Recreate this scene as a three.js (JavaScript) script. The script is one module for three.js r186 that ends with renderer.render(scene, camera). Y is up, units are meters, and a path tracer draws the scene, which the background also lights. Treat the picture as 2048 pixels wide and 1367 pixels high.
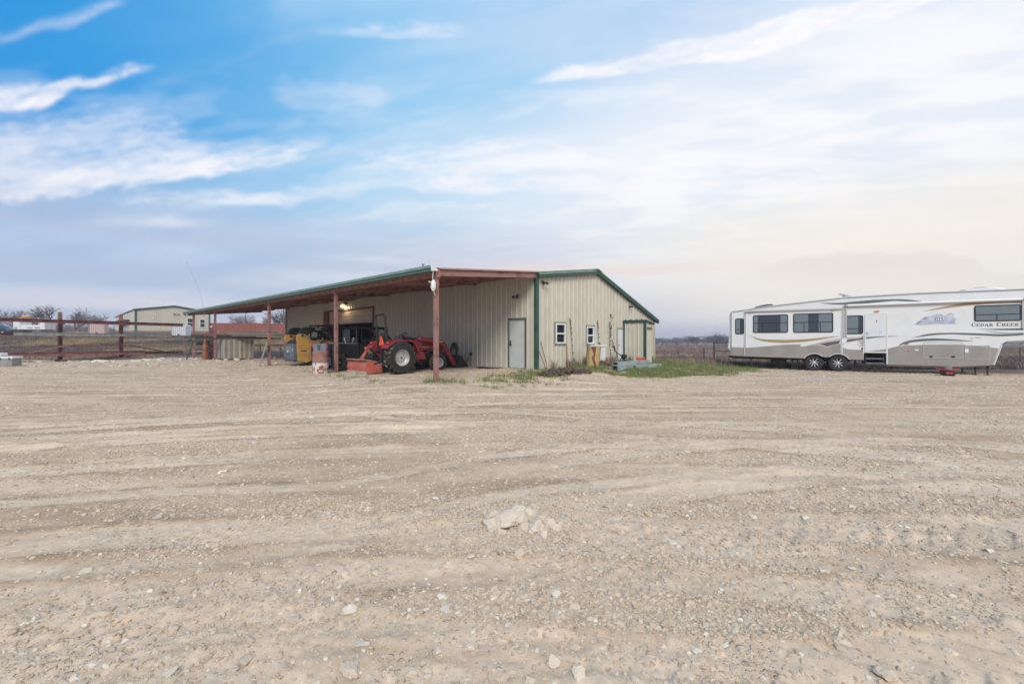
import * as THREE from 'three';
import { mergeGeometries, mergeVertices } from 'three/addons/utils/BufferGeometryUtils.js';
import { RoundedBoxGeometry } from 'three/addons/geometries/RoundedBoxGeometry.js';
import { FontLoader } from 'three/addons/loaders/FontLoader.js';
import { TextGeometry } from 'three/addons/geometries/TextGeometry.js';

// ---------------------------------------------------------------- camera, sky, sun, exposure
const scene = new THREE.Scene();
const EYE = 1.45;
const camera = new THREE.PerspectiveCamera(73.82, 1024 / 683, 0.1, 9000);
camera.position.set(0, EYE, 0);
camera.lookAt(0, EYE, -10);
const renderer = new THREE.WebGLRenderer({ antialias: true });
renderer.setSize(1024, 683);
renderer.toneMapping = THREE.LinearToneMapping;
renderer.toneMappingExposure = 1.26;
renderer.shadowMap.enabled = true;
scene.fog = new THREE.FogExp2(0xc9cdd8, 0.0009);

const sun = new THREE.DirectionalLight(new THREE.Color().setRGB(1.0, 0.94, 0.85), 2.3);
sun.position.set(-2, 62, 80);
sun.castShadow = true;
sun.shadow.radius = 46;
sun.shadow.mapSize.set(4096, 4096);
Object.assign(sun.shadow.camera, { left: -70, right: 70, top: 70, bottom: -70, near: 1, far: 260 });
scene.add(sun, sun.target);
sun.target.position.set(0, 0, -25); sun.position.z -= 25;

// ---------------------------------------------------------------- noise
function rngOf(seed) { let a = seed >>> 0; return () => { a = (a + 0x6D2B79F5) >>> 0; let t = Math.imul(a ^ (a >>> 15), 1 | a); t = (t + Math.imul(t ^ (t >>> 7), 61 | t)) ^ t; return ((t ^ (t >>> 14)) >>> 0) / 4294967296; }; }
function hash2(ix, iy, s = 0) { let h = Math.imul(ix | 0, 374761393) ^ Math.imul(iy | 0, 668265263) ^ Math.imul((s | 0) + 17, 2147483647 ^ 0x5bd1e995); h = Math.imul(h ^ (h >>> 13), 1274126177); h ^= h >>> 16; return (h >>> 0) / 4294967296; }
function vnoise(x, y, s = 0, per = 0) {
  const x0 = Math.floor(x), y0 = Math.floor(y), fx = x - x0, fy = y - y0;
  const u = fx * fx * fx * (fx * (fx * 6 - 15) + 10), v = fy * fy * fy * (fy * (fy * 6 - 15) + 10);
  const w = per ? (k) => ((k % per) + per) % per : (k) => k;
  const a = hash2(w(x0), w(y0), s), b = hash2(w(x0 + 1), w(y0), s), c = hash2(w(x0), w(y0 + 1), s), d = hash2(w(x0 + 1), w(y0 + 1), s);
  return a + (b - a) * u + (c - a) * v + (a - b - c + d) * u * v;
}
function fbm(x, y, oct = 4, s = 0, per = 0, gain = 0.5) { let a = 0, n = 0, g = 1; for (let i = 0; i < oct; i++) { a += g * vnoise(x, y, s + i * 13, per); n += g; x *= 2; y *= 2; per *= 2; g *= gain; } return a / n; }
const clamp = (x, a = 0, b = 1) => Math.min(b, Math.max(a, x));
const ss = (a, b, x) => { const t = clamp((x - a) / (b - a)); return t * t * (3 - 2 * t); };
const mix = (a, b, t) => a + (b - a) * t;
const mix3 = (a, b, t) => [mix(a[0], b[0], t), mix(a[1], b[1], t), mix(a[2], b[2], t)];
const toLin = (c) => (c <= 0.04045 ? c / 12.92 : Math.pow((c + 0.055) / 1.055, 2.4));
const toSrgb = (c) => (c <= 0.0031308 ? c * 12.92 : 1.055 * Math.pow(c, 1 / 2.4) - 0.055);
const S = (r, g, b) => [toLin(r / 255), toLin(g / 255), toLin(b / 255)];

// ---------------------------------------------------------------- sky
function makeSky() {
  const W = 2048, H = 1024, data = new Float32Array(W * H * 4);
  const deep = S(34, 146, 218), mid = S(112, 192, 235), low = S(168, 192, 222), violet = S(180, 191, 216), pale = S(222, 219, 228);
  const veilHi = S(188, 209, 238), veilMid = S(242, 243, 246), veilLow = S(238, 237, 236), horizR = S(186, 187, 206);
  const white = S(248, 246, 250);
  // soft streak of cloud between two directions (tan of azimuth, tan of height), widths at both ends
  const interp = (pts, u) => { if (u <= pts[0][0]) return pts[0][1]; for (let i = 0; i < pts.length - 1; i++) if (u <= pts[i + 1][0]) return mix(pts[i][1], pts[i + 1][1], ss(0, 1, (u - pts[i][0]) / (pts[i + 1][0] - pts[i][0]))); return pts[pts.length - 1][1]; };
  // ragged bank of cloud between an upper and a lower outline given in hundredths of a radian-like unit (u right, v down)
  const bank = (u, v, up, lo, sUp, sLo, rag, seed, ang = -0.2) => {
    const a = u + v * 0.3, b = v - u * ang;
    const wq = fbm(a / 90, b / 60, 3, seed + 3) * 26; const n = fbm((a + wq) / 130, (b + wq) / 26, 6, seed, 0, 0.6) - 0.5, n2 = fbm((a - wq) / 30, (b + wq * 0.6) / 8, 4, seed + 7, 0, 0.62) - 0.5;
    const e = n * rag + n2 * rag * 0.45, U = interp(up, u), L = interp(lo, u);
    return ss(-sUp, sUp, v - U + e) * ss(-sLo, sLo, L - v + e * 0.7) * ss(0, 26, L - U) * ss(up[0][0] - 5, up[0][0] + 50, u) * (1 - ss(up[up.length - 1][0] - 50, up[up.length - 1][0] + 5, u)) * clamp(0.70 + 1.2 * n + 0.75 * n2);
  };
  const px = (u) => (u - 1024) / 910, py = (v) => (683.5 - v) / 910;
  for (let j = 0; j < H; j++) {
    const el = (0.5 - (j + 0.5) / H) * Math.PI * -1;      // row 0 is the bottom
    for (let i = 0; i < W; i++) {
      const ph = ((i + 0.5) / W - 0.5) * 2 * Math.PI;
      const x = Math.cos(ph) * Math.cos(el), y = Math.sin(el), z = Math.sin(ph) * Math.cos(el);
      const front = z < -0.12;
      const X = front ? x / -z : 9, Y = front ? y / -z : 9;
      const ey = Math.max(y, 0);
      // projected cloud-sheet coordinates (wind along a shallow diagonal)
      const k = 1 / (ey + 0.16), cx = x * k, cz = z * k;
      const n1 = fbm(cx * 0.9 + cz * 0.5, (cz - cx * 0.28) * 2.6, 5, 3);
      const n2 = fbm(cx * 2.1 + 7, (cz - cx * 0.2) * 5.2, 5, 21);
      const n3 = fbm(x * 3 + 11, y * 26 + 3, 4, 57);           // flat layers near the horizon
      // clear air: deep blue away from the bright side, paling downward
      const q = x - 0.75 * Math.min(ey, 0.5) + 0.85 * ss(0.5, 0.95, ey);  // last term adds unseen veil overhead, above the view, for less blue skylight
      let c = mix3(mid, deep, ss(-0.4, -1.08, q + (n1 - 0.5) * 0.12));
      c = mix3(c, low, ss(0.34, 0.1, ey));
      // thin white veil growing to the right
      let w = ss(-0.98, 0.08, q + (n1 - 0.5) * 0.42 + (n2 - 0.5) * 0.16);
      const vcol = mix3(mix3(veilLow, veilMid, ss(0.12, 0.36, ey)), veilHi, ss(0.36, 0.58, ey - 0.10 * x));
      c = mix3(c, vcol, w * 0.94);
      // gentle blue gaps and brighter wisps in the veil
      c = mix3(c, S(196, 216, 240), ss(0.5, 0.72, n2) * 0.32 * (1 - ss(0.0, 0.1, 0.16 - ey)) * (0.35 + 0.65 * ss(0.9, 0.2, w)));
      c = mix3(c, white, ss(0.52, 0.75, n1) * ss(0.1, 0.3, ey) * 0.42 * ss(-0.62, -0.2, q));
      const n4 = fbm(cx * 3.2 + n1 * 1.5 + 30, (cz - cx * 0.24) * 9 + 4, 5, 121, 0, 0.58);
      c = mix3(c, S(250, 249, 250), ss(0.5, 0.68, n4) * 0.5 * w * ss(0.08, 0.25, ey) * (0.25 + 0.75 * ss(0.56, 0.38, ey)));
      c = mix3(c, S(204, 220, 242), ss(0.5, 0.34, n4) * 0.32 * ss(0.12, 0.3, ey) * w);
      // grey-violet layers low in the sky
      const lay = ss(0.30, 0.13, ey) * (0.3 + 0.7 * ss(0.36, 0.66, n3));
      c = mix3(c, violet, lay * (0.8 - 0.62 * ss(-0.25, 0.4, x)));
      const lay2 = ss(0.085, 0.05, ey) * ss(0.5, 0.62, n3 + 0.1 * (n1 - 0.5));
      c = mix3(c, pale, ss(0.10, 0.05, ey + (n3 - 0.5) * 0.05) * 0.75 * ss(0.3, -0.4, x));
      c = mix3(c, S(158, 176, 206), lay2 * 0.5 * ss(0.1, -0.4, x));
      c = mix3(c, horizR, ss(0.135, 0.03, ey + (n3 - 0.5) * 0.05) * ss(-0.2, 0.15, x) * (0.82 - 0.66 * ss(0.22, 0.55, x)));
      c = mix3(c, S(247, 238, 224), ss(0.30, 0.17, ey) * ss(0.02, 0.05, ey) * ss(0.15, 0.55, x) * 0.75);
      c = mix3(c, S(236, 214, 206), Math.exp(-(((ey - 0.155 - 0.02 * (n3 - 0.5)) / 0.014) ** 2)) * ss(-0.25, 0.05, x) * ss(0.55, 0.25, x) * 0.55);
      c = mix3(c, S(206, 194, 204), ss(0.04, 0.012, ey) * ss(0.0, 0.3, x) * 0.6);
      if (front && Y > -0.05) {
        const fade = ss(-0.12, -0.35, z), u = 1024 + 910 * X, v = 683.5 - 910 * Y;
        let m = 0; const add = (k, a) => { m = m + (1 - m) * clamp(a * k); };
        // ragged streak far left, the broad bank under it, the long bright streak on the right, small wisps
        add(0.95, bank(u, v, [[-500, 250], [-100, 190], [60, 172], [180, 150], [270, 124], [330, 132]], [[-500, 300], [-60, 232], [80, 212], [160, 178], [330, 136]], 9, 7, 30, 300, -0.28));
        add(0.62, bank(u, v, [[-500, 290], [0, 232], [220, 222], [330, 244], [400, 284], [440, 306]], [[-500, 460], [0, 400], [250, 374], [420, 330], [470, 310]], 34, 12, 70, 310, -0.12));
        add(0.9, bank(u, v, [[-500, 420], [0, 372], [200, 330], [400, 300], [560, 296], [700, 280]], [[-500, 470], [0, 402], [250, 374], [400, 348], [520, 336], [700, 286]], 26, 7, 34, 320, -0.16));
        add(0.98, bank(u, v, [[1030, 166], [1160, 132], [1400, 74], [1640, 16], [1900, -60], [2300, -170]], [[1030, 168], [1180, 156], [1440, 122], [1700, 62], [1900, -4], [2300, -120]], 7, 6, 20, 330, -0.22));
        add(0.5, bank(u, v, [[-300, 160], [0, 66], [110, 38], [260, -14]], [[-300, 190], [0, 84], [110, 56], [260, 8]], 10, 10, 16, 340, -0.35));
        add(0.26, bank(u, v, [[530, 168], [600, 172], [740, 160], [800, 200]], [[530, 200], [600, 226], [740, 214], [800, 206]], 16, 10, 50, 350, 0.1));
        add(0.55, bank(u, v, [[600, 58], [760, 50], [880, 52], [960, 64]], [[600, 66], [760, 80], [880, 78], [960, 68]], 10, 8, 30, 360, 0.02));
        add(0.7, bank(u, v, [[100, 396], [330, 384], [560, 384], [760, 366]], [[100, 402], [330, 410], [560, 408], [760, 372]], 12, 8, 26, 370, -0.06));
        add(0.75, bank(u, v, [[720, 372], [860, 356], [1100, 350], [1380, 378]], [[720, 378], [860, 380], [1100, 384], [1380, 388]], 12, 8, 24, 380, 0.02));
        add(0.75, bank(u, v, [[640, 330], [860, 300], [1040, 286], [1240, 310], [1400, 340]], [[640, 334], [860, 342], [1040, 350], [1240, 348], [1400, 346]], 22, 14, 50, 390, 0.02));
        add(0.5, bank(u, v, [[150, 436], [300, 430], [460, 440]], [[150, 446], [300, 452], [460, 448]], 8, 8, 18, 400, 0));
        c = mix3(c, white, m * fade);
        // low cumulus bank on the right: ragged top, grey body, warm foot
        const lump = fbm(X * 9, 2.5, 5, 91, 0, 0.6) - 0.5;
        const top = py(interp([[1400, 548], [1520, 522], [1600, 511], [1700, 504], [1880, 500], [1940, 514], [2000, 540], [2100, 548]], u)) + lump * 0.014 + (fbm(X * 26, 1.1, 4, 94, 0, 0.6) - 0.5) * 0.014 + (fbm(X * 60, Y * 90, 3, 92) - 0.5) * 0.006;
        const edge = ss(px(1420), px(1600), X) * (1 - ss(1.25, 1.6, X)), soft = 0.006 + 0.02 * (1 - edge);
        const body = ss(top + soft, top - soft, Y) * ss(py(600), py(535), Y) * edge;
        const rim = Math.exp(-(((Y - top - 0.001) / 0.0035) ** 2)) * edge;
        c = mix3(c, mix3(S(240, 226, 208), S(222, 213, 211), ss(py(590), py(530), Y)), body * (0.45 + 0.75 * fbm(X * 3, Y * 40, 3, 96)) * 0.42 * fade);
        c = mix3(c, S(248, 245, 241), rim * 0.4 * (0.3 + fbm(X * 16, 4, 2, 97)) * fade);
      }
      if (el < 0) { const g = S(150, 140, 128); c = mix3(c, g, ss(0, -0.06, y)); }
      const o = (j * W + i) * 4;
      const ex = 0.86; data[o] = c[0] * ex; data[o + 1] = c[1] * ex; data[o + 2] = c[2] * ex; data[o + 3] = 1;
    }
  }
  const t = new THREE.DataTexture(data, W, H, THREE.RGBAFormat, THREE.FloatType);
  t.mapping = THREE.EquirectangularReflectionMapping;
  t.magFilter = THREE.LinearFilter; t.minFilter = THREE.LinearFilter; t.wrapS = THREE.RepeatWrapping;
  t.needsUpdate = true;
  return t;
}
const sky = makeSky();
scene.background = sky;
scene.environment = sky;

// ---------------------------------------------------------------- textures and materials
function texture(n, fn, { srgb = true, rep = [1, 1], m = n } = {}) {
  const d = new Uint8Array(n * m * 4);
  for (let j = 0; j < m; j++) for (let i = 0; i < n; i++) {
    const c = fn(i / n, j / m, i, j), o = (j * n + i) * 4;
    for (let k = 0; k < 3; k++) d[o + k] = clamp(Math.round((srgb ? toSrgb(clamp(c[k])) : c[k]) * 255), 0, 255);
    d[o + 3] = 255;
  }
  return wrapTex(new THREE.DataTexture(d, n, m, THREE.RGBAFormat), srgb, rep);
}
function wrapTex(t, srgb, rep = [1, 1]) {
  t.wrapS = t.wrapT = THREE.RepeatWrapping; t.magFilter = THREE.LinearFilter; t.minFilter = THREE.LinearMipmapLinearFilter; t.generateMipmaps = true;
  if (srgb) t.colorSpace = THREE.SRGBColorSpace;
  t.repeat.set(rep[0], rep[1]); t.needsUpdate = true; return t;
}
const C = (r, g, b) => new THREE.Color().setRGB(r, g, b);
function mat(c, rough = 0.6, o = {}) { return new THREE.MeshStandardMaterial({ color: C(...c), roughness: rough, metalness: 0, side: THREE.DoubleSide, ...o }); }
// neutral wear: multiplies a colour between lo and 1 with blotches and fine grain (uv in metres)
const wearCache = {};
function wear(lo = 0.75, f = 4, seed = 1, stretch = 1, grain = 0.1) {
  const key = [lo, f, seed, stretch, grain].join();
  return wearCache[key] ??= texture(256, (u, v) => {
    const a = fbm(u * f, v * f * stretch, 5, seed, f * (stretch > 1 ? 1 : 1)), g = hash2(u * 256, v * 256, seed);
    const k = mix(lo, 1, ss(0.25, 0.7, a)) * (1 - grain * g);
    return [k, k, k];
  }, {});
}
// two-colour patchy paint (paint over rust, dust on paint ...), amount = share of b
function patchy(a, b, amount, f = 5, seed = 1, stretchV = 1, n = 256) {
  return texture(n, (u, v) => {
    const h = fbm(u * f, v * f * stretchV, 5, seed, f);
    const m = ss(1 - amount - 0.06, 1 - amount + 0.06, h * 1.5 - 0.25), g = 0.86 + 0.2 * hash2(u * n, v * n, seed) * 1;
    const c = mix3(a, b, m); return [c[0] * g, c[1] * g, c[2] * g];
  });
}

// ---------------------------------------------------------------- geometry helpers
const V = (x, y, z) => new THREE.Vector3(x, y, z);
function clean(g) {
  let r = g.index ? g.toNonIndexed() : g;
  if (!r.attributes.normal) r.computeVertexNormals();
  const o = new THREE.BufferGeometry();
  o.setAttribute('position', r.attributes.position); o.setAttribute('normal', r.attributes.normal);
  o.setAttribute('uv', r.attributes.uv || new THREE.BufferAttribute(new Float32Array(r.attributes.position.count * 2), 2));
  return o;
}
// box-projected uv, one unit = one metre
function uvBox(g, k = 1) {
  const p = g.attributes.position, n = g.attributes.normal, u = new Float32Array(p.count * 2);
  for (let i = 0; i < p.count; i++) {
    const ax = Math.abs(n.getX(i)), ay = Math.abs(n.getY(i)), az = Math.abs(n.getZ(i));
    let a, b;
    if (ay >= ax && ay >= az) { a = p.getX(i); b = p.getZ(i); } else if (ax >= az) { a = p.getZ(i); b = p.getY(i); } else { a = p.getX(i); b = p.getY(i); }
    u[2 * i] = a * k; u[2 * i + 1] = b * k;
  }
  g.setAttribute('uv', new THREE.BufferAttribute(u, 2)); return g;
}
function place(g, x = 0, y = 0, z = 0, rx = 0, ry = 0, rz = 0) {
  g.applyMatrix4(new THREE.Matrix4().compose(V(x, y, z), new THREE.Quaternion().setFromEuler(new THREE.Euler(rx, ry, rz, 'YXZ')), V(1, 1, 1))); return g;
}
const box = (w, h, d, x = 0, y = 0, z = 0, r = 0) => place(clean(r ? new RoundedBoxGeometry(w, h, d, 2, Math.min(r, w / 2.01, h / 2.01, d / 2.01)) : new THREE.BoxGeometry(w, h, d)), x, y, z);
const span = (x0, x1, y0, y1, z0, z1, r = 0) => box(x1 - x0, y1 - y0, z1 - z0, (x0 + x1) / 2, (y0 + y1) / 2, (z0 + z1) / 2, r);
const cyl = (r0, r1, h, n = 16, x = 0, y = 0, z = 0, rx = 0, ry = 0, rz = 0, open = false) => place(clean(new THREE.CylinderGeometry(r0, r1, h, n, 1, open)), x, y, z, rx, ry, rz);
function bar(a, b, w, h = w, r = 0) {      // rectangular bar between two points, h is the upright size
  const A = V(...a), B = V(...b), d = B.clone().sub(A), L = d.length();
  const g = clean(r ? new RoundedBoxGeometry(w, h, L, 2, Math.min(r, w / 2.01, h / 2.01)) : new THREE.BoxGeometry(w, h, L));
  const m = new THREE.Matrix4(); const zz = d.normalize(); let up = Math.abs(zz.y) > 0.97 ? V(1, 0, 0) : V(0, 1, 0);
  const xx = up.clone().cross(zz).normalize(), yy = zz.clone().cross(xx);
  m.makeBasis(xx, yy, zz).setPosition(A.add(B).multiplyScalar(0.5)); g.applyMatrix4(m); return g;
}
function rod(a, b, r0, r1 = r0, n = 8) {
  const A = V(...a), B = V(...b), d = B.clone().sub(A), L = d.length();
  const g = clean(new THREE.CylinderGeometry(r1, r0, L, n)); g.applyQuaternion(new THREE.Quaternion().setFromUnitVectors(V(0, 1, 0), d.normalize()));
  g.translate((A.x + B.x) / 2, (A.y + B.y) / 2, (A.z + B.z) / 2); return g;
}
const tube = (pts, r, n = 8, seg = pts.length * 5, closed = false) => clean(new THREE.TubeGeometry(new THREE.CatmullRomCurve3(pts.map((p) => V(...p)), closed, 'catmullrom', 0.5), seg, r, n, closed));
function shapeOf(pts) { const s = new THREE.Shape(); pts.forEach((p, i) => (i ? s.lineTo(p[0], p[1]) : s.moveTo(p[0], p[1]))); s.closePath(); return s; }
// polygon in x,y extruded from z0 to z1
function prism(pts, z0, z1, bevel = 0, holes = []) {
  const s = shapeOf(pts); for (const h of holes) s.holes.push(shapeOf(h));
  const g = clean(new THREE.ExtrudeGeometry(s, bevel ? { depth: z1 - z0 - 2 * bevel, bevelEnabled: true, bevelThickness: bevel, bevelSize: bevel, bevelOffset: -bevel, bevelSegments: 2 } : { depth: z1 - z0, bevelEnabled: false }));
  g.translate(0, 0, z0 + bevel); return g;
}
const flat = (pts, z) => { const g = clean(new THREE.ShapeGeometry(shapeOf(pts))); g.translate(0, 0, z); return g; };
function spline(pts, n = 24, closed = false) { return new THREE.SplineCurve(pts.map((p) => new THREE.Vector2(p[0], p[1]))).getPoints(n).map((p) => [p.x, p.y]); }
function roundRect(x0, y0, x1, y1, r, n = 5) {
  const o = []; for (const [cx, cy, a] of [[x1 - r, y1 - r, 0], [x0 + r, y1 - r, 1], [x0 + r, y0 + r, 2], [x1 - r, y0 + r, 3]]) for (let i = 0; i <= n; i++) { const t = (a + i / n) * Math.PI / 2; o.push([cx + r * Math.cos(t), cy + r * Math.sin(t)]); } return o;
}
const lathe = (pts, n = 32) => clean(new THREE.LatheGeometry(pts.map((p) => new THREE.Vector2(p[0], p[1])), n));
function merged(gs, keepUv = false) { const a = (Array.isArray(gs) ? gs : [gs]).map(clean); const g = a.length > 1 ? mergeGeometries(a) : a[0]; return keepUv ? g : uvBox(g); }
const used = {};
function numbered(n) { const k = (used[n] = (used[n] ?? -1) + 1); return k ? `${n}_${String(k).padStart(3, '0')}` : n; }
function obj(name, gs, m, parent = scene, keepUv = false) {
  const o = new THREE.Mesh(gs.isBufferGeometry && gs.userData.ready ? gs : merged(gs, keepUv), m);
  o.name = parent === scene ? numbered(name) : name; o.castShadow = o.receiveShadow = true; parent.add(o); return o;
}
function tag(o, label, category, group) { Object.assign(o.userData, { label, category }); if (group) o.userData.group = group; return o; }
function thing(name, label, category, pos = [0, 0, 0], turn = 0, group) {
  const o = new THREE.Group(); o.name = numbered(name); scene.add(o); o.position.set(...pos); o.rotation.y = turn; return tag(o, label, category, group);
}
function copyOf(root, pos, turn, label) {
  const r = root.clone(); r.name = numbered(root.name.replace(/_\d\d\d$/, '')); scene.add(r); r.position.set(...pos); r.rotation.y = turn;
  r.userData = { ...root.userData }; if (label) r.userData.label = label; return r;
}
const kind = (o, k) => { o.userData.kind = k; return o; };
// frames of the two big things: the workshop and the trailer
const frame = (ox, oz, th) => ({ th, o: [ox, 0, oz], w: (x, y, z) => [ox + x * Math.cos(th) + z * Math.sin(th), y, oz - x * Math.sin(th) + z * Math.cos(th)], l: (X, Z) => { const a = X - ox, b = Z - oz; return [a * Math.cos(th) - b * Math.sin(th), a * Math.sin(th) + b * Math.cos(th)]; } });
const SHOP = frame(0.97, -18.37, 0.8202);
const RV = frame(15.7, -22.75, -0.557);
// ---------------------------------------------------------------- ground
const rectDist = (x, z, x0, x1, z0, z1) => Math.hypot(Math.max(x0 - x, 0, x - x1), Math.max(z0 - z, 0, z - z1));
const RP = [0.16, -4.02];                        // foot of the broken rock pile (x, z)
function zones(x, z) {
  const [bx, bz] = SHOP.l(x, z), d = -z;
  const dS = rectDist(bx, bz, 0, 10.5, -25.7, 0), dP = rectDist(bx, bz, -5.6, 10.5, -34, 0.4);
  const wob = (fbm(x * 0.22, z * 0.22, 4, 5) - 0.5) * 5;
  // edge of the yard: field begins beyond it
  const right = ss(-2, 8, x);
  const [rx, rz] = RV.l(x, z);
  const edgeL = d - (36.5 + wob * 0.7 + 0.05 * (x + 30)), edgeR = Math.max(-rz - 1.6 + wob * 0.35, bx - 11.6 + wob * 0.2 > 0 && bz < 3.5 ? bx - 11.6 + wob * 0.2 : -9);
  const field = x < 0 ? ss(-0.8, 1.2, edgeL) : ss(-0.5, 1.0, edgeR);
  return { bx, bz, dS, dP, d, field, rx, rz };
}
function groundY(x, z) {
  const q = zones(x, z), r = Math.hypot(x, z);
  let y = 0.17 * (1 - ss(0, 4, q.dP)) + 0.16 * (1 - ss(0, 4.2, q.dS));
  { const dh = q.d + 5 * (fbm(x * 0.03, z * 0.03, 2, 8) - 0.5); y += (2.0 * ss(37, 60, dh) + 1.0 * ss(57, 80, dh)) * (1 - ss(-34, -4, x)) * ss(0, 1, q.d); }
  y -= 0.35 * ss(28, 60, q.d) * ss(4, 14, x);
  y += (fbm(x * 0.3, z * 0.3, 3, 31) - 0.5) * 0.05 * ss(1, 6, r) * (q.dS < 0.2 ? 0 : 1);
  y += (fbm(x * 0.02, z * 0.02, 3, 33) - 0.5) * 0.9 * ss(60, 200, r);
  return y;
}
// wheel tracks: long shallow ruts sweeping across the yard
const RUTS = [];
{ const r = rngOf(12); for (let i = 0; i < 34; i++) { const z = -(2.0 + 19 * Math.pow(r(), 1.3)), near = 1 - ss(4, 14, -z); RUTS.push({ z, sl: (r() - 0.5) * (i % 3 ? 0.3 : 1.1), cv: near * (0.025 + 0.07 * r()) + (r() - 0.5) * 0.006, w: 0.11 + r() * 0.15, dep: 0.006 + r() * 0.012, ph: r() * 9, lug: 0.12 + 0.10 * r(), lugD: r() < 0.3 ? 0.006 : 0.002, x0: -22 + 26 * r(), len: 7 + 17 * r() }); }
  RUTS.push({ z: -2.55, sl: 0.12, cv: 0.05, w: 0.30, dep: 0.012, ph: 3, lug: 0.20, lugD: 0.013, x0: -4.8, len: 5.0 }, { z: -3.3, sl: -0.25, cv: 0.05, w: 0.27, dep: 0.014, ph: 5, lug: 0.19, lugD: 0.011, x0: 0.7, len: 6 }); }
function rutAt(x, z) {
  let h = 0, pack = 0, berm = 0;
  for (const t of RUTS) {
    if (x < t.x0 || x > t.x0 + t.len) continue;
    for (let s = 0; s < 2; s++) {
      const zc = t.z + t.sl * x + t.cv * x * x + s * 1.55 + (vnoise(x * 0.6, t.ph, 4) - 0.5) * 0.25, dd = Math.abs(z - zc);
      if (dd > 0.7) continue;
      const e = ss(0, 2, x - t.x0) * ss(0, 2, t.x0 + t.len - x);
      const a = ss(t.w + 0.06, t.w - 0.05, dd) * e;
      h -= t.dep * a; h += t.dep * 0.9 * Math.exp(-(((dd - t.w - 0.07) / 0.06) ** 2)) * e * (0.4 + 0.9 * vnoise(x * 3, z * 3, 6));
      const lw = Math.sin((x + Math.abs(z - zc) * 0.9) / t.lug * 6.283); h += t.lugD * a * ss(-0.2, 0.5, lw) * 1.5 * ss(0.3, 0.75, fbm(x * 1.7, z * 2.3, 3, 9));
      pack = Math.max(pack, a); berm = Math.max(berm, Math.exp(-(((dd - t.w - 0.07) / 0.07) ** 2)) * e);
    }
  }
  return [h, pack, berm];
}
const gravelly = (x, z) => ss(0.42, 0.66, fbm(x * 0.55 + 3, z * 0.8, 4, 44)) * 0.8 + 0.6 * ss(0.56, 0.7, fbm(x * 1.7, z * 2.3, 3, 45)) + 0.9 * Math.exp(-((x - 0.9) ** 2 / 2.6 + (z + 2.6) ** 2 / 0.9)) + 0.7 * Math.exp(-((x + 2.0) ** 2 / 1.4 + (z + 2.3) ** 2 / 0.3));
function microY(x, z) {
  const r = Math.hypot(x, z); if (r > 45 || z > 1) return 0;
  const [bx, bz] = SHOP.l(x, z); if (bx > -0.05 && bx < 10.55 && bz < 0.05 && bz > -25.8) return -0.05;
  const near = 1 - ss(10, 40, r);
  const [h] = rutAt(x, z), gv = gravelly(x, z);
  return h + near * ((fbm(x * 1.1, z * 1.1, 3, 61) - 0.5) * 0.028 + (fbm(x * 5, z * 5, 3, 62) - 0.5) * (0.010 + 0.018 * gv) + (fbm(x * 19, z * 19, 3, 63) - 0.5) * (0.007 + 0.014 * gv)) + 0.05 * Math.exp(-((x - RP[0]) ** 2 / 0.12 + (z - RP[1]) ** 2 / 0.04));
}
const surfY = (x, z) => groundY(x, z) + microY(x, z);
function grassMask(x, z) {      // green patches by the gable wall, under the trailer's tail, a few tufts along the porch
  const q = zones(x, z), n = fbm(x * 0.9, z * 0.9, 4, 70), n2 = fbm(x * 3, z * 3, 3, 71);
  let m = 0;
  const gz = q.bz, gx = q.bx;
  const band = ss(-0.5, 0.3, gz) * (1 - ss(2.2, 4.6, gz + (n - 0.5) * 3.5 - 0.10 * gx)) * ss(1.2, 4.2, gx + (n - 0.5) * 2.5) * (1 - ss(8.5, 12.0, gx + (n - 0.5) * 3));
  m = Math.max(m, band * (1 - q.field * 0.7));
  const rearRV = (1 - ss(-4.2, -2.6, q.rx)) * ss(-8.5, -6.5, q.rx) * Math.exp(-(((q.rz + 0.9) / 1.6) ** 2));
  m = Math.max(m, rearRV * 0.5);
  for (const [u, w, r] of [[-5.1, 0.2, 0.55], [-3.6, 1.3, 0.9], [-2.2, 1.5, 0.9], [-1.0, 0.9, 0.8], [-6.2, -3.3, 0.5], [-6.0, -4.6, 0.45], [-5.6, -8.3, 0.6], [-5.2, -14.6, 0.5], [-6.4, -1.8, 0.4]]) m = Math.max(m, 0.2 * Math.exp(-(((gx - u) ** 2 + (gz - w) ** 2) / (r * r))));
  m *= ss(0.36, 0.60, n * 0.55 + n2 * 0.5);
  return m;
}
const fieldTone = (x, z) => { const a = fbm(x * 0.05, z * 0.16, 4, 81), b = fbm(x * 0.4, z * 0.7, 4, 82); let c = mix3([0.165, 0.12, 0.10], [0.28, 0.21, 0.15], ss(0.38, 0.68, a * 0.6 + b * 0.4)); c = mix3(c, [0.115, 0.086, 0.082], ss(0.5, 0.72, fbm(x * 0.11 + 9, z * 0.3, 3, 83)) * 0.8); return c; };

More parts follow.
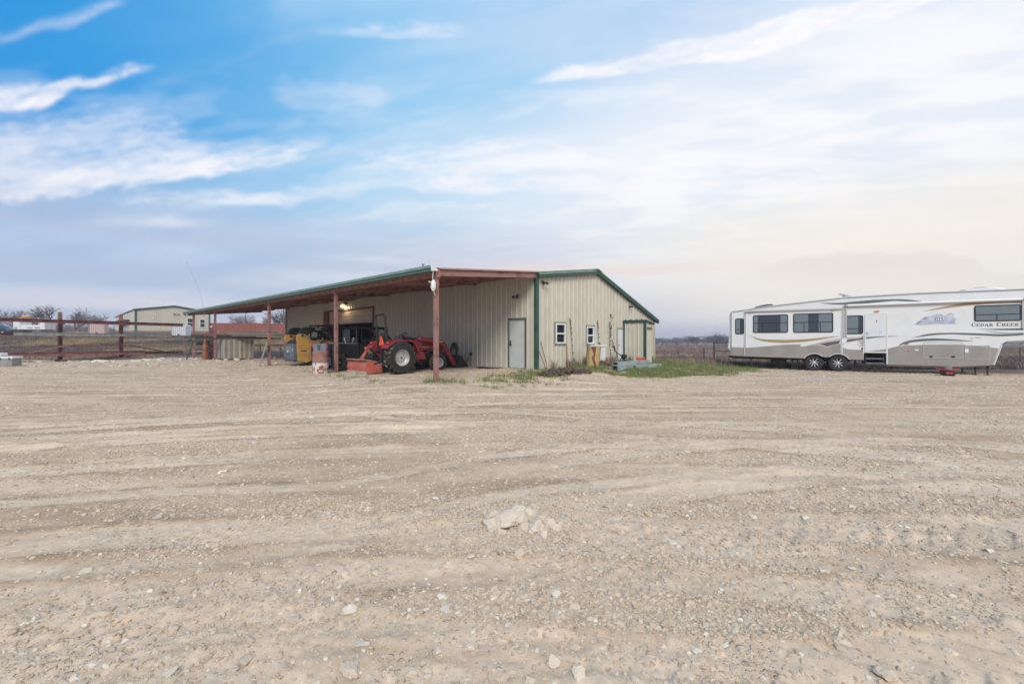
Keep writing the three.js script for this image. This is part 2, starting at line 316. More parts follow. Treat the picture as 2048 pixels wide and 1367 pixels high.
// tileable gravel: stones of many sizes dropped into a height and colour buffer
function gravelTextures(n, seed) {
  const r = rngOf(seed), Hh = new Float32Array(n * n), Cc = new Float32Array(n * n * 3);
  for (let j = 0; j < n; j++) for (let i = 0; i < n; i++) {
    const u = i / n, v = j / n, o = j * n + i;
    const f = fbm(u * 8, v * 8, 6, seed, 8, 0.6), s = fbm(u * 64, v * 64, 3, seed + 3, 64);
    Hh[o] = f * 0.4 + s * 0.16 + hash2(i, j, seed) * 0.06;
    const k = 0.80 + 0.26 * f + 0.24 * (s - 0.5) + 0.16 * (hash2(i, j, seed + 9) - 0.5);
    Cc[3 * o] = k; Cc[3 * o + 1] = k * mix(0.985, 1.0, f); Cc[3 * o + 2] = k * mix(0.955, 1.0, f);
  }
  const N = Math.round(n * n / 120);
  for (let q = 0; q < N; q++) {
    const cx = r() * n, cy = r() * n;
    const dens = fbm(cx / n * 6, cy / n * 6, 3, seed + 5, 6); if (dens < 0.42 + 0.25 * r()) continue;
    const R = 1.2 + 7.5 * Math.pow(r(), 5) + r(), el = 0.6 + 0.4 * r(), an = r() * 6.3, ca = Math.cos(an), sa = Math.sin(an), hh = (0.10 + 0.03 * R) * (0.6 + 0.7 * r());
    const t = r(), col = t < 0.62 ? [1.02, 1.0, 0.97] : t < 0.82 ? [1.16, 1.15, 1.14] : t < 0.94 ? [0.86, 0.83, 0.79] : [0.70, 0.66, 0.62], jj = 0.93 + 0.14 * r();
    const e = Math.ceil(R + 1);
    for (let y = -e; y <= e; y++) for (let x = -e; x <= e; x++) {
      const X = (x * ca + y * sa) / R, Y = (-x * sa + y * ca) / (R * el), d2 = X * X + Y * Y; if (d2 > 1) continue;
      const o = ((Math.floor(cy + y) + n) % n) * n + ((Math.floor(cx + x) + n) % n);
      Hh[o] = Math.max(Hh[o], 0.35 + hh * Math.sqrt(1 - d2)); const a = 0.75;
      for (let k = 0; k < 3; k++) Cc[3 * o + k] = mix(Cc[3 * o + k], col[k] * jj * 0.93, a);
    }
  }
  let mx = 0; for (const h of Hh) mx = Math.max(mx, h);
  const bumpT = texture(n, (u, v, i, j) => { const h = Hh[j * n + i] / mx; return [h, h, h]; }, { srgb: false });
  const colT = texture(n, (u, v, i, j) => { const o = 3 * (j * n + i); return [Cc[o] * 0.8, Cc[o + 1] * 0.8, Cc[o + 2] * 0.8]; });
  return [colT, bumpT];
}
const [gravelCol, gravelBump] = gravelTextures(1536, 7);
gravelCol.repeat.set(1 / 3.1, 1 / 3.1); gravelBump.repeat.set(1 / 3.1, 1 / 3.1);
const groundMat = new THREE.MeshStandardMaterial({ color: C(1, 1, 1), vertexColors: true, roughness: 0.97, map: gravelCol, bumpMap: gravelBump, bumpScale: 0.022, side: THREE.DoubleSide });
let ground;
{
  const rs = []; for (let i = 0; i < 9; i++) rs.push(0.2 * Math.pow(1.5 / 0.2, i / 9));
  for (let i = 0; i < 620; i++) rs.push(1.5 * Math.pow(42 / 1.5, i / 620));
  for (let i = 0; i <= 130; i++) rs.push(42 * Math.pow(6500 / 42, i / 130));
  const as = []; const A = 58 * Math.PI / 180; for (let i = 0; i <= 600; i++) as.push(-A + 2 * A * i / 600);
  for (let i = 1; i < 44; i++) as.push(A + (2 * Math.PI - 2 * A) * i / 44);
  const NA = as.length, NR = rs.length, pos = new Float32Array(NA * NR * 3), col = new Float32Array(NA * NR * 3), uv = new Float32Array(NA * NR * 2), idx = [];
  const yard = [0.69, 0.512, 0.366], damp = [0.465, 0.33, 0.224], dust = [0.765, 0.602, 0.45], chalk = [0.69, 0.556, 0.434], soil = [0.10, 0.075, 0.055], green = [0.13, 0.16, 0.05];
  for (let j = 0; j < NR; j++) for (let i = 0; i < NA; i++) {
    const r = rs[j], a = as[i], x = r * Math.sin(a), z = -r * Math.cos(a), o = j * NA + i;
    const y = surfY(x, z);
    pos.set([x, y, z], 3 * o); uv.set([x, -z], 2 * o);
    const q = zones(x, z);
    let c = yard;
    if (r < 60) {
      const [, pack, berm] = rutAt(x, z), gv = gravelly(x, z);
      const n1 = fbm(x * 0.16 + 5, z * 0.42, 5, 101), n2 = fbm(x * 0.9, z * 2.6, 4, 102), n3 = fbm(x * 7, z * 9, 3, 103);
      c = mix3(c, damp, clamp(ss(0.44, 0.64, n1 * 0.55 + n2 * 0.45) * 0.85 + (n3 - 0.5) * 0.5));
      c = mix3(c, dust, clamp(ss(0.5, 0.7, fbm(x * 0.25, z * 1.1, 4, 104)) * 0.6 + 1.1 * pack * (0.45 + n3)));
      c = mix3(c, damp, ss(0.52, 0.66, fbm(x * 0.5 + 3, z * 3.2 + x * 0.3, 4, 106)) * 0.45); c = mix3(c, chalk, clamp(gv * 0.35)); c = mix3(c, [0.37, 0.262, 0.172], clamp(berm * (1 - pack) * ss(0.3, 0.6, n3) * 0.75));
      // white rubble along the far edge of the yard
      const rub = Math.exp(-(((q.d - 33 + (n2 - 0.5) * 4) / 2.6) ** 2)) * (x < -8 ? 1 : 0); c = mix3(c, [0.62, 0.555, 0.455], rub * ss(0.4, 0.6, n3));
      const gm = grassMask(x, z); c = mix3(c, mix3([0.30, 0.24, 0.15], green, 0.6), gm * 0.85);
      const pile = Math.exp(-(((q.bx + 0.2 + 0.4 * n2) / 1.3) ** 2 + ((q.bz - 1.55) / 0.45) ** 2)); c = mix3(c, soil, ss(0.3, 0.75, pile + (n3 - 0.5) * 0.5));
    }
    c = mix3(c, fieldTone(x, z), q.field);
    col.set(c, 3 * o);
  }
  for (let j = 0; j < NR - 1; j++) for (let i = 0; i < NA; i++) { const a = j * NA + i, b = j * NA + (i + 1) % NA, c = a + NA, d = b + NA; idx.push(a, b, c, b, d, c); }
  const g = new THREE.BufferGeometry();
  g.setAttribute('position', new THREE.BufferAttribute(pos, 3)); g.setAttribute('color', new THREE.BufferAttribute(col, 3)); g.setAttribute('uv', new THREE.BufferAttribute(uv, 2)); g.setIndex(idx); g.computeVertexNormals();
  if (g.attributes.normal.getY(5000) < 0) { for (let k = 0; k < idx.length; k += 3) { const t = idx[k]; idx[k] = idx[k + 1]; idx[k + 1] = t; } g.setIndex(idx); g.computeVertexNormals(); }
  g.userData.ready = true;
  ground = obj('ground', g, groundMat); kind(ground, 'structure'); ground.userData.label = 'pale gravel and dirt yard running out to brown fields';
}
// ---------------------------------------------------------------- stones
function stoneGeo(seed, det = 1, flatY = 0.6) {
  const g = new THREE.IcosahedronGeometry(1, det); const p = g.attributes.position, r = rngOf(seed);
  const ox = r() * 50, oy = r() * 50, cut = [...Array(9)].map(() => V(r() - 0.5, r() - 0.4, r() - 0.5).normalize()), lim = cut.map(() => 0.50 + 0.28 * r());
  for (let i = 0; i < p.count; i++) {
    const v = V(p.getX(i), p.getY(i), p.getZ(i)); cut.forEach((c, k) => { const d = v.dot(c); if (d > lim[k]) v.addScaledVector(c, lim[k] - d); });
    v.multiplyScalar(1 + 0.5 * (vnoise(v.x * 1.6 + ox + v.z, v.y * 1.6 + oy, seed) - 0.5)); v.y *= flatY; p.setXYZ(i, v.x, v.y, v.z);
  }
  const m = new THREE.BufferGeometry().setAttribute('position', p); m.computeVertexNormals(); const c = clean(m); uvBox(c, 6); c.userData.ready = true; return c;
}
const stoneGeos = [...Array(7)].map((_, i) => stoneGeo(200 + i, 3, 0.5 + 0.06 * i));
const stoneBump = texture(128, (u, v) => { const a = fbm(u * 6, v * 6, 4, 5, 6); return [a, a, a]; }, { srgb: false });
const stoneCol = (t, r) => { const k = 0.9 + 0.2 * r(); const c = t < 0.55 ? [0.45, 0.355, 0.262] : t < 0.90 ? [0.51, 0.425, 0.33] : t < 0.94 ? [0.60, 0.54, 0.455] : t < 0.97 ? [0.36, 0.30, 0.24] : [0.40, 0.31, 0.22]; return c.map((v) => v * k); };
const stoneMats = [[0.50, 0.40, 0.30], [0.54, 0.455, 0.355], [0.60, 0.53, 0.44], [0.44, 0.36, 0.275], [0.48, 0.43, 0.37]].map((c) => mat(c, 0.95));
{
  // about three hundred stones large enough to tell apart, bedded in the yard
  const r = rngOf(5); let made = 0;
  while (made < 290) {
    const d = 1.9 * Math.pow(5.2, Math.pow(r(), 1.25)), x = (r() * 2 - 1) * d * 1.14, z = -d; if (r() > 0.18 + gravelly(x, z)) continue;
    const s = (0.011 + 0.026 * Math.pow(r(), 2.2)) * (0.75 + 0.10 * d);
    const o = obj('stone', stoneGeos[Math.floor(r() * 7)], stoneMats[Math.floor(Math.pow(r(), 1.4) * 5)], ground);
    o.position.set(x, surfY(x, z) + s * 0.04, z); o.scale.set(s * (0.8 + 0.6 * r()), s, s * (0.8 + 0.5 * r())); o.rotation.set((r() - 0.5) * 0.5, r() * 6.28, (r() - 0.5) * 0.5); made++;
  }
  // the uncountable rest
  const geos = [stoneGeo(301, 1, 0.62), stoneGeo(302, 1, 0.7), stoneGeo(303, 1, 0.55), stoneGeo(304, 1, 0.8)];
  const root = new THREE.Group(); root.name = 'gravel'; root.userData = { kind: 'stuff', label: 'loose gravel and pebbles strewn over the pale yard', category: 'gravel' }; scene.add(root);
  const pm = mat([1, 1, 1], 0.95), M = new THREE.Matrix4(), Q = new THREE.Quaternion(), E = new THREE.Euler(), cc = new THREE.Color();
  geos.forEach((g, gi) => {
    const n = 60000, im = new THREE.InstancedMesh(g, pm, n); im.name = 'pebbles'; im.castShadow = im.receiveShadow = true; let k = 0;
    while (k < n) {
      const d = 1.55 * Math.pow(20, Math.pow(r(), 0.9)), a = (r() * 2 - 1) * 0.98, x = d * Math.tan(a), z = -d; const L = SHOP.l(x, z); if (L[0] > -0.1 && L[1] < 0.1) continue;
      if (Math.abs(a) > 0.9 && r() < 0.5) continue;
      const gv = gravelly(x, z); if (r() > 0.14 + 0.8 * gv * gv) continue; if (d < 16 && rutAt(x, z)[1] > 0.4 && r() < 0.75) continue;
      if (d > 20 && zones(x, z).field > 0.5) continue;
      let s = (0.0026 + 0.010 * Math.pow(r(), 4.5) + (d < 6 ? 0.012 : 0.004) * Math.pow(r(), 18)) * (0.8 + 0.11 * d);
      if (d > 26 && x < -6 && r() < 0.4) s *= 2.2;
      E.set((r() - 0.5), r() * 6.3, (r() - 0.5)); Q.setFromEuler(E);
      M.compose(V(x, surfY(x, z) + s * 0.02, z), Q, V(s * (0.8 + 0.6 * r()), s, s * (0.8 + 0.5 * r()))); im.setMatrixAt(k, M);
      const c = stoneCol(r(), r); im.setColorAt(k, cc.setRGB(...c)); k++;
    }
    root.add(im);
  });
}
// ---------------------------------------------------------------- workshop and porch
const tanSheet = mat([0.53, 0.497, 0.415], 0.42, { map: wear(0.93, 3, 4, 1, 0.03), metalness: 0.0 });
const tanSheetB = mat([0.515, 0.482, 0.402], 0.42, { map: wear(0.92, 3, 14, 1, 0.03) });
const greenTrim = mat([0.024, 0.08, 0.06], 0.42, { map: wear(0.8, 3, 6, 1, 0.06) });
const greenRoof = mat([0.19, 0.29, 0.25], 0.42, { map: wear(0.8, 3, 7, 1, 0.06) });
const primer = mat([1, 1, 1], 0.7, { map: patchy([0.305, 0.155, 0.133], [0.20, 0.095, 0.08], 0.38, 5, 9) });
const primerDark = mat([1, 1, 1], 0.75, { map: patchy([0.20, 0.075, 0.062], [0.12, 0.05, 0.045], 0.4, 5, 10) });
const concrete = mat([0.42, 0.39, 0.34], 0.9, { map: wear(0.75, 4, 12) });
const whitePaint = mat([0.74, 0.74, 0.73], 0.4, { map: wear(0.9, 3, 16, 1, 0.04) });
const greyDoor = mat([0.50, 0.53, 0.52], 0.45, { map: wear(0.92, 3, 17, 1, 0.04) });
const blackPlastic = mat([0.018, 0.018, 0.02], 0.5);
const steel = mat([0.45, 0.45, 0.46], 0.35, { metalness: 0.9 });
const galv = mat([0.50, 0.52, 0.53], 0.45, { metalness: 0.55, map: wear(0.75, 6, 19) });
const paneGlass = new THREE.MeshPhysicalMaterial({ color: C(0.86, 0.9, 0.92), roughness: 0.03, transmission: 1, thickness: 0, ior: 1.5, specularIntensity: 1, side: THREE.DoubleSide });
const darkGlass = new THREE.MeshPhysicalMaterial({ color: C(0.42, 0.47, 0.52), roughness: 0.04, transmission: 1, thickness: 0, ior: 1.5, side: THREE.DoubleSide });

// ribbed sheet: s runs along the wall, o outward; openings are [s0, s1, y0, y1]
function ribbedSheet(s0, s1, yb, top, openings, map, pitch = 0.305, rib = 0.032) {
  const cuts = new Set([s0, s1]);
  const first = Math.ceil((s0 - 0.2) / pitch), prof = [];
  for (let k = first - 1; k * pitch < s1 + 0.2; k++) { const c = (k + 0.5) * pitch; for (const [o, h] of [[-0.048, 0], [-0.020, rib], [0.020, rib], [0.048, 0], [0.10, 0], [0.112, rib * 0.16], [0.124, 0], [0.180, 0], [0.192, rib * 0.16], [0.204, 0]]) { prof.push([c + o, h]); if (c + o > s0 && c + o < s1) cuts.add(c + o); } }
  for (const q of openings) for (const e of [q[0], q[1]]) if (e > s0 && e < s1) cuts.add(e);
  const hAt = (s) => { for (let i = 0; i < prof.length - 1; i++) if (s >= prof[i][0] && s <= prof[i + 1][0]) return mix(prof[i][1], prof[i + 1][1], (s - prof[i][0]) / Math.max(1e-6, prof[i + 1][0] - prof[i][0])); return 0; };
  const cs = [...cuts].sort((a, b) => a - b), P = [], U = [];
  for (let i = 0; i < cs.length - 1; i++) {
    const a = cs[i], b = cs[i + 1]; if (b - a < 1e-5) continue; const m = (a + b) / 2, ha = hAt(a), hb = hAt(b), ta = top(a), tb = top(b);
    let runs = [[yb, yb, ta, tb]];
    for (const q of openings) if (m > q[0] && m < q[1]) { const nx = []; for (const r of runs) { if (q[3] <= r[0] || q[2] >= Math.max(r[2], r[3])) { nx.push(r); continue; } if (q[2] > r[0]) nx.push([r[0], r[1], q[2], q[2]]); if (q[3] < Math.min(r[2], r[3])) nx.push([q[3], q[3], r[2], r[3]]); } runs = nx; }
    for (const r of runs) for (const [s, y, h] of [[a, r[0], ha], [b, r[1], hb], [b, r[3], hb], [a, r[0], ha], [b, r[3], hb], [a, r[2], ha]]) { P.push(...map(s, y, h)); U.push(s, y); }
  }
  const g = new THREE.BufferGeometry(); g.setAttribute('position', new THREE.Float32BufferAttribute(P, 3)); g.setAttribute('uv', new THREE.Float32BufferAttribute(U, 2)); g.computeVertexNormals(); g.userData.ready = true; return g;
}
const SLAB = 0.35, EAVE = 4.24, RIDGE_X = 4.34, RIDGE_Y = 4.86, FAR_X = 10.5, FAR_Y = 2.80, BACK = -25.7;
const gableTop = (s) => (s < RIDGE_X ? mix(EAVE, RIDGE_Y, s / RIDGE_X) : mix(RIDGE_Y, FAR_Y, (s - RIDGE_X) / (FAR_X - RIDGE_X))) - 0.05;
const shop = thing('metal_workshop', 'long tan ribbed metal workshop with green trim and open overhead door', 'building', SHOP.o, SHOP.th);
{
  obj('slab', [span(0.02, FAR_X - 0.02, -0.3, SLAB, BACK + 0.02, -0.02)], concrete, shop);
  // walls, sheet by sheet
  const gOpen = [[1.25, 1.94, 1.39, 2.24], [3.6, 4.19, 1.37, 2.16], [6.36, 7.16, 0.38, 2.18]];
  for (let s = 0, k = 0; s < FAR_X - 0.01; s += 0.915, k++) obj('wall_panel', ribbedSheet(s, Math.min(s + 0.915, FAR_X), SLAB - 0.03, gableTop, gOpen, (a, y, h) => [a, y, h]), k % 3 ? tanSheet : tanSheetB, shop, true);
  const pOpen = [[0.52, 1.51, 0.36, 2.43], [12.59, 18.46, 0.3, 3.48]];
  for (let s = 0, k = 0; s < 25.69; s += 0.915, k++) obj('wall_panel', ribbedSheet(s, Math.min(s + 0.915, 25.7), SLAB - 0.03, () => EAVE, pOpen, (a, y, h) => [-h, y, -a]), k % 4 ? tanSheet : tanSheetB, shop, true);
  obj('rear_wall', ribbedSheet(0, 25.7, SLAB - 0.03, () => FAR_Y - 0.04, [], (a, y, h) => [FAR_X + h, y, -a]), tanSheet, shop, true);
  obj('rear_wall', ribbedSheet(0, FAR_X, SLAB - 0.03, gableTop, [], (a, y, h) => [a, y, BACK - h]), tanSheet, shop, true);
  // roof
  const roofAt = (x) => gableTop(x) + 0.09;
  obj('roof_sheet', [prism([[-0.05, roofAt(-0.05)], [RIDGE_X, roofAt(RIDGE_X)], [RIDGE_X, roofAt(RIDGE_X) - 0.03], [-0.05, roofAt(-0.05) - 0.03]], BACK - 0.1, 0.16)], greenRoof, shop);
  obj('roof_sheet', [prism([[RIDGE_X + 0.004, roofAt(RIDGE_X)], [FAR_X + 0.25, roofAt(FAR_X) - 0.082], [FAR_X + 0.25, roofAt(FAR_X) - 0.112], [RIDGE_X + 0.004, roofAt(RIDGE_X) - 0.03]], BACK - 0.1, 0.16)], greenRoof, shop);
  const rakeY = (x) => roofAt(x) - 0.085;
  const rake = (x0, x1, drop, lip, z0, z1) => prism([[x0, rakeY(x0) + lip], [x1, rakeY(x1) + lip], [x1, rakeY(x1) - drop], [x0, rakeY(x0) - drop]], z0, z1);
  obj('rake_trim', [rake(0.0, RIDGE_X - 0.002, 0.17, 0, 0.045, 0.175), rake(0.0, RIDGE_X - 0.002, 0.15, -0.12, 0.04, 0.185)], greenTrim, shop);
  obj('rake_trim', [rake(RIDGE_X + 0.002, FAR_X + 0.28, 0.15, 0, 0.045, 0.175), rake(RIDGE_X + 0.002, FAR_X + 0.28, 0.13, -0.1, 0.04, 0.185)], greenTrim, shop);
  obj('rake_lip', [rake(0.0, RIDGE_X - 0.002, 0.04, 0.045, 0.02, 0.20)], greenRoof, shop);
  obj('rake_lip', [rake(RIDGE_X + 0.002, FAR_X + 0.3, 0.0, 0.045, 0.02, 0.20)], greenRoof, shop);
  obj('ridge_cap', [prism([[RIDGE_X - 0.3, roofAt(RIDGE_X) - 0.06], [RIDGE_X, roofAt(RIDGE_X) - 0.015], [RIDGE_X + 0.3, roofAt(RIDGE_X) - 0.12], [RIDGE_X + 0.28, roofAt(RIDGE_X) - 0.14], [RIDGE_X - 0.28, roofAt(RIDGE_X) - 0.09]], BACK, 0.22)], greenTrim, shop);
  obj('corner_trim', [span(-0.045, 0.13, SLAB - 0.02, EAVE - 0.07, 0.037, 0.052), span(-0.052, -0.037, SLAB - 0.02, EAVE - 0.02, -0.07, 0.052)], greenTrim, shop);
  obj('corner_trim', [span(FAR_X - 0.05, FAR_X + 0.05, SLAB - 0.02, FAR_Y - 0.14, 0.037, 0.052)], tanSheet, shop);
  obj('corner_trim', [span(-0.052, -0.037, SLAB - 0.1, EAVE - 0.02, BACK - 0.05, BACK + 0.14)], greenTrim, shop);
  obj('downspout', [span(FAR_X + 0.07, FAR_X + 0.15, SLAB - 0.1, FAR_Y - 0.1, -0.12, -0.04, 0.02)], whitePaint, shop);
  // windows
  const win = (x0, x1, y0, y1) => {
    const fr = obj('window', [prism([[x0 - 0.07, y0 - 0.07], [x1 + 0.07, y0 - 0.07], [x1 + 0.07, y1 + 0.07], [x0 - 0.07, y1 + 0.07]], 0.034, 0.05, 0, [[[x0 - 0.012, y0 - 0.012], [x0 - 0.012, y1 + 0.012], [x1 + 0.012, y1 + 0.012], [x1 + 0.012, y0 - 0.012]]])], mat([0.16, 0.21, 0.20], 0.5), shop);
    const mid = y0 + (y1 - y0) * 0.5;
    obj('frame', [span(x0 - 0.01, x0 + 0.055, y0, y1, -0.03, 0.066), span(x1 - 0.055, x1 + 0.01, y0, y1, -0.03, 0.066), span(x0 + 0.055, x1 - 0.055, y1 - 0.055, y1 + 0.008, -0.03, 0.066), span(x0 + 0.055, x1 - 0.055, y0 - 0.008, y0 + 0.055, -0.03, 0.066), span(x0 + 0.055, x1 - 0.055, mid - 0.035, mid + 0.025, -0.02, 0.06)], whitePaint, fr);
    obj('pane', [span(x0 + 0.05, x1 - 0.05, mid, y1 - 0.05, 0.012, 0.018)], darkGlass, fr);
    obj('pane', [span(x0 + 0.05, x1 - 0.05, y0 + 0.05, mid, 0.002, 0.008)], darkGlass, fr);
    obj('blind', [span(x0 + 0.05, x1 - 0.05, mid + 0.02, y1 - 0.04, -0.12, -0.11)], mat([0.55, 0.58, 0.62], 0.8), fr);
    obj('shade', [span(x0 + 0.02, x1 - 0.02, y0 + 0.02, mid + 0.02, -0.3, -0.29)], mat([0.13, 0.13, 0.14], 0.9), fr);
  };
  win(1.25, 1.94, 1.39, 2.24); win(3.6, 4.19, 1.37, 2.16);
  // door in the gable
  const d2 = obj('side_door', [span(6.41, 7.11, 0.39, 2.13, -0.03, 0.012)], mat([0.70, 0.72, 0.74], 0.4), shop);
  obj('door_frame', [span(6.33, 6.41, 0.37, 2.2, -0.04, 0.05), span(7.11, 7.17, 0.37, 2.2, -0.04, 0.05), span(6.41, 7.11, 2.13, 2.2, -0.04, 0.05)], mat([0.36, 0.36, 0.30], 0.5), d2);
  obj('handle', [cyl(0.025, 0.025, 0.06, 12, 6.5, 1.3, 0.04, Math.PI / 2), box(0.12, 0.02, 0.02, 6.54, 1.3, 0.07)], steel, d2);
  // door under the porch
  const d1 = obj('entry_door', [span(-0.012, 0.03, 0.385, 2.37, -1.46, -0.58)], greyDoor, shop);
  obj('door_frame', [span(-0.052, 0.04, 0.36, 2.45, -1.52, -1.46), span(-0.052, 0.04, 0.36, 2.45, -0.58, -0.52), span(-0.052, 0.04, 2.37, 2.45, -1.46, -0.58)], mat([0.09, 0.11, 0.09], 0.5), d1);
  obj('threshold', [span(-0.09, 0.02, 0.34, 0.384, -1.46, -0.58)], galv, d1);
  obj('handle', [cyl(0.028, 0.028, 0.05, 14, -0.035, 1.33, -1.395, 0, 0, Math.PI / 2), box(0.02, 0.022, 0.13, -0.07, 1.33, -1.34), box(0.02, 0.17, 0.07, -0.02, 1.42, -1.395, 0.008)], mat([0.03, 0.028, 0.026], 0.35, { metalness: 0.6 }), d1);
  obj('sticker', [box(0.003, 0.11, 0.09, -0.0145, 1.72, -1.14)], mat([0.72, 0.72, 0.76], 0.6), d1);
  obj('sticker_mark', [box(0.003, 0.035, 0.07, -0.0185, 1.735, -1.14), box(0.003, 0.012, 0.06, -0.0185, 1.69, -1.14)], mat([0.09, 0.11, 0.42], 0.6), d1);
  // overhead door: dark red jambs, header, four of its sections hanging below the head
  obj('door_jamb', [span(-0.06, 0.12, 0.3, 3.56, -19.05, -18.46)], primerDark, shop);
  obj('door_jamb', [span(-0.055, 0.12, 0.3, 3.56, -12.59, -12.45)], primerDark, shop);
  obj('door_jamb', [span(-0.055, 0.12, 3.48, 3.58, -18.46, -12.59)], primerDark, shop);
  const secMat = mat([0.50, 0.42, 0.37], 0.5, { map: wear(0.86, 3, 22, 1, 0.05) });
  for (let k = 0; k < 2; k++) { const y0 = 2.62 + k * 0.43, s = obj('door_section', [span(0.06, 0.10, y0 + 0.006, y0 + 0.424, -18.40, -12.62, 0.012)], secMat, shop); for (let i = 0; i < 3; i++) obj('emboss', [span(0.048, 0.062, y0 + 0.06 + i * 0.12, y0 + 0.105 + i * 0.12, -18.36, -12.66, 0.005)], secMat, s); }
  obj('door_seal', [span(0.05, 0.11, 2.58, 2.625, -18.40, -12.62)], blackPlastic, shop);
  obj('door_track', [span(0.13, 0.19, 0.36, 3.4, -18.42, -18.36)], galv, shop);
  obj('door_track', [span(0.13, 0.19, 0.36, 3.4, -12.68, -12.62)], galv, shop);
  // inside: partition and a low workbench so that the opening is not empty
  obj('partition', [span(6.2, 6.3, SLAB + 0.004, 3.9, BACK + 0.1, -0.3)], mat([0.25, 0.22, 0.18], 0.9), shop);
  obj('workbench', [span(5.4, 6.19, SLAB + 0.85, SLAB + 0.9, -17.8, -13.2), span(5.5, 5.6, SLAB, SLAB + 0.85, -17.7, -17.6), span(5.5, 5.6, SLAB, SLAB + 0.85, -13.4, -13.3)], mat([0.16, 0.11, 0.07], 0.8), shop);
  obj('base_trim', [span(-0.045, -0.034, SLAB - 0.06, SLAB - 0.005, -12.4, -0.15)], concrete, shop);
  // closet built against the gable
  const ax0 = 6.99, ax1 = 7.74, az = 1.22, at = 2.5;
  const closet = thing('metal_closet', 'small tan metal closet with green corners standing against the gable wall', 'closet', SHOP.o, SHOP.th);
  for (let s = 0.04; s < az - 0.02; s += 0.6) obj('wall_panel', ribbedSheet(s, Math.min(s + 0.6, az), SLAB - 0.1, () => at, [], (a, y, h) => [ax0 - h, y, a], 0.24), tanSheet, closet, true);
  obj('wall_panel', ribbedSheet(ax0, ax1, SLAB - 0.1, (s) => at - 0.16 * (s - ax0) / (ax1 - ax0), [], (a, y, h) => [a, y, az + h], 0.24), tanSheetB, closet, true);
  obj('wall_panel', ribbedSheet(0.04, az, SLAB - 0.1, () => at - 0.17, [], (a, y, h) => [ax1 + h, y, a], 0.24), tanSheet, closet, true);
  obj('corner_trim', [span(ax0 - 0.05, ax0 - 0.036, SLAB - 0.1, at, az - 0.06, az + 0.05), span(ax0 - 0.05, ax0 + 0.05, SLAB - 0.1, at, az + 0.036, az + 0.05)], greenTrim, closet);
  obj('corner_trim', [span(ax0 - 0.05, ax0 - 0.036, SLAB - 0.1, at, 0.04, 0.12)], greenTrim, closet);
  obj('eave_trim', [span(ax0 - 0.075, ax0 - 0.052, at - 0.07, at + 0.04, 0.0, az + 0.09)], greenTrim, closet);
  obj('eave_trim', [prism([[ax0 - 0.05, at + 0.03], [ax1 + 0.06, at - 0.14], [ax1 + 0.06, at - 0.19], [ax0 - 0.05, at - 0.02]], az + 0.055, az + 0.075)], greenTrim, closet);
  obj('roof_sheet', [prism([[ax0 - 0.05, at + 0.06], [ax1 + 0.1, at - 0.13], [ax1 + 0.1, at - 0.15], [ax0 - 0.05, at + 0.04]], 0.04, az + 0.1), ...[0.15, 0.45, 0.75, 1.05].map((z) => box(0.1, 0.04, 0.05, ax0 - 0.02, at + 0.075, z))], greenTrim, closet);
  obj('vent', [span(ax0 + 0.1, ax1 - 0.05, at - 0.34, at - 0.3, az + 0.035, az + 0.05), span(ax0 + 0.2, ax1 - 0.05, at - 0.42, at - 0.38, az + 0.035, az + 0.05)], mat([0.1, 0.09, 0.08], 0.8), closet);
}
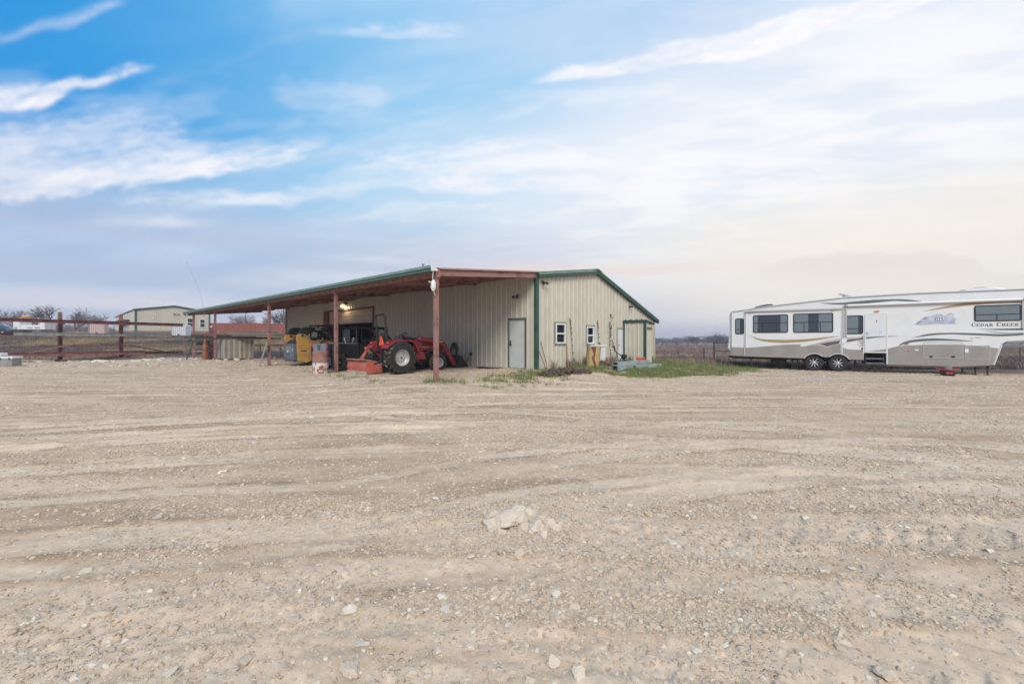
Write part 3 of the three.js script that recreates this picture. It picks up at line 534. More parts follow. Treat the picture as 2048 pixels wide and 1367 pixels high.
// porch on steel posts
const porch = thing('steel_porch', 'rust red steel porch with green fascia along the front of the workshop', 'porch', SHOP.o, SHOP.th);
{
  const PX = -5.02, PT = 3.56, END = -32.6, posts = [0, -6.92, -14.7, -25.0, -30.9];
  const roofY = (x) => mix(3.80, 4.27, (x + 5.25) / 5.25);
  for (const z of posts) { const gy = surfY(...((p) => [p[0], p[2]])(SHOP.w(PX, 0, z))) - 0.05; const p = obj('post', [span(PX - 0.07, PX + 0.07, gy, PT, z - 0.07, z + 0.07, 0.015)], primer, porch); obj('cap_plate', [span(PX - 0.1, PX + 0.1, PT - 0.012, PT + 0.004, z - 0.1, z + 0.1)], primer, p); }
  for (let k = 0; k < 4; k++) obj('eave_beam', [span(PX - 0.06, PX + 0.06, PT + 0.008, PT + 0.2, k === 3 ? END : posts[k + 1] + 0.004, k === 0 ? 0.1 : posts[k])], primer, porch);
  // rafters: the front one is the weathered beam in view
  const raf = (z, w, d, m, nm) => obj(nm, [prism([[PX + 0.07, roofY(PX) - 0.05], [-0.06, roofY(-0.06) - 0.05], [-0.06, roofY(-0.06) - 0.05 - d], [PX + 0.07, roofY(PX) - 0.05 - d]], z - w / 2, z + w / 2)], m, porch);
  raf(0.04, 0.1, 0.19, primer, 'end_beam'); for (const z of posts.slice(1)) raf(z, 0.12, 0.2, primer, 'rafter');
  for (const z of [-3.5, -10.8, -18.2, -21.6, -28]) raf(z, 0.08, 0.18, primer, 'rafter');
  for (const x of [-4.0, -3.0, -2.0, -1.0, -0.2]) obj('purlin', [span(x - 0.03, x + 0.03, roofY(x) - 0.055, roofY(x) - 0.02, END, -0.02), span(x - 0.03, x - 0.02, roofY(x) - 0.17, roofY(x) - 0.055, END, -0.02)], primer, porch);
  const sheetMat = primer;
  for (let z = 0.14; z > END; z -= 0.915) obj('roof_panel', [prism([[-5.26, roofY(-5.26)], [-0.04, roofY(-0.04)], [-0.04, roofY(-0.04) - 0.02], [-5.26, roofY(-5.26) - 0.02]], Math.max(z - 0.912, END), z)], sheetMat, porch);
  obj('fascia', [span(-5.36, -5.265, 3.69, 3.845, END - 0.1, 0.2), span(-5.37, -5.25, 3.815, 3.85, END - 0.1, 0.2)], greenTrim.clone(), porch).material.color.setRGB(0.075, 0.165, 0.12);
  obj('gutter_lip', [span(-5.40, -5.37, 3.78, 3.87, END - 0.1, 0.2)], greenRoof, porch);
  obj('end_cap', [prism([[-5.40, 3.87], [-5.22, 3.87], [-5.10, 3.72], [-5.36, 3.68]], 0.2, 0.215)], whitePaint, porch);
  obj('end_flashing', [prism([[PX + 0.07, roofY(PX) + 0.02], [-0.06, roofY(-0.06) + 0.02], [-0.06, roofY(-0.06) - 0.03], [PX + 0.07, roofY(PX) - 0.03]], 0.145, 0.16)], mat([0.36, 0.24, 0.20], 0.7), porch);
  obj('splice_plate', [span(-5.12, -4.95, 3.52, 3.84, 0.105, 0.118)], primer, porch);
}
// lit lamp above the overhead door
{
  const [x, y, z] = SHOP.w(-0.06, 3.78, -15.84);
  const t = thing('wall_lamp', 'lit wall lamp with warm glowing shade above the overhead door', 'lamp', [x, y, z], SHOP.th);
  obj('mount', [span(-0.1, 0.05, 0.06, 0.26, -0.1, 0.1, 0.02)], mat([0.1, 0.07, 0.05], 0.6), t);
  obj('shade', [lathe([[0.16, -0.12], [0.17, -0.06], [0.13, 0.03], [0.06, 0.07], [0, 0.07]], 20).translate(-0.2, 0.02, 0)], new THREE.MeshStandardMaterial({ color: C(0.8, 0.72, 0.55), emissive: C(1, 0.78, 0.45), emissiveIntensity: 0.75, roughness: 0.6, side: THREE.DoubleSide }), t);
  const L = new THREE.PointLight(C(1, 0.78, 0.48), 1.1, 0, 2); L.position.set(-0.2, -0.16, 0); L.castShadow = true; L.shadow.radius = 4; t.add(L);
}
// flood lights and cameras
function flood(name, label, p, turn) {
  const t = thing(name, label, 'floodlight', p, turn, undefined);
  obj('bracket', [box(0.1, 0.1, 0.05, 0, 0, 0.025, 0.01), rod([0, 0, 0.04], [0, -0.02, 0.1], 0.02)], blackPlastic, t);
  for (const s of [-1, 1]) obj('lamp_head', [place(lathe([[0, 0], [0.035, 0.0], [0.06, 0.1], [0.058, 0.12], [0, 0.11]], 16), s * 0.08, -0.02, 0.1, Math.PI / 2 + 0.5, s * 0.5, 0)], blackPlastic, t);
  obj('sensor', [box(0.05, 0.06, 0.05, 0, -0.1, 0.08, 0.01)], blackPlastic, t); return t;
}
flood('floodlight', 'black twin floodlight on the shaded wall above the entry door', SHOP.w(-0.04, 3.38, -0.96), SHOP.th - Math.PI / 2);
flood('floodlight', 'black twin floodlight high beside the green corner of the gable', SHOP.w(0.36, 3.9, 0.04), SHOP.th);
flood('floodlight', 'small black floodlight on the gable wall above the closet', SHOP.w(7.55, 3.33, 0.04), SHOP.th).scale.setScalar(0.8);
// ---------------------------------------------------------------- machines under the porch
const tyreMat = mat([0.028, 0.028, 0.029], 0.85, { map: wear(0.6, 5, 47) });
const dustyTyre = mat([1, 1, 1], 0.9, { map: patchy([0.03, 0.03, 0.03], [0.20, 0.16, 0.12], 0.35, 7, 48) });
const silverRim = mat([0.55, 0.56, 0.58], 0.45, { metalness: 0.35, map: wear(0.75, 4, 49) });
const blackSteel = mat([0.022, 0.023, 0.025], 0.5, { map: wear(0.6, 4, 50) });
const redPaint = mat([0.275, 0.026, 0.04], 0.42, { map: wear(0.78, 4, 51, 1, 0.08) });
const rustMech = mat([1, 1, 1], 0.85, { map: patchy([0.10, 0.05, 0.035], [0.16, 0.08, 0.05], 0.5, 6, 119) });
const darkMech = mat([0.025, 0.023, 0.022], 0.7, { map: wear(0.55, 6, 52) });
const atShop = (bx, bz, dy = 0) => { const p = SHOP.w(bx, 0, bz); return [p[0], surfY(p[0], p[2]) + dy, p[2]]; };
// lugged wheel whose axle runs along z; chevron lugs are real bars
function lugWheel(parent, x, y, z, R, W, rimR, n, rimMat, deep, lugH = 0.05) {
  const w = obj('wheel', [place(lathe([[rimR, -W * 0.42], [rimR + 0.03, -W * 0.5], [R * 0.86, -W * 0.52], [R * 0.955, -W * 0.43], [R - lugH, -W * 0.25], [R - lugH, W * 0.25], [R * 0.955, W * 0.43], [R * 0.86, W * 0.52], [rimR + 0.03, W * 0.5], [rimR, W * 0.42]], 44), x, y, z, Math.PI / 2)], tyreMat, parent);
  const lug = []; for (let i = 0; i < n; i++) for (const s of [-1, 1]) {
    const a0 = (i + (s > 0 ? 0.5 : 0)) / n * 2 * Math.PI, sw = 2.1 * Math.PI / n * 0.95, p = (a, r, zz) => [x + r * Math.cos(a), y + r * Math.sin(a), z + zz];
    lug.push(bar(p(a0, R - lugH * 0.45, s * W * 0.02), p(a0 - sw * 0.5, R - lugH * 0.55, s * W * 0.40), R * 0.075, lugH * 1.15), bar(p(a0 - sw * 0.5, R - lugH * 0.6, s * W * 0.38), p(a0 - sw * 0.72, R * 0.86, s * W * 0.51), R * 0.07, lugH * 0.9));
  }
  kind(obj('tread', lug, dustyTyre, w), 'stuff');
  obj('rim', [place(lathe([[rimR + 0.012, W * 0.42], [rimR - 0.03, W * 0.40], [rimR - 0.035, W * 0.1], [rimR * 0.62, deep], [rimR * 0.5, deep + 0.05], [rimR * 0.38, deep + 0.06], [0, deep + 0.05]], 36), x, y, z, Math.PI / 2, 0, 0), place(lathe([[rimR + 0.012, -W * 0.42], [rimR - 0.03, -W * 0.40], [rimR - 0.03, W * 0.1]], 30), x, y, z, Math.PI / 2)], rimMat, w);
  obj('hub', [place(lathe([[0, deep + 0.09], [rimR * 0.16, deep + 0.085], [rimR * 0.2, deep + 0.05]], 16), x, y, z, Math.PI / 2) ], mat([0.22, 0.22, 0.23], 0.5, { metalness: 0.5 }), w);
  for (let i = 0; i < 8; i++) { const a = i * Math.PI / 4; obj('wheel_bolt', [cyl(0.014, 0.014, 0.03, 6, x + rimR * 0.44 * Math.cos(a), y + rimR * 0.44 * Math.sin(a), z + deep + 0.07, Math.PI / 2)], darkMech, w); }
  return w;
}
{
  const t = thing('tractor', 'red compact tractor with front loader and folded roll bar under the porch', 'tractor', atShop(-3.92, -4.42), SHOP.th);
  const place2 = (k) => k;
  lugWheel(t, 0, 0.655, 0.66, 0.655, 0.40, 0.33, 20, silverRim, 0.02);
  const far = lugWheel(t, 0, 0.655, -0.66, 0.655, 0.40, 0.33, 20, silverRim, 0.02);
  lugWheel(t, 1.95, 0.40, 0.58, 0.40, 0.27, 0.20, 18, silverRim, 0.03, 0.03); lugWheel(t, 1.95, 0.40, -0.58, 0.40, 0.27, 0.20, 18, silverRim, 0.03, 0.03);
  obj('chassis', [span(-0.35, 1.2, 0.5, 0.95, -0.22, 0.22, 0.05), cyl(0.13, 0.13, 1.1, 16, 0, 0.655, 0, Math.PI / 2), span(0.9, 2.35, 0.45, 0.8, -0.2, 0.2, 0.03), span(1.85, 2.05, 0.34, 0.48, -0.5, 0.5), span(0.2, 1.0, 0.46, 0.56, 0.2, 0.52), span(0.2, 1.0, 0.46, 0.56, -0.52, -0.2), span(1.05, 1.5, 0.4, 0.75, 0.16, 0.3)], darkMech, t);
  obj('hood', [prism([[0.95, 0.95], [0.98, 1.42], [1.5, 1.40], [2.1, 1.27], [2.42, 1.12], [2.48, 0.86], [1.6, 0.84], [1.5, 0.95]], -0.27, 0.27, 0.05)], redPaint, t);
  for (let i = 0; i < 3; i++) obj('louvre', [span(1.02, 1.28, 1.16 + i * 0.055, 1.185 + i * 0.055, 0.268, 0.28)], darkMech, t);
  obj('dash', [prism([[0.72, 0.95], [0.66, 1.38], [0.80, 1.48], [0.97, 1.44], [0.97, 0.95]], -0.24, 0.24, 0.03)], blackPlastic, t);
  const sw = obj('steering_wheel', [place(clean(new THREE.TorusGeometry(0.19, 0.016, 8, 28)), 0.56, 1.55, 0, 0, Math.PI / 2 - 0.001, 0).rotateZ(0)], blackPlastic, t);
  sw.geometry.translate(-0.56, -1.55, 0).rotateZ(-0.95).translate(0.56, 1.55, 0);
  obj('steering_column', [rod([0.72, 1.36, 0], [0.56, 1.55, 0], 0.025), rod([0.47, 1.42, 0], [0.65, 1.68, 0], 0.012), rod([0.56, 1.55, -0.18], [0.56, 1.55, 0.18], 0.012)], blackPlastic, t);
  for (const s of [-1, 1]) {
    const f = obj('fender', [prism([[-0.66, 1.03], [-0.60, 1.14], [-0.28, 1.33], [0.42, 1.36], [0.62, 1.30], [0.86, 0.86], [0.82, 0.84], [0.58, 1.24], [0.40, 1.30], [-0.26, 1.27], [-0.56, 1.09], [-0.62, 1.0]], s > 0 ? 0.34 : -0.80, s > 0 ? 0.80 : -0.34, 0.01), prism([[-0.62, 1.0], [-0.28, 1.30], [0.42, 1.32], [0.6, 1.26], [0.5, 0.75], [-0.3, 0.6]], s > 0 ? 0.33 : -0.36, s > 0 ? 0.36 : -0.33)], redPaint, t);
    obj('tail_lamp', [box(0.05, 0.07, 0.12, -0.52, 1.24, s * 0.6, 0.012)], mat([0.55, 0.10, 0.04], 0.3), f);
    obj('grab_rail', [tube([[-0.1, 1.32, s * 0.42], [-0.08, 1.45, s * 0.42], [0.25, 1.45, s * 0.42], [0.28, 1.33, s * 0.42]], 0.014, 6, 18)], blackPlastic, f);
    // roll bar leg, pivot, upper hoop
    obj('roll_bar_post', [bar([-0.36, 0.8, s * 0.36], [-0.42, 1.72, s * 0.34], 0.075, 0.075, 0.012)], blackSteel, t);
    obj('roll_bar_pivot', [box(0.12, 0.14, 0.11, -0.42, 1.72, s * 0.34, 0.02), cyl(0.022, 0.022, 0.2, 10, -0.42, 1.75, s * 0.34, Math.PI / 2)], blackSteel, t);
  }
  obj('roll_bar_hoop', [tube([[-0.42, 1.72, 0.34], [-0.46, 2.05, 0.34], [-0.48, 2.27, 0.335], [-0.485, 2.35, 0.25], [-0.485, 2.355, 0], [-0.485, 2.35, -0.25], [-0.48, 2.27, -0.335], [-0.46, 2.05, -0.34], [-0.42, 1.72, -0.34]], 0.036, 8, 60)], blackSteel, t);
  const seat = obj('seat', [box(0.42, 0.14, 0.46, -0.05, 1.12, 0, 0.05), place(box(0.12, 0.5, 0.44, 0, 0, 0, 0.05), -0.28, 1.40, 0, 0, 0, 0.14)], blackPlastic, t);
  obj('slow_vehicle_triangle', [place(prism([[-0.19, -0.16], [-0.17, -0.2], [0.17, -0.2], [0.19, -0.16], [0.03, 0.17], [-0.03, 0.17]], 0, 0.01), -0.44, 1.34, 0.02, 0, -Math.PI / 2, 0.1)], mat([0.75, 0.08, 0.02], 0.4), t);
  obj('hitch_arms', [bar([-0.3, 0.55, 0.3], [-0.95, 0.42, 0.36], 0.06, 0.05), bar([-0.3, 0.55, -0.3], [-0.95, 0.42, -0.36], 0.06, 0.05), bar([-0.2, 0.95, 0.25], [-0.62, 0.92, 0.3], 0.05), bar([-0.2, 0.95, -0.25], [-0.62, 0.92, -0.3], 0.05), rod([-0.62, 0.92, 0.3], [-0.7, 0.47, 0.34], 0.018), rod([-0.62, 0.92, -0.3], [-0.7, 0.47, -0.34], 0.018), rod([-0.3, 0.9, 0], [-0.9, 0.9, 0], 0.025)], darkMech, t);
  // loader
  for (const s of [-1, 1]) {
    obj('loader_tower', [prism([[0.92, 0.55], [0.88, 1.38], [1.02, 1.46], [1.16, 1.40], [1.22, 0.95], [1.42, 0.55]], s * 0.44 - 0.04, s * 0.44 + 0.04, 0.01)], redPaint, t);
    obj('loader_arm', [prism([[0.92, 1.44], [1.0, 1.50], [2.18, 1.36], [2.32, 1.26], [2.98, 0.30], [2.86, 0.20], [2.76, 0.26], [2.12, 1.16], [1.4, 1.30], [1.02, 1.32]], s * 0.56 - 0.05, s * 0.56 + 0.05, 0.012)], redPaint, t);
    obj('lift_cylinder', [rod([1.08, 0.95, s * 0.54], [1.75, 1.05, s * 0.55], 0.05, 0.05, 10), rod([1.75, 1.05, s * 0.55], [2.0, 1.16, s * 0.55], 0.025, 0.025, 8)], redPaint, t);
    obj('tilt_cylinder', [rod([2.2, 1.18, s * 0.48], [2.62, 0.72, s * 0.48], 0.042, 0.042, 10), rod([2.62, 0.72, s * 0.48], [2.9, 0.42, s * 0.48], 0.02, 0.02, 8)], blackSteel, t);
  }
  for (const s of [-1, 1]) {
    obj('loader_decal', [span(1.95, 2.2, 1.27, 1.30, s * 0.612 - 0.002, s * 0.612 + 0.002)], mat([0.66, 0.64, 0.62], 0.5), t);
    obj('hood_decal', [span(1.35, 2.0, 1.04, 1.07, s * 0.274 - 0.004, s * 0.274 + 0.004)], mat([0.60, 0.58, 0.57], 0.5), t);
    obj('hydraulic_hose', [tube([[0.98, 1.3, s * 0.5], [1.3, 1.44, s * 0.51], [1.9, 1.40, s * 0.49], [2.3, 1.16, s * 0.47], [2.55, 0.88, s * 0.47]], 0.014, 6, 40)], blackPlastic, t);
    obj('hydraulic_hose', [tube([[1.0, 0.9, s * 0.48], [0.9, 0.7, s * 0.45], [0.75, 0.62, s * 0.35], [0.6, 0.7, s * 0.25]], 0.014, 6, 30)], blackPlastic, t);
    obj('pin', [cyl(0.035, 0.035, 0.14, 12, 0.97, 1.41, s * 0.56, Math.PI / 2), cyl(0.03, 0.03, 0.14, 12, 2.88, 0.27, s * 0.56, Math.PI / 2)], steel, t);
    obj('head_lamp', [box(0.03, 0.1, 0.14, 2.46, 1.0, s * 0.17, 0.01)], mat([0.6, 0.6, 0.6], 0.2), t);
  }
  obj('muffler', [cyl(0.05, 0.05, 0.4, 14, 1.7, 0.95, 0.32, 0, 0, Math.PI / 2), rod([1.9, 0.95, 0.32], [1.98, 0.7, 0.34], 0.025)], rustMech, t);
  obj('pto_guard', [box(0.12, 0.16, 0.24, -0.4, 0.62, 0, 0.02)], blackPlastic, t);
  obj('control_levers', [rod([-0.02, 1.3, 0.36], [0.05, 1.52, 0.38], 0.012), rod([0.08, 1.3, 0.36], [0.16, 1.5, 0.38], 0.012)], blackPlastic, t);
  obj('cross_tube', [rod([2.5, 0.78, -0.56], [2.5, 0.78, 0.56], 0.05, 0.05, 12)], redPaint, t);
  obj('bucket', [prism([[2.9, 0.12], [2.9, 0.66], [2.98, 0.7], [3.05, 0.62], [3.02, 0.2], [3.2, 0.08], [3.62, 0.05], [3.62, 0.02], [3.1, 0.02]], -0.78, 0.78), prism([[2.92, 0.1], [2.92, 0.66], [3.06, 0.66], [3.6, 0.07], [3.6, 0.03]], 0.78, 0.80), prism([[2.92, 0.1], [2.92, 0.66], [3.06, 0.66], [3.6, 0.07], [3.6, 0.03]], -0.80, -0.78)], blackSteel, t);
  obj('cutting_edge', [span(3.45, 3.68, 0.012, 0.03, -0.79, 0.79)], mat([0.2, 0.13, 0.08], 0.7), t);
}
{
  // box blade behind the tractor
  const orange = mat([1, 1, 1], 0.5, { map: patchy([0.48, 0.105, 0.075], [0.42, 0.155, 0.12], 0.4, 4, 60) });
  const t = thing('box_blade', 'orange red box blade with rusty top standing behind the tractor', 'box blade', atShop(-4.95, -5.15), SHOP.th);
  obj('rear_plate', [prism([[-0.02, 0.09], [-0.05, 0.30], [-0.02, 0.50], [0.03, 0.50], [0.0, 0.30], [0.03, 0.09]], -0.78, 0.70)], orange, t);
  obj('side_plate', [prism([[-0.04, 0.04], [-0.04, 0.52], [0.30, 0.54], [0.62, 0.42], [0.66, 0.06]], 0.70, 0.73)], orange, t);
  obj('side_plate', [prism([[-0.04, 0.04], [-0.04, 0.52], [0.30, 0.54], [0.62, 0.42], [0.66, 0.06]], -0.81, -0.78)], orange, t);
  obj('blade_edge', [span(-0.06, -0.025, 0.0, 0.12, -0.78, 0.70)], mat([1, 1, 1], 0.6, { map: patchy([0.30, 0.26, 0.24], [0.42, 0.38, 0.34], 0.5, 6, 61) }), t);
  obj('top_bar', [place(span(-0.16, 0.16, -0.03, 0.03, -0.80, 0.66), 0.06, 0.56, 0, 0, 0, -0.15)], mat([1, 1, 1], 0.8, { map: patchy([0.22, 0.10, 0.06], [0.30, 0.20, 0.14], 0.5, 6, 62) }), t);
  obj('decal', [span(0.12, 0.42, 0.40, 0.45, 0.7305, 0.733)], mat([0.45, 0.30, 0.22], 0.5), t); obj('decal_print', [span(0.15, 0.39, 0.413, 0.437, 0.7335, 0.735)], mat([0.15, 0.06, 0.04], 0.5), t);
  obj('hitch_frame', [bar([0.1, 0.55, -0.1], [0.42, 1.02, -0.02], 0.05, 0.06), bar([0.1, 0.55, 0.12], [0.42, 1.02, 0.02], 0.05, 0.06), bar([0.55, 0.45, 0.1], [0.42, 1.02, 0.02], 0.05, 0.06), bar([0.55, 0.45, -0.1], [0.42, 1.02, -0.02], 0.05, 0.06), span(0.3, 0.5, 0.98, 1.08, -0.06, 0.06)], orange, t);
  for (let i = 0; i < 4; i++) obj('shank', [span(0.34, 0.42, 0.05, 0.5, -0.6 + i * 0.38, -0.57 + i * 0.38)], darkMech, t);
}
{
  // four-seat utility vehicle
  const body = mat([0.018, 0.021, 0.026], 0.45, { map: wear(0.7, 4, 63) }), grey = mat([0.21, 0.22, 0.25], 0.45, { map: wear(0.8, 4, 64) }), seatM = mat([0.03, 0.03, 0.032], 0.8);
  const t = thing('utility_vehicle', 'dark crew cab utility vehicle with grey tailgate parked beside the tractor', 'utility vehicle', atShop(-4.55, -8.25), SHOP.th);
  for (const [x, z] of [[0, 0.66], [0, -0.66], [2.95, 0.66], [2.95, -0.66]]) lugWheel(t, x, 0.36, z, 0.36, 0.27, 0.18, 16, blackSteel, 0.03, 0.03);
  obj('chassis', [span(-0.35, 3.3, 0.34, 0.5, -0.5, 0.5, 0.03), span(0.6, 2.4, 0.32, 0.42, -0.72, 0.72, 0.02)], darkMech, t);
  const bed = obj('cargo_bed', [span(-0.55, 0.75, 0.78, 0.84, -0.74, 0.74), span(-0.55, 0.75, 0.84, 1.18, 0.68, 0.76, 0.02), span(-0.55, 0.75, 0.84, 1.18, -0.76, -0.68, 0.02), span(0.70, 0.78, 0.84, 1.2, -0.7, 0.7)], body, t);
  obj('bed_rail', [bar([-0.55, 1.21, 0.72], [0.85, 1.21, 0.72], 0.07, 0.04, 0.015), bar([-0.55, 1.21, -0.72], [0.85, 1.21, -0.72], 0.07, 0.04, 0.015)], mat([0.17, 0.18, 0.20], 0.4), bed);
  obj('side_skirt', [prism([[-0.55, 0.86], [-0.5, 0.66], [-0.32, 0.62], [-0.2, 0.72], [0.25, 0.74], [0.45, 0.5], [0.9, 0.5], [0.9, 1.15], [-0.55, 1.15]], 0.762, 0.785, 0.005)], body, t);
  const tg = obj('tailgate', [prism(roundRect(-0.62, 0.82, 0.62, 1.2, 0.04), 0, 0.05, 0.01).rotateY(-Math.PI / 2).translate(-0.56, 0, 0)], grey, t);
  obj('emblem', [place(clean(new THREE.TorusGeometry(0.075, 0.018, 6, 20)), -0.62, 1.04, 0.0, 0, Math.PI / 2), box(0.01, 0.05, 0.42, -0.617, 1.12, 0.0), box(0.012, 0.03, 0.2, -0.618, 0.94, 0.0)], mat([0.05, 0.055, 0.06], 0.5), tg);
  for (const s of [-1, 1]) { const l = obj('tail_light', [box(0.06, 0.20, 0.09, -0.57, 1.08, s * 0.70, 0.02)], mat([0.45, 0.02, 0.05], 0.25), t); obj('light_housing', [box(0.05, 0.36, 0.13, -0.545, 1.05, s * 0.70, 0.02)], blackPlastic, l); }
  obj('door', [prism([[0.95, 0.5], [0.95, 1.18], [1.85, 1.14], [1.9, 0.55], [1.75, 0.44]], 0.73, 0.77, 0.01)], body, t); obj('door', [prism([[1.95, 0.55], [1.9, 1.14], [2.75, 1.1], [2.55, 0.72], [2.4, 0.5]], 0.73, 0.77, 0.01)], body, t);
  obj('door', [span(0.95, 2.7, 0.5, 1.12, -0.77, -0.73)], body, t);
  obj('hood', [prism([[2.55, 0.75], [2.62, 1.12], [3.2, 1.02], [3.5, 0.85], [3.5, 0.55], [3.3, 0.74], [2.7, 0.74]], -0.7, 0.7, 0.03)], body, t);
  for (const s of [-1, 1]) obj('cage', [tube([[0.86, 0.9, s * 0.7], [0.84, 1.5, s * 0.66], [0.92, 1.88, s * 0.62], [1.6, 1.93, s * 0.62], [2.2, 1.9, s * 0.62], [2.75, 1.15, s * 0.68]], 0.036, 8, 50), rod([1.85, 0.9, s * 0.69], [1.78, 1.92, s * 0.62], 0.034)], blackSteel, t);
  obj('cage_cross', [rod([0.93, 1.88, -0.62], [0.93, 1.88, 0.62], 0.03)], blackSteel, t); obj('cage_cross', [rod([1.78, 1.92, -0.62], [1.78, 1.92, 0.62], 0.03)], blackSteel, t); obj('cage_cross', [rod([2.2, 1.9, -0.62], [2.2, 1.9, 0.62], 0.03)], blackSteel, t);
  obj('cab_roof', [prism([[0.8, 1.93], [0.9, 2.0], [2.2, 1.99], [2.32, 1.92], [2.2, 1.93], [0.9, 1.94]], -0.72, 0.72, 0.015)], body, t);
  obj('rear_screen', [span(0.83, 0.85, 1.22, 1.86, -0.6, 0.02)], body, t);
  for (const [x, z] of [[1.15, 0.32], [1.15, -0.32], [2.05, 0.32], [2.05, -0.32]]) obj('seat', [box(0.45, 0.12, 0.5, x, 0.85, z, 0.05), place(box(0.12, 0.62, 0.48, 0, 0, 0, 0.05), x - 0.22, 1.15, z, 0, 0, 0.15)], seatM, t);
  obj('steering_wheel', [place(clean(new THREE.TorusGeometry(0.17, 0.018, 8, 24)), 2.52, 1.2, -0.32, 0, 1.2)], blackPlastic, t);
  for (const z of [-0.30, 0.30]) obj('gun_rest', [bar([0.80, 1.22, z], [0.80, 1.36, z + Math.sign(z) * 0.1], 0.025), box(0.02, 0.14, 0.10, 0.795, 1.42, z + Math.sign(z) * 0.13, 0.008)], mat([0.42, 0.44, 0.46], 0.5), t);
  obj('mud_flap', [span(-0.42, -0.4, 0.25, 0.62, 0.5, 0.76)], blackPlastic, t);
}
{
  // skid steer loader, seen from behind
  const yellow = mat([1, 1, 1], 0.42, { map: patchy([0.46, 0.27, 0.07], [0.34, 0.20, 0.08], 0.35, 4, 65) }), grey = mat([0.12, 0.135, 0.155], 0.5, { map: wear(0.75, 4, 66) });
  const t = thing('skid_steer_loader', 'yellow and black skid steer loader with dark grey rear door', 'loader', atShop(-2.65, -13.55), SHOP.th);
  for (const [x, z] of [[-0.55, 0.72], [-0.55, -0.72], [0.75, 0.72], [0.75, -0.72]]) lugWheel(t, x, 0.42, z, 0.42, 0.30, 0.22, 16, yellow, 0.03, 0.035);
  obj('body', [span(-1.35, 1.2, 0.35, 0.9, -0.56, 0.56, 0.04), span(-1.2, 0.1, 0.9, 1.35, -0.55, 0.55, 0.04)], yellow, t);
  const rd = obj('rear_door', [prism([[-0.64, 0.26], [0.64, 0.26], [0.64, 1.02], [0.52, 1.14], [-0.52, 1.14], [-0.64, 1.02]], 0, 0.42, 0.03).rotateY(-Math.PI / 2).translate(-1.38, 0, 0)], grey, t);
  obj('door_panel', [span(-1.815, -1.79, 0.42, 0.98, -0.36, 0.36)], mat([0.19, 0.20, 0.21], 0.5), rd); obj('reflector', [box(0.012, 0.12, 0.05, -1.807, 0.8, 0.52)], mat([0.7, 0.7, 0.7], 0.3), rd); obj('label', [box(0.012, 0.13, 0.09, -1.822, 0.72, -0.05)], mat([0.7, 0.7, 0.72], 0.5), rd);
  obj('rear_bumper', [span(-1.80, -1.38, 0.16, 0.25, -0.6, 0.6, 0.02)], grey, t);
  for (const s of [-1, 1]) {
    obj('lift_tower', [prism([[-1.62, 0.22], [-1.66, 0.9], [-1.70, 1.55], [-1.55, 1.66], [-1.25, 1.62], [-0.85, 1.22], [-0.95, 0.95], [-0.92, 0.22], [-1.2, 0.12]], s * 0.78 - 0.08, s * 0.78 + 0.08, 0.012)], yellow, t);
    obj('lift_arm', [prism([[-1.62, 1.62], [-1.42, 1.96], [-1.2, 2.02], [0.2, 1.98], [1.2, 1.0], [1.55, 0.35], [1.38, 0.3], [1.0, 0.92], [0.1, 1.78], [-0.9, 1.82], [-1.12, 1.60], [-1.35, 1.64]], s * 0.76 - 0.07, s * 0.76 + 0.07, 0.012)], blackSteel, t);
    obj('pin', [cyl(0.06, 0.06, 0.26, 14, -1.42, 1.56, s * 0.76, Math.PI / 2)], darkMech, t);
    obj('tower_slot', [span(-1.5, -1.2, 0.72, 0.78, s * 0.862 - 0.004, s * 0.862 + 0.004)], darkMech, t);
    obj('tail_lamp', [box(0.03, 0.12, 0.08, -1.69, 1.2, s * 0.78, 0.01)], mat([0.45, 0.03, 0.03], 0.3), t);
    obj('lift_hose', [tube([[-1.2, 0.95, s * 0.66], [-1.28, 1.3, s * 0.66], [-1.1, 1.6, s * 0.67], [-0.7, 1.78, s * 0.67], [0.0, 1.82, s * 0.67]], 0.018, 6, 30)], blackPlastic, t);
    obj('lift_cylinder', [rod([-1.1, 0.7, s * 0.66], [-0.3, 1.2, s * 0.66], 0.05, 0.05, 10), rod([-0.3, 1.2, s * 0.66], [0.2, 1.55, s * 0.68], 0.028, 0.028, 8)], darkMech, t);
    obj('side_cover', [prism([[-0.9, 0.95], [-0.9, 1.30], [0.3, 1.30], [0.5, 0.95]], s * 0.62 - 0.03, s * 0.62 + 0.03)], yellow, t);
    obj('arm_lettering', [span(-0.75, -0.35, 1.86, 1.95, s * 0.832 - 0.002, s * 0.832 + 0.002)], mat([0.05, 0.05, 0.05], 0.5), t);
  }
  const font = await new FontLoader().loadAsync('fonts/droid/droid_sans_bold.typeface.json');
  const g = new TextGeometry('CAT', { font, size: 0.11, depth: 0.004, curveSegments: 4, bevelEnabled: false }); g.translate(-0.72, 1.855, 0.835);
  obj('lettering', [g], mat([0.72, 0.72, 0.70], 0.5), t, true);
  const cab = obj('cab', [span(-0.45, -0.38, 0.9, 2.08, -0.5, -0.44), span(-0.45, -0.38, 0.9, 2.08, 0.44, 0.5), span(0.85, 0.92, 0.9, 2.08, 0.44, 0.5), span(0.85, 0.92, 0.9, 2.08, -0.5, -0.44), span(-0.5, 0.98, 2.08, 2.16, -0.54, 0.54, 0.02), span(-0.42, -0.38, 0.9, 1.5, -0.44, 0.44)], blackSteel, t);
  for (const s of [-1, 1]) for (let i = 0; i < 5; i++) obj('side_screen', [span(-0.38, 0.85, 1.05 + i * 0.2, 1.06 + i * 0.2, s * 0.47 - 0.005, s * 0.47 + 0.005)], blackSteel, cab);
  obj('operator_seat', [box(0.4, 0.12, 0.42, 0.1, 1.1, 0, 0.04), box(0.1, 0.5, 0.4, -0.12, 1.36, 0, 0.04)], blackPlastic, t);
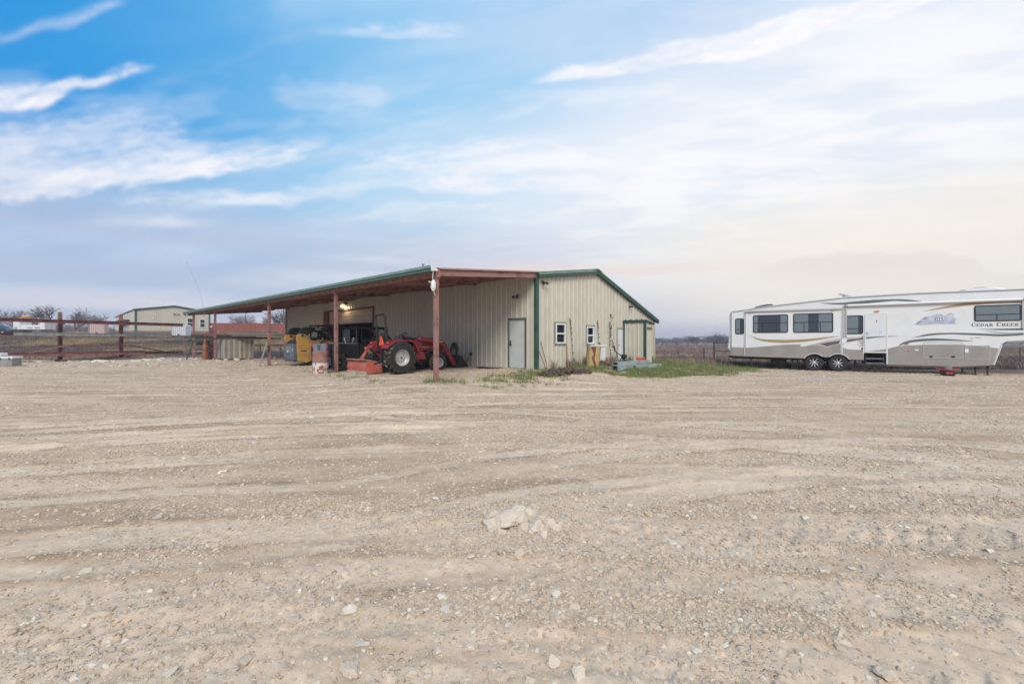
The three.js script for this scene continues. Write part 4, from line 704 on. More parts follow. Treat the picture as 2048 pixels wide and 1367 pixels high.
  obj('engine_hood', [prism([[-1.72, 1.16], [-1.5, 1.34], [-0.5, 1.40], [-0.5, 1.2], [-1.72, 1.12]], -0.56, 0.56, 0.015)], blackSteel, t);
  for (let i = 0; i < 4; i++) obj('door_louvre', [span(-1.823, -1.813, 0.48 + i * 0.055, 0.505 + i * 0.055, -0.28, 0.28)], darkMech, rd);
  obj('exhaust', [place(cyl(0.1, 0.1, 0.06, 16), -1.5, 1.2, -0.9, 0, 0, Math.PI / 2)], darkMech, t);
}
// ---------------------------------------------------------------- the place beyond the yard
const W2 = (u, d) => [(u - 1024) / 910 * d, -d];          // plan position from bearing and distance
const onGround = (x, z, dy = 0) => [x, surfY(x, z) + dy, z];
{
  // second workshop up on the rise
  const o = onGround(-66.3, -80, 0.05), t = thing('metal_barn', 'distant tan metal barn with green trim standing on the rise', 'building', o, 0.79);
  const W = 11.2, L = 36, E = 4.15, R = 5.0, top = (s) => E + (R - E) * (1 - Math.abs(s - W / 2) / (W / 2));
  const wins = [[7.5, 8.5, 1.15, 2.9], [9.5, 10.45, 1.15, 2.75]];
  for (let s = 0, k = 0; s < W - 0.01; s += 0.915, k++) obj('wall_panel', ribbedSheet(s, Math.min(s + 0.915, W), -0.6, top, wins, (a, y, h) => [a, y, h]), k % 3 ? tanSheet : tanSheetB, t, true);
  for (let s = 0; s < L - 0.01; s += 1.83) obj('wall_panel', ribbedSheet(s, Math.min(s + 1.83, L), -0.6, () => E, [], (a, y, h) => [-h, y, -a], 0.61), tanSheet, t, true);
  obj('rear_wall', [span(W - 0.03, W, -0.6, E, -L, 0), span(0, W, -0.6, E, -L - 0.03, -L)], tanSheet, t);
  obj('roof', [prism([[-0.2, E - 0.03], [W / 2, R], [W + 0.2, E - 0.03], [W + 0.2, E + 0.05], [W / 2, R + 0.09], [-0.2, E + 0.05]], -L - 0.2, 0.15)], greenRoof, t);
  obj('rake_trim', [prism([[-0.22, E + 0.07], [W / 2, R + 0.13], [W / 2, R - 0.13], [-0.22, E - 0.2]], 0.16, 0.21)], greenTrim, t); obj('rake_trim', [prism([[W + 0.22, E + 0.07], [W / 2 + 0.003, R + 0.13], [W / 2 + 0.003, R - 0.13], [W + 0.22, E - 0.2]], 0.16, 0.21)], greenTrim, t);
  obj('corner_trim', [span(-0.06, 0.22, -0.6, E - 0.1, 0.04, 0.07), span(-0.07, -0.045, -0.6, E - 0.1, -0.22, 0.07)], greenTrim, t); obj('corner_trim', [span(W - 0.22, W + 0.05, -0.6, E - 0.1, 0.04, 0.07)], greenTrim, t);
  for (const [x0, x1, y0, y1] of wins) { const w = obj('window', [span(x0, x0 + 0.1, y0, y1, -0.02, 0.09), span(x1 - 0.1, x1, y0, y1, -0.02, 0.09), span(x0 + 0.1, x1 - 0.1, y1 - 0.1, y1, -0.02, 0.09), span(x0 + 0.1, x1 - 0.1, y0, y0 + 0.1, -0.02, 0.09), span(x0 + 0.1, x1 - 0.1, (y0 + y1) / 2 - 0.05, (y0 + y1) / 2 + 0.05, -0.02, 0.08)], whitePaint, t); obj('pane', [span(x0 + 0.1, x1 - 0.1, y0 + 0.1, y1 - 0.1, 0.0, 0.01)], darkGlass, w); }
  for (const x of [5.6, 6.2, 7.2]) obj('floodlight', [box(0.3, 0.16, 0.2, x, 3.5, 0.12, 0.03)], blackPlastic, t);
  for (const [x, y] of [[2.55, 2.6], [3.3, 0.9]]) obj('outlet', [box(0.18, 0.2, 0.1, x, y, 0.08, 0.03)], whitePaint, t);
  obj('side_door', [span(-0.06, -0.03, -0.3, 2.0, -14, -12)], mat([0.6, 0.66, 0.74], 0.5), t); obj('side_awning', [span(-1.3, -0.03, 2.5, 2.6, -20, -8)], greenTrim, t);
}
{
  // long red shipping container
  const [x, z] = W2(419, 88), o = onGround(x, z, 0.02), ang = -0.02; const t = thing('shipping_container', 'long red corrugated shipping container on the far rise', 'container', [o[0], o[1] - 0.35, o[2]], 0.26);
  const m = mat([1, 1, 1], 0.6, { map: patchy([0.29, 0.075, 0.055], [0.20, 0.065, 0.05], 0.35, 3, 110, 0.4) });
  for (let s = 0; s < 13.3; s += 1.22) obj('side_panel', ribbedSheet(s, Math.min(s + 1.22, 13.4), 0.15, () => 2.3, [], (a, y, h) => [a, y, h], 0.28, 0.036), m, t, true);
  const CL = 13.4, CH = 2.3; obj('frame', [span(-0.05, CL + 0.05, CH, CH + 0.14, -0.05, 0.06), span(-0.05, CL + 0.05, 0, 0.15, -0.05, 0.06), span(-0.12, 0.0, 0, CH + 0.14, -0.06, 0.07), span(CL, CL + 0.14, 0, CH + 0.14, -0.06, 0.07), span(0, CL, CH + 0.1, CH + 0.12, -2.4, -0.05), span(0, CL, 0, CH + 0.1, -2.44, -2.4), span(CL, CL + 0.1, 0, CH + 0.1, -2.4, -0.06), span(-0.1, 0, 0, CH + 0.1, -2.4, -0.06)], m, t);
  obj('door_label', [span(0.1, 0.4, 1.2, 1.9, 0.062, 0.07)], mat([0.65, 0.6, 0.6], 0.6), t);
}
// caged liquid totes
function tote(label, u, d, tint, turn, s = 1) {
  const [x, z] = W2(u, d), t = thing('liquid_tote', label, 'tote', onGround(x, z), turn, undefined);
  obj('tank', [box(1.14, 1.0, 0.96, 0, 0.66, 0, 0.08)], mat(tint, 0.5), t); obj('pallet', [span(-0.6, 0.6, 0.10, 0.15, -0.5, 0.5), span(-0.6, -0.4, 0, 0.1, -0.5, 0.5), span(0.4, 0.6, 0, 0.1, -0.5, 0.5), span(-0.1, 0.1, 0, 0.1, -0.5, 0.5)], blackPlastic, t);
  const cm = mat([0.45, 0.46, 0.48], 0.4, { metalness: 0.5 });
  for (let i = 0; i < 6; i++) { const y = 0.2 + i * 0.19; obj('cage_bar', [span(-0.6, 0.6, y - 0.012, y + 0.012, 0.485, 0.505)], cm, t); }
  for (let i = 0; i < 8; i++) { const q = -0.59 + i * 0.169; obj('cage_bar', [span(q - 0.012, q + 0.012, 0.15, 1.18, 0.506, 0.524)], cm, t); }
  obj('valve', [cyl(0.06, 0.06, 0.12, 10, 0, 0.25, 0.54, Math.PI / 2)], blackPlastic, t); obj('lid', [cyl(0.11, 0.11, 0.05, 16, 0, 1.18, 0)], blackPlastic, t); t.scale.setScalar(s); return t;
}
tote('white caged liquid tote beside the wall of the distant barn', 363, 60, [0.68, 0.69, 0.74], 0.15, 1.45);
tote('reddish caged liquid tote seen behind the steel rack', 198, 66, [0.60, 0.42, 0.38], 0.35, 1.5);
{
  // dark car on the far drive
  const [x, z] = W2(-6, 66), t = thing('parked_car', 'dark blue car parked on the rise at the left edge', 'car', onGround(x, z, 0.02), 0.12);
  const p = mat([0.022, 0.032, 0.045], 0.15);
  obj('body', [prism([[-2.2, 0.35], [-2.25, 0.85], [-2.05, 1.0], [-1.6, 1.08], [1.0, 1.05], [1.9, 0.92], [2.2, 0.72], [2.25, 0.4], [1.85, 0.32], [1.8, 0.5], [1.55, 0.68], [1.3, 0.68], [1.05, 0.5], [1.0, 0.30], [-0.95, 0.30], [-1.0, 0.5], [-1.25, 0.68], [-1.5, 0.68], [-1.75, 0.5], [-1.8, 0.32]], -0.88, 0.88, 0.05)], p, t);
  obj('cabin', [prism([[-1.95, 1.03], [-1.65, 1.42], [-1.2, 1.56], [-0.1, 1.55], [0.4, 1.40], [1.05, 1.05]], -0.74, 0.74, 0.05)], p, t);
  obj('side_window', [prism([[-1.55, 1.08], [-1.35, 1.38], [-0.45, 1.46], [-0.45, 1.08]], 0.735, 0.75)], mat([0.05, 0.06, 0.07], 0.08), t); obj('side_window', [prism([[-0.38, 1.08], [-0.38, 1.46], [0.2, 1.38], [0.72, 1.08]], 0.735, 0.75)], mat([0.05, 0.06, 0.07], 0.08), t);
  obj('mirror', [box(0.14, 0.12, 0.18, 0.62, 1.08, 0.92, 0.04)], p, t);
  for (const s of [-1, 1]) for (const q of [-1.38, 1.42]) { const w = obj('wheel', [place(lathe([[0.2, -0.1], [0.32, -0.1], [0.34, 0], [0.32, 0.1], [0.2, 0.1]], 24), q, 0.34, s * 0.80, Math.PI / 2)], tyreMat, t); obj('rim', [place(lathe([[0.205, 0.09], [0.12, 0.06], [0, 0.07]], 20), q, 0.34, s * 0.80 + (s > 0 ? 0 : -0.1), Math.PI / 2)], silverRim, w); }
}
{
  // white service body with ladder rack
  const [x, z] = W2(69, 69), t = thing('service_trailer', 'white service trailer with ladder rack beside the dark car', 'trailer', onGround(x, z, -0.05), 0.16);
  obj('body', [span(-2.05, 2.05, 0.75, 1.45, -1, 1, 0.03), span(-2.05, -1.15, 1.45, 1.95, -1, 1, 0.03), span(1.35, 2.05, 1.45, 1.95, -1, 1, 0.03), span(-1.15, 1.35, 1.45, 1.5, -1, -0.8)], whitePaint, t);
  for (const [a, b, c, d] of [[-1.95, -1.2, 1.25, 1.85], [-1.1, 1.25, 1.2, 1.42], [1.4, 1.95, 1.25, 1.85], [-1.9, 1.9, 0.8, 1.15]]) obj('compartment_door', [span(a, b, c, d, 1.002, 1.02, 0.008)], mat([0.68, 0.69, 0.71], 0.4), t);
  obj('marker', [span(0.75, 1.45, 0.95, 1.12, 1.022, 1.028)], mat([0.45, 0.06, 0.05], 0.5), t); obj('marker', [span(-1.8, -1.5, 0.98, 1.1, 1.022, 1.028)], mat([0.06, 0.06, 0.07], 0.5), t); obj('marker', [span(-0.2, 0.5, 0.94, 1.06, 1.022, 1.028)], mat([0.10, 0.13, 0.12], 0.5), t);
  for (const q of [-1.3, 1.2]) obj('rack_post', [span(q - 0.03, q + 0.03, 1.5, 2.5, 0.9, 0.96), span(q - 0.03, q + 0.03, 1.5, 2.5, -0.96, -0.9), span(q - 0.03, q + 0.03, 2.44, 2.5, -0.9, 0.9)], whitePaint, t);
  obj('rack_rail', [span(-1.5, 1.4, 2.5, 2.56, 0.88, 0.96)], primer, t); obj('rack_rail', [span(-1.5, 1.4, 2.5, 2.56, -0.96, -0.88)], primer, t);
  obj('strapped_roll', [cyl(0.16, 0.16, 1.1, 14, -0.85, 2.74, 0.4, 0, 0, Math.PI / 2)], mat([0.62, 0.30, 0.06], 0.6), t);
  for (const q of [-0.9, -0.1]) obj('wheel', [cyl(0.36, 0.36, 0.24, 20, q, 0.36, 0.85, Math.PI / 2)], tyreMat, t);
  obj('underframe', [span(-2.0, 2.0, 0.62, 0.75, -0.6, 0.6)], darkMech, t);
}
// poles
for (const [u, d, h, label] of [[491, 150, 8.8, 'tall utility pole behind the middle of the red container'], [567, 100, 6.6, 'slim pole beside the far corner of the workshop'], [460, 190, 7.6, 'short utility pole behind the left part of the red container']]) {
  const [x, z] = W2(u, d), t = thing('utility_pole', label, 'pole', onGround(x, z, -0.3)); obj('pole', [rod([0, 0, 0], [0, h, 0], 0.15, 0.10, 10)], mat([0.13, 0.10, 0.085], 0.9), t); obj('crossarm', [span(-0.6, 0.6, h - 0.5, h - 0.4, -0.05, 0.05)], mat([0.13, 0.10, 0.085], 0.9), t);
}
// bare winter trees
const barkMats = [[0.10, 0.08, 0.075], [0.14, 0.112, 0.106], [0.17, 0.138, 0.135]].map((c) => mat(c, 0.95));
function treeGeos(seed, H, spread, levels, thick) {
  const r = rngOf(seed), trunk = [], crown = []; const add = (a, b, r0, r1, list, n) => list.push(rod(a, b, Math.max(r0, 0.024), Math.max(r1, 0.02), n));
  const grow = (p, dir, len, rad, lv) => {
    let q = p, dd = dir.clone(); const seg = lv <= 1 ? 3 : 2;
    for (let i = 0; i < seg; i++) { dd.add(V((r() - 0.5) * 0.5, (r() - 0.5) * 0.25 + 0.06, (r() - 0.5) * 0.5)).normalize(); const e = q.clone().addScaledVector(dd, len / seg); add(q.toArray(), e.toArray(), rad * (1 - 0.28 * i / seg), rad * (1 - 0.28 * (i + 1) / seg), lv <= 0 ? trunk : crown, lv < 2 ? 6 : 3); q = e;
      if (lv < levels && (i > 0 || lv > 0)) { const nb = lv < 2 ? 2 : 2 + (r() < 0.4 ? 1 : 0); for (let k = 0; k < nb; k++) { const az = r() * 6.28, tilt = 0.45 + 0.6 * r(); const side = V(Math.cos(az), 0, Math.sin(az)); const nd = dd.clone().multiplyScalar(Math.cos(tilt)).addScaledVector(side, Math.sin(tilt) * spread).normalize(); grow(q, nd, len * (0.55 + 0.25 * r()), rad * (0.42 + 0.16 * r()), lv + 1); } } }
  };
  grow(V(0, -0.2, 0), V((r() - 0.5) * 0.2, 1, (r() - 0.5) * 0.2).normalize(), H * 0.42, thick, 0);
  const a = merged(trunk), b = merged(crown); a.userData.ready = b.userData.ready = true; return [a, b];
}
const treeKinds = [treeGeos(900, 6, 0.9, 4, 0.28), treeGeos(901, 6, 1.15, 4, 0.24), treeGeos(902, 6, 0.8, 4, 0.22), treeGeos(904, 6, 1.0, 4, 0.34)];
function tree(label, u, d, h, k, turn, m = 1, group = 'bare trees on the skyline') {
  const [x, z] = W2(u, d), t = thing('bare_tree', label, 'tree', onGround(x, z), turn, group);
  obj('trunk', treeKinds[k][0], barkMats[m], t); obj('crown', treeKinds[k][1], barkMats[m], t); t.scale.setScalar(h / 6); return t;
}
tree('bare tree with a thick crown left of the white service trailer', 32, 112, 7.2, 1, 0.4, 2);
tree('small bare tree right behind the dark car', 16, 120, 6.0, 2, 2.1, 2);
tree('bare tree showing above the roll on the service trailer', 60, 130, 7.2, 1, 3.3, 2);
tree('open branched bare tree between the service trailer and the first rack post', 105, 108, 8.0, 0, 1.2, 0);
tree('thin bare tree just right of the first rack post', 150, 118, 7.0, 2, 0.2, 2);
tree('wide bare tree midway between the two rack posts', 183, 118, 6.8, 1, 4.2, 1);
tree('bare tree behind the left half of the red container', 484, 150, 8.6, 1, 1.0, 2);
tree('low bare tree behind the right half of the red container', 524, 150, 7.4, 2, 2.0, 2);
tree('bare tree with heavy limbs at the right end of the red container', 558, 105, 6.4, 3, 0.9, 0);
tree('lone bare tree on the far treeline between workshop and travel trailer', 1386, 150, 3.9, 1, 0.3, 1);
// low wood on the horizon, one mass of twigs
{
  const r = rngOf(77), M = new THREE.Matrix4(), Q = new THREE.Quaternion(), parts = [];
  const im = new THREE.InstancedMesh(treeKinds[1][1], barkMats[2], 420), im2 = new THREE.InstancedMesh(treeKinds[2][1], barkMats[1], 320); im.name = 'treetops'; im2.name = 'treetops';
  for (const q of [im, im2]) for (let i = 0; i < q.count; i++) {
    const a = -1.15 + 2.3 * r(), d = 260 + 500 * r(), x = d * Math.sin(a), z = -d * Math.cos(a), s = (0.75 + 0.7 * r()) * (0.9 + 0.25 * fbm(a * 8, 1, 3, 5));
    Q.setFromAxisAngle(V(0, 1, 0), r() * 6.3); M.compose(V(x, groundY(x, z) - 1.2 * s, z), Q, V(s * 2.2, s * (x > 0 ? 0.9 : 1.1), s * 2.2)); q.setMatrixAt(i, M);
  }
  const g = new THREE.Group(); g.name = 'distant_wood'; g.userData = { kind: 'stuff', label: 'low brown wood along the horizon', category: 'wood' }; g.add(im, im2); scene.add(g);
}
// ---------------------------------------------------------------- fifth-wheel travel trailer
{
  const t = thing('travel_trailer', 'large white and tan travel trailer with swoosh stripes parked on the right', 'trailer', RV.o, RV.th);
  const white = mat([0.70, 0.698, 0.69], 0.32, { map: wear(0.93, 2, 41, 1, 0.03) });
  const white2 = mat([0.67, 0.67, 0.665], 0.35, { map: wear(0.93, 2, 42, 1, 0.03) });
  const tan = mat([0.30, 0.275, 0.252], 0.35, { map: wear(0.9, 2, 43, 1, 0.04) });
  const greyTrim = mat([0.42, 0.41, 0.41], 0.45);
  const gold = mat([0.36, 0.235, 0.095], 0.4), brown = mat([0.115, 0.078, 0.072], 0.4), slate = mat([0.105, 0.115, 0.125], 0.4), silver = mat([0.36, 0.37, 0.40], 0.4);
  const black = mat([0.012, 0.012, 0.013], 0.6), under = mat([0.02, 0.019, 0.018], 0.85);
  const arc = (cx, cy, r, a0, a1, n = 14) => [...Array(n + 1)].map((_, i) => { const a = (a0 + (a1 - a0) * i / n) * Math.PI / 180; return [cx + r * Math.cos(a), cy + r * Math.sin(a)]; });
  const A2 = arc(0.5, 0.35, 0.5, 29, 134), A1 = arc(-0.48, 0.36, 0.49, 46, 149);
  const D = -2.44;
  // shell: everything but the slide-out
  obj('shell', [prism([[-4.30, 0.70], [-4.33, 2.9], [-4.25, 3.08], [-2.31, 3.32], [0.73, 3.60], [3.51, 3.66], [7.4, 3.64], [8.35, 3.5], [8.75, 3.1], [8.82, 2.0], [8.5, 1.6], [6.36, 1.47], [6.21, 1.36], [5.96, 0.46], [4.9, 0.37], [2.36, 0.39], [2.36, 0.92], [1.51, 0.92], [1.50, 0.58], [0.95, 0.59], ...A2, [0.05, 0.685], [-0.03, 0.685], ...A1, [-0.93, 0.61], [-3.59, 0.665]], D, 0, 0.02)], white, t);
  obj('roof', [prism([[-4.27, 3.085], [-2.31, 3.325], [0.73, 3.605], [3.51, 3.665], [7.4, 3.645], [7.4, 3.70], [3.51, 3.725], [0.73, 3.67], [-2.31, 3.385], [-4.27, 3.14]], D - 0.02, 0.025, 0.008)], mat([0.56, 0.54, 0.54], 0.5), t);
  obj('roof_rail', [bar([-4.27, 3.10, 0.03], [-2.31, 3.34, 0.03], 0.02, 0.03), bar([-2.31, 3.34, 0.03], [0.73, 3.62, 0.03], 0.02, 0.03), bar([0.73, 3.62, 0.03], [3.51, 3.68, 0.03], 0.02, 0.03), bar([3.51, 3.68, 0.03], [7.4, 3.66, 0.03], 0.02, 0.03)], greyTrim, t);
  obj('rear_cap', [prism([[-4.31, 0.72], [-4.37, 1.0], [-4.46, 1.15], [-4.42, 1.4], [-4.38, 2.2], [-4.40, 2.95], [-4.31, 3.06]], D + 0.05, -0.03, 0.02)], white2, t);
  obj('corner_strip', [span(-4.31, -4.27, 0.72, 3.06, -0.005, 0.012)], mat([0.16, 0.13, 0.12], 0.5), t);
  // slide-out room
  const SZ = 0.09;
  obj('slide_out', [prism([[-3.58, 0.68], [-3.58, 3.07], [0.62, 3.05], [0.60, 0.80], ...arc(0.5, 0.35, 0.5, 80, 134, 8), [0.05, 0.685], [-0.03, 0.685], ...A1, [-0.93, 0.63]], -0.06, SZ, 0.012)], white, t);
  for (const q of [[0.62, 0.665, 0.9, 3.10, 0.002, 0.10], [-3.64, -3.59, 0.68, 3.1, 0.002, 0.05]]) obj('slide_seal', [span(...q)], mat([0.55, 0.54, 0.54], 0.5), t);
  obj('slide_seal', [span(0.69, 0.77, 1.66, 3.24, 0.002, 0.03)], greyTrim, t);
  const sa = obj('slide_awning', [rod([-3.56, 3.11, 0.14], [0.66, 3.10, 0.14], 0.045, 0.045, 12), span(-3.56, 0.66, 3.065, 3.08, 0.10, 0.19)], mat([0.5, 0.48, 0.45], 0.6), t);
  for (const x of [-3.45, 0.2]) obj('awning_bracket', [prism([[x - 0.05, 3.04], [x + 0.28, 3.04], [x + 0.2, 3.0], [x + 0.05, 2.96]], SZ + 0.002, SZ + 0.03)], greyTrim, sa);
  const aw = obj('awning', [rod([0.88, 3.225, 0.09], [6.80, 3.245, 0.09], 0.062, 0.062, 14)], white, t);
  for (const x of [0.82, 6.83]) obj('awning_arm', [span(x - 0.03, x + 0.03, x < 1 ? 1.7 : 2.0, 3.28, 0.02, 0.05), box(0.05, 0.12, 0.14, x, 3.24, 0.08, 0.02)], greyTrim, aw);
  // two-tone paint and stripes (thin vinyl)
  const strip = (nm, a, b, m, z, smooth = true) => obj(nm, [flat([...(smooth ? spline(a, 28) : a), ...(smooth && b.length > 2 ? spline(b, 28) : b)], z)], m, t);
  const P = {
gold:[[[-3.437,1.874],[-3.109,1.682],[-2.633,1.588],[-1.571,1.565],[-0.723,1.61],[0.538,1.752]],
[[0.538,1.737],[-0.557,1.511],[-1.398,1.423],[-1.919,1.411],[-2.633,1.472],[-3.109,1.619]]],
roofA:[[[-0.262,3.409],[0.569,3.379],[1.187,3.419],[1.787,3.458],[2.101,3.458],[2.676,3.455],[3.123,3.415],[3.616,3.312]],
[[3.616,3.301],[3.123,3.335],[2.676,3.378],[2.246,3.354],[1.867,3.327],[1.489,3.292],[0.725,3.287],[0.253,3.323]]],
goldF:[[[3.656,2.853],[4.305,3.016],[5.072,3.174],[5.809,3.215],[6.857,3.218]],
[[6.857,3.093],[6.048,3.11],[5.321,3.067],[4.693,3.0],[4.043,2.903]]],
lineA:[[[3.289,1.639],[3.777,1.801],[4.305,1.856],[5.072,1.848],[5.809,1.806],[6.284,1.775],[6.857,1.819]],
[[6.857,1.74],[6.284,1.695],[5.566,1.734],[5.072,1.765],[4.564,1.794],[4.043,1.763],[3.67,1.702]]],
lineB:[[[2.774,1.261],[3.012,1.451],[3.371,1.559],[3.91,1.608],[4.435,1.592],[4.946,1.538],[5.321,1.492]],
[[5.321,1.479],[4.82,1.496],[4.305,1.508],[3.777,1.494],[3.371,1.451],[3.068,1.379]]],
lineC:[[[5.284,2.044],[5.809,2.016],[6.857,2.033]],
[[6.857,1.944],[6.048,1.962]]],
lineD:[[[5.518,1.996],[5.929,1.906],[6.401,1.85],[6.857,1.859]],
[[6.857,1.826],[6.401,1.784],[6.048,1.827]]],
stripe:[[[-0.417,1.38],[-0.075,1.48],[0.592,1.623],[1.356,1.691],[1.474,1.708]],
[[1.474,1.659],[1.356,1.636],[0.592,1.564],[-0.075,1.437]]],
brown:[[[-0.881,1.275],[-0.503,1.345],[-0.217,1.377],[0.592,1.53],[1.356,1.62],[1.474,1.633]],
[[1.474,1.595],[1.356,1.553],[0.756,1.421],[0.592,1.387],[0.205,1.276],[0.08,1.224],[-0.019,1.254],[-0.217,1.322],[-0.503,1.328]]],
outline:[[[-1.073,1.227],[-0.94,1.25],[-0.648,1.31],[-0.388,1.328],[-0.146,1.303],[0.009,1.236],[0.08,1.221],[0.205,1.276],[0.483,1.37],[0.702,1.426]],
[[0.702,1.399],[0.483,1.344],[0.205,1.248],[0.08,1.186],[0.009,1.203],[-0.146,1.271],[-0.388,1.294],[-0.648,1.276],[-0.94,1.215]]],
doorstripe:[[[1.594,1.685],[2.347,1.728]],
[[2.347,1.703],[1.594,1.602]]],
doorstripe2:[[[2.425,1.732],[2.803,1.718]],
[[2.803,1.711],[2.425,1.702]]],
  };
  obj('lower_panel', [flat([[-4.265, 1.17], [-3.65, 1.148], [-3.65, 0.68], [-4.265, 0.715]], 0.004)], tan, t);
  obj('lower_panel', [flat([...spline([[-3.565, 1.134], [-2.815, 1.202], [-1.744, 1.309], [-1.058, 1.324]], 16), ...spline([[-1.073, 1.227], [-0.94, 1.222], [-0.648, 1.286], [-0.388, 1.304], [-0.146, 1.279], [0.009, 1.212], [0.08, 1.195]], 20), ...spline([[0.09, 1.197], [0.205, 1.255], [0.483, 1.349], [0.59, 1.378]], 8), [0.59, 0.84], ...arc(0.5, 0.35, 0.505, 80, 134, 8), [0.05, 0.70], [-0.03, 0.70], ...arc(-0.48, 0.36, 0.495, 46, 148), [-0.93, 0.645], [-3.565, 0.695]], SZ + 0.004)], tan, t);
  obj('lower_panel', [flat([[0.79, 1.39], [0.70, 1.33], ...spline([[0.68, 1.26], [0.72, 1.163], [0.942, 1.089], [1.489, 1.063]], 12), [1.489, 0.60], [0.98, 0.61], ...arc(0.5, 0.35, 0.505, 31, 66, 8), [0.69, 0.9], [0.69, 1.39]], 0.004)], tan, t);
  obj('lower_panel', [flat([...spline([[2.419, 1.134], [2.788, 1.251], [3.234, 1.292], [3.67, 1.316], [4.972, 1.33], [5.444, 1.281], [5.857, 1.215], [6.119, 1.177]], 24), [5.935, 0.475], [4.9, 0.39], [2.419, 0.41]], 0.004)], tan, t);
  const skirt = obj('shaded_skirt_edge', [prism([[2.37, 0.40], [4.9, 0.385], [5.95, 0.47], [5.93, 0.42], [4.9, 0.30], [2.37, 0.31]], -0.2, -0.03, 0.01)], mat([0.14, 0.105, 0.08], 0.5), t);  // darker brown paints in the shading of the rolled-under lower edge
  for (const k of ['gold', 'stripe', 'brown', 'outline']) {
    const m = { gold, stripe: silver, brown, outline: white2 }[k];
    // the part on the slide-out lies on its face, the rest on the shell
    const cutS = (pts, s) => pts;
    const [a, b] = P[k]; const top = spline(a, 30), bot = spline(b, 30);
    const left = (q) => q.filter((p) => p[0] <= 0.595), right = (q) => q.filter((p) => p[0] >= 0.78);
    obj('stripe', [flat([...left(top), ...left(bot)], SZ + (k === 'outline' ? 0.010 : k === 'brown' ? 0.012 : 0.008))], m, t);
    if (right(top).length > 1) obj('stripe', [flat([...right(top), ...right(bot)], 0.008)], m, t);
  }
  strip('stripe', ...P.roofA, slate, 0.008); strip('stripe', ...P.goldF, gold, 0.006); strip('stripe', ...P.lineA, slate, 0.006); strip('stripe', ...P.lineB, slate, 0.009); strip('stripe', ...P.lineC, slate, 0.006); strip('stripe', ...P.lineD, silver, 0.008);
  strip('stripe', ...P.doorstripe2, slate, 0.008, false);
  // windows: black rounded frame, upper fixed light, lower sliders, curtains behind
  const curtain = mat([0.50, 0.50, 0.47], 0.9), room = mat([0.10, 0.115, 0.13], 0.9);
  const glass = new THREE.MeshPhysicalMaterial({ color: C(0.56, 0.62, 0.67), roughness: 0.03, transmission: 1, thickness: 0, ior: 1.52, side: THREE.DoubleSide });
  const win = (x0, y0, x1, y1, z, split, mull, cur) => {
    const w = obj('window', [prism(roundRect(x0, y0, x1, y1, 0.085), z + 0.001, z + 0.022, 0.004, [roundRect(x0 + 0.035, y0 + 0.035, x1 - 0.035, y1 - 0.035, 0.06).reverse()])], black, t);
    obj('dim_room_plate', [prism(roundRect(x0 + 0.02, y0 + 0.02, x1 - 0.02, y1 - 0.02, 0.06), z + 0.001, z + 0.003)], room, w);  // flat plate; the dimness of the room behind is painted into its colour
    for (const [a, b] of cur) obj('curtain', [...Array(Math.max(2, Math.round((b - a) / 0.05)))].map((_, i, q) => { const s = (b - a) / q.length; return span(a + i * s + 0.002, a + (i + 1) * s - 0.002, y0 + 0.05, y1 - 0.05, z + 0.0035, z + 0.005 + 0.003 * (i % 2)); }), curtain, w);
    obj('pane', [flat(roundRect(x0 + 0.03, y0 + 0.03, x1 - 0.03, y1 - 0.03, 0.06), z + 0.0135)], glass, w);
    const ys = y0 + (y1 - y0) * split;
    obj('rail', [span(x0 + 0.035, x1 - 0.035, ys - 0.014, ys + 0.014, z + 0.0145, z + 0.022)], black, w);
    for (const m of mull) obj('mullion', [span(m - 0.013, m + 0.013, y0 + 0.035, ys - 0.014, z + 0.0145, z + 0.021)], black, w);
  };
  win(-4.09, 1.87, -3.66, 2.73, 0, 0.3, [], [[-4.05, -3.86]]);
  win(-3.22, 1.93, -1.61, 2.88, SZ, 0.55, [-2.77, -2.12], [[-3.17, -3.0], [-1.95, -1.66]]);
  win(-1.39, 1.92, 0.30, 2.90, SZ, 0.54, [-0.92, -0.23], [[-1.34, -0.74], [-0.30, 0.24]]);
  win(0.80, 1.83, 1.49, 2.74, 0, 0.28, [], [[0.86, 1.30]]);
  win(5.35, 2.34, 6.80, 3.04, 0, 0.42, [6.06], [[5.41, 6.74]]);
  // entry door with its frame, papers taped on it, handle, grab bar, light above
  const d = obj('entry_door', [prism(roundRect(1.585, 0.965, 2.365, 2.77, 0.07), 0.001, 0.020, 0.004)], white2, t);
  obj('door_frame', [prism(roundRect(1.54, 0.93, 2.41, 2.81, 0.1), 0.001, 0.026, 0.004, [roundRect(1.59, 0.97, 2.36, 2.765, 0.07).reverse()])], mat([0.62, 0.61, 0.61], 0.4), d);
  obj('door_panel', [flat([[1.60, 0.985], [2.347, 0.985], [2.347, 1.115], [1.60, 0.99]], 0.0225)], tan, d);
  obj('stripe', [flat([...P.doorstripe[0], ...P.doorstripe[1]], 0.0225)], slate, d);
  obj('notice', [span(1.734, 1.896, 1.77, 2.07, 0.021, 0.023)], mat([0.66, 0.70, 0.80], 0.8), d); obj('notice', [span(2.014, 2.232, 1.77, 2.08, 0.021, 0.023)], mat([0.68, 0.70, 0.80], 0.8), d);
  obj('notice_tape', [span(1.75, 1.88, 2.03, 2.06, 0.0235, 0.0245), span(2.02, 2.2, 2.04, 2.07, 0.0235, 0.0245), span(2.02, 2.2, 1.78, 1.80, 0.0235, 0.0245)], mat([0.5, 0.66, 0.50], 0.7), d);
  for (let i = 0; i < 6; i++) obj('print_line', [span(1.76, 1.87, 1.82 + i * 0.033, 1.83 + i * 0.033, 0.0235, 0.0245), span(2.04, 2.2, 1.84 + i * 0.031, 1.85 + i * 0.031, 0.0235, 0.0245)], mat([0.3, 0.33, 0.5], 0.8), d);
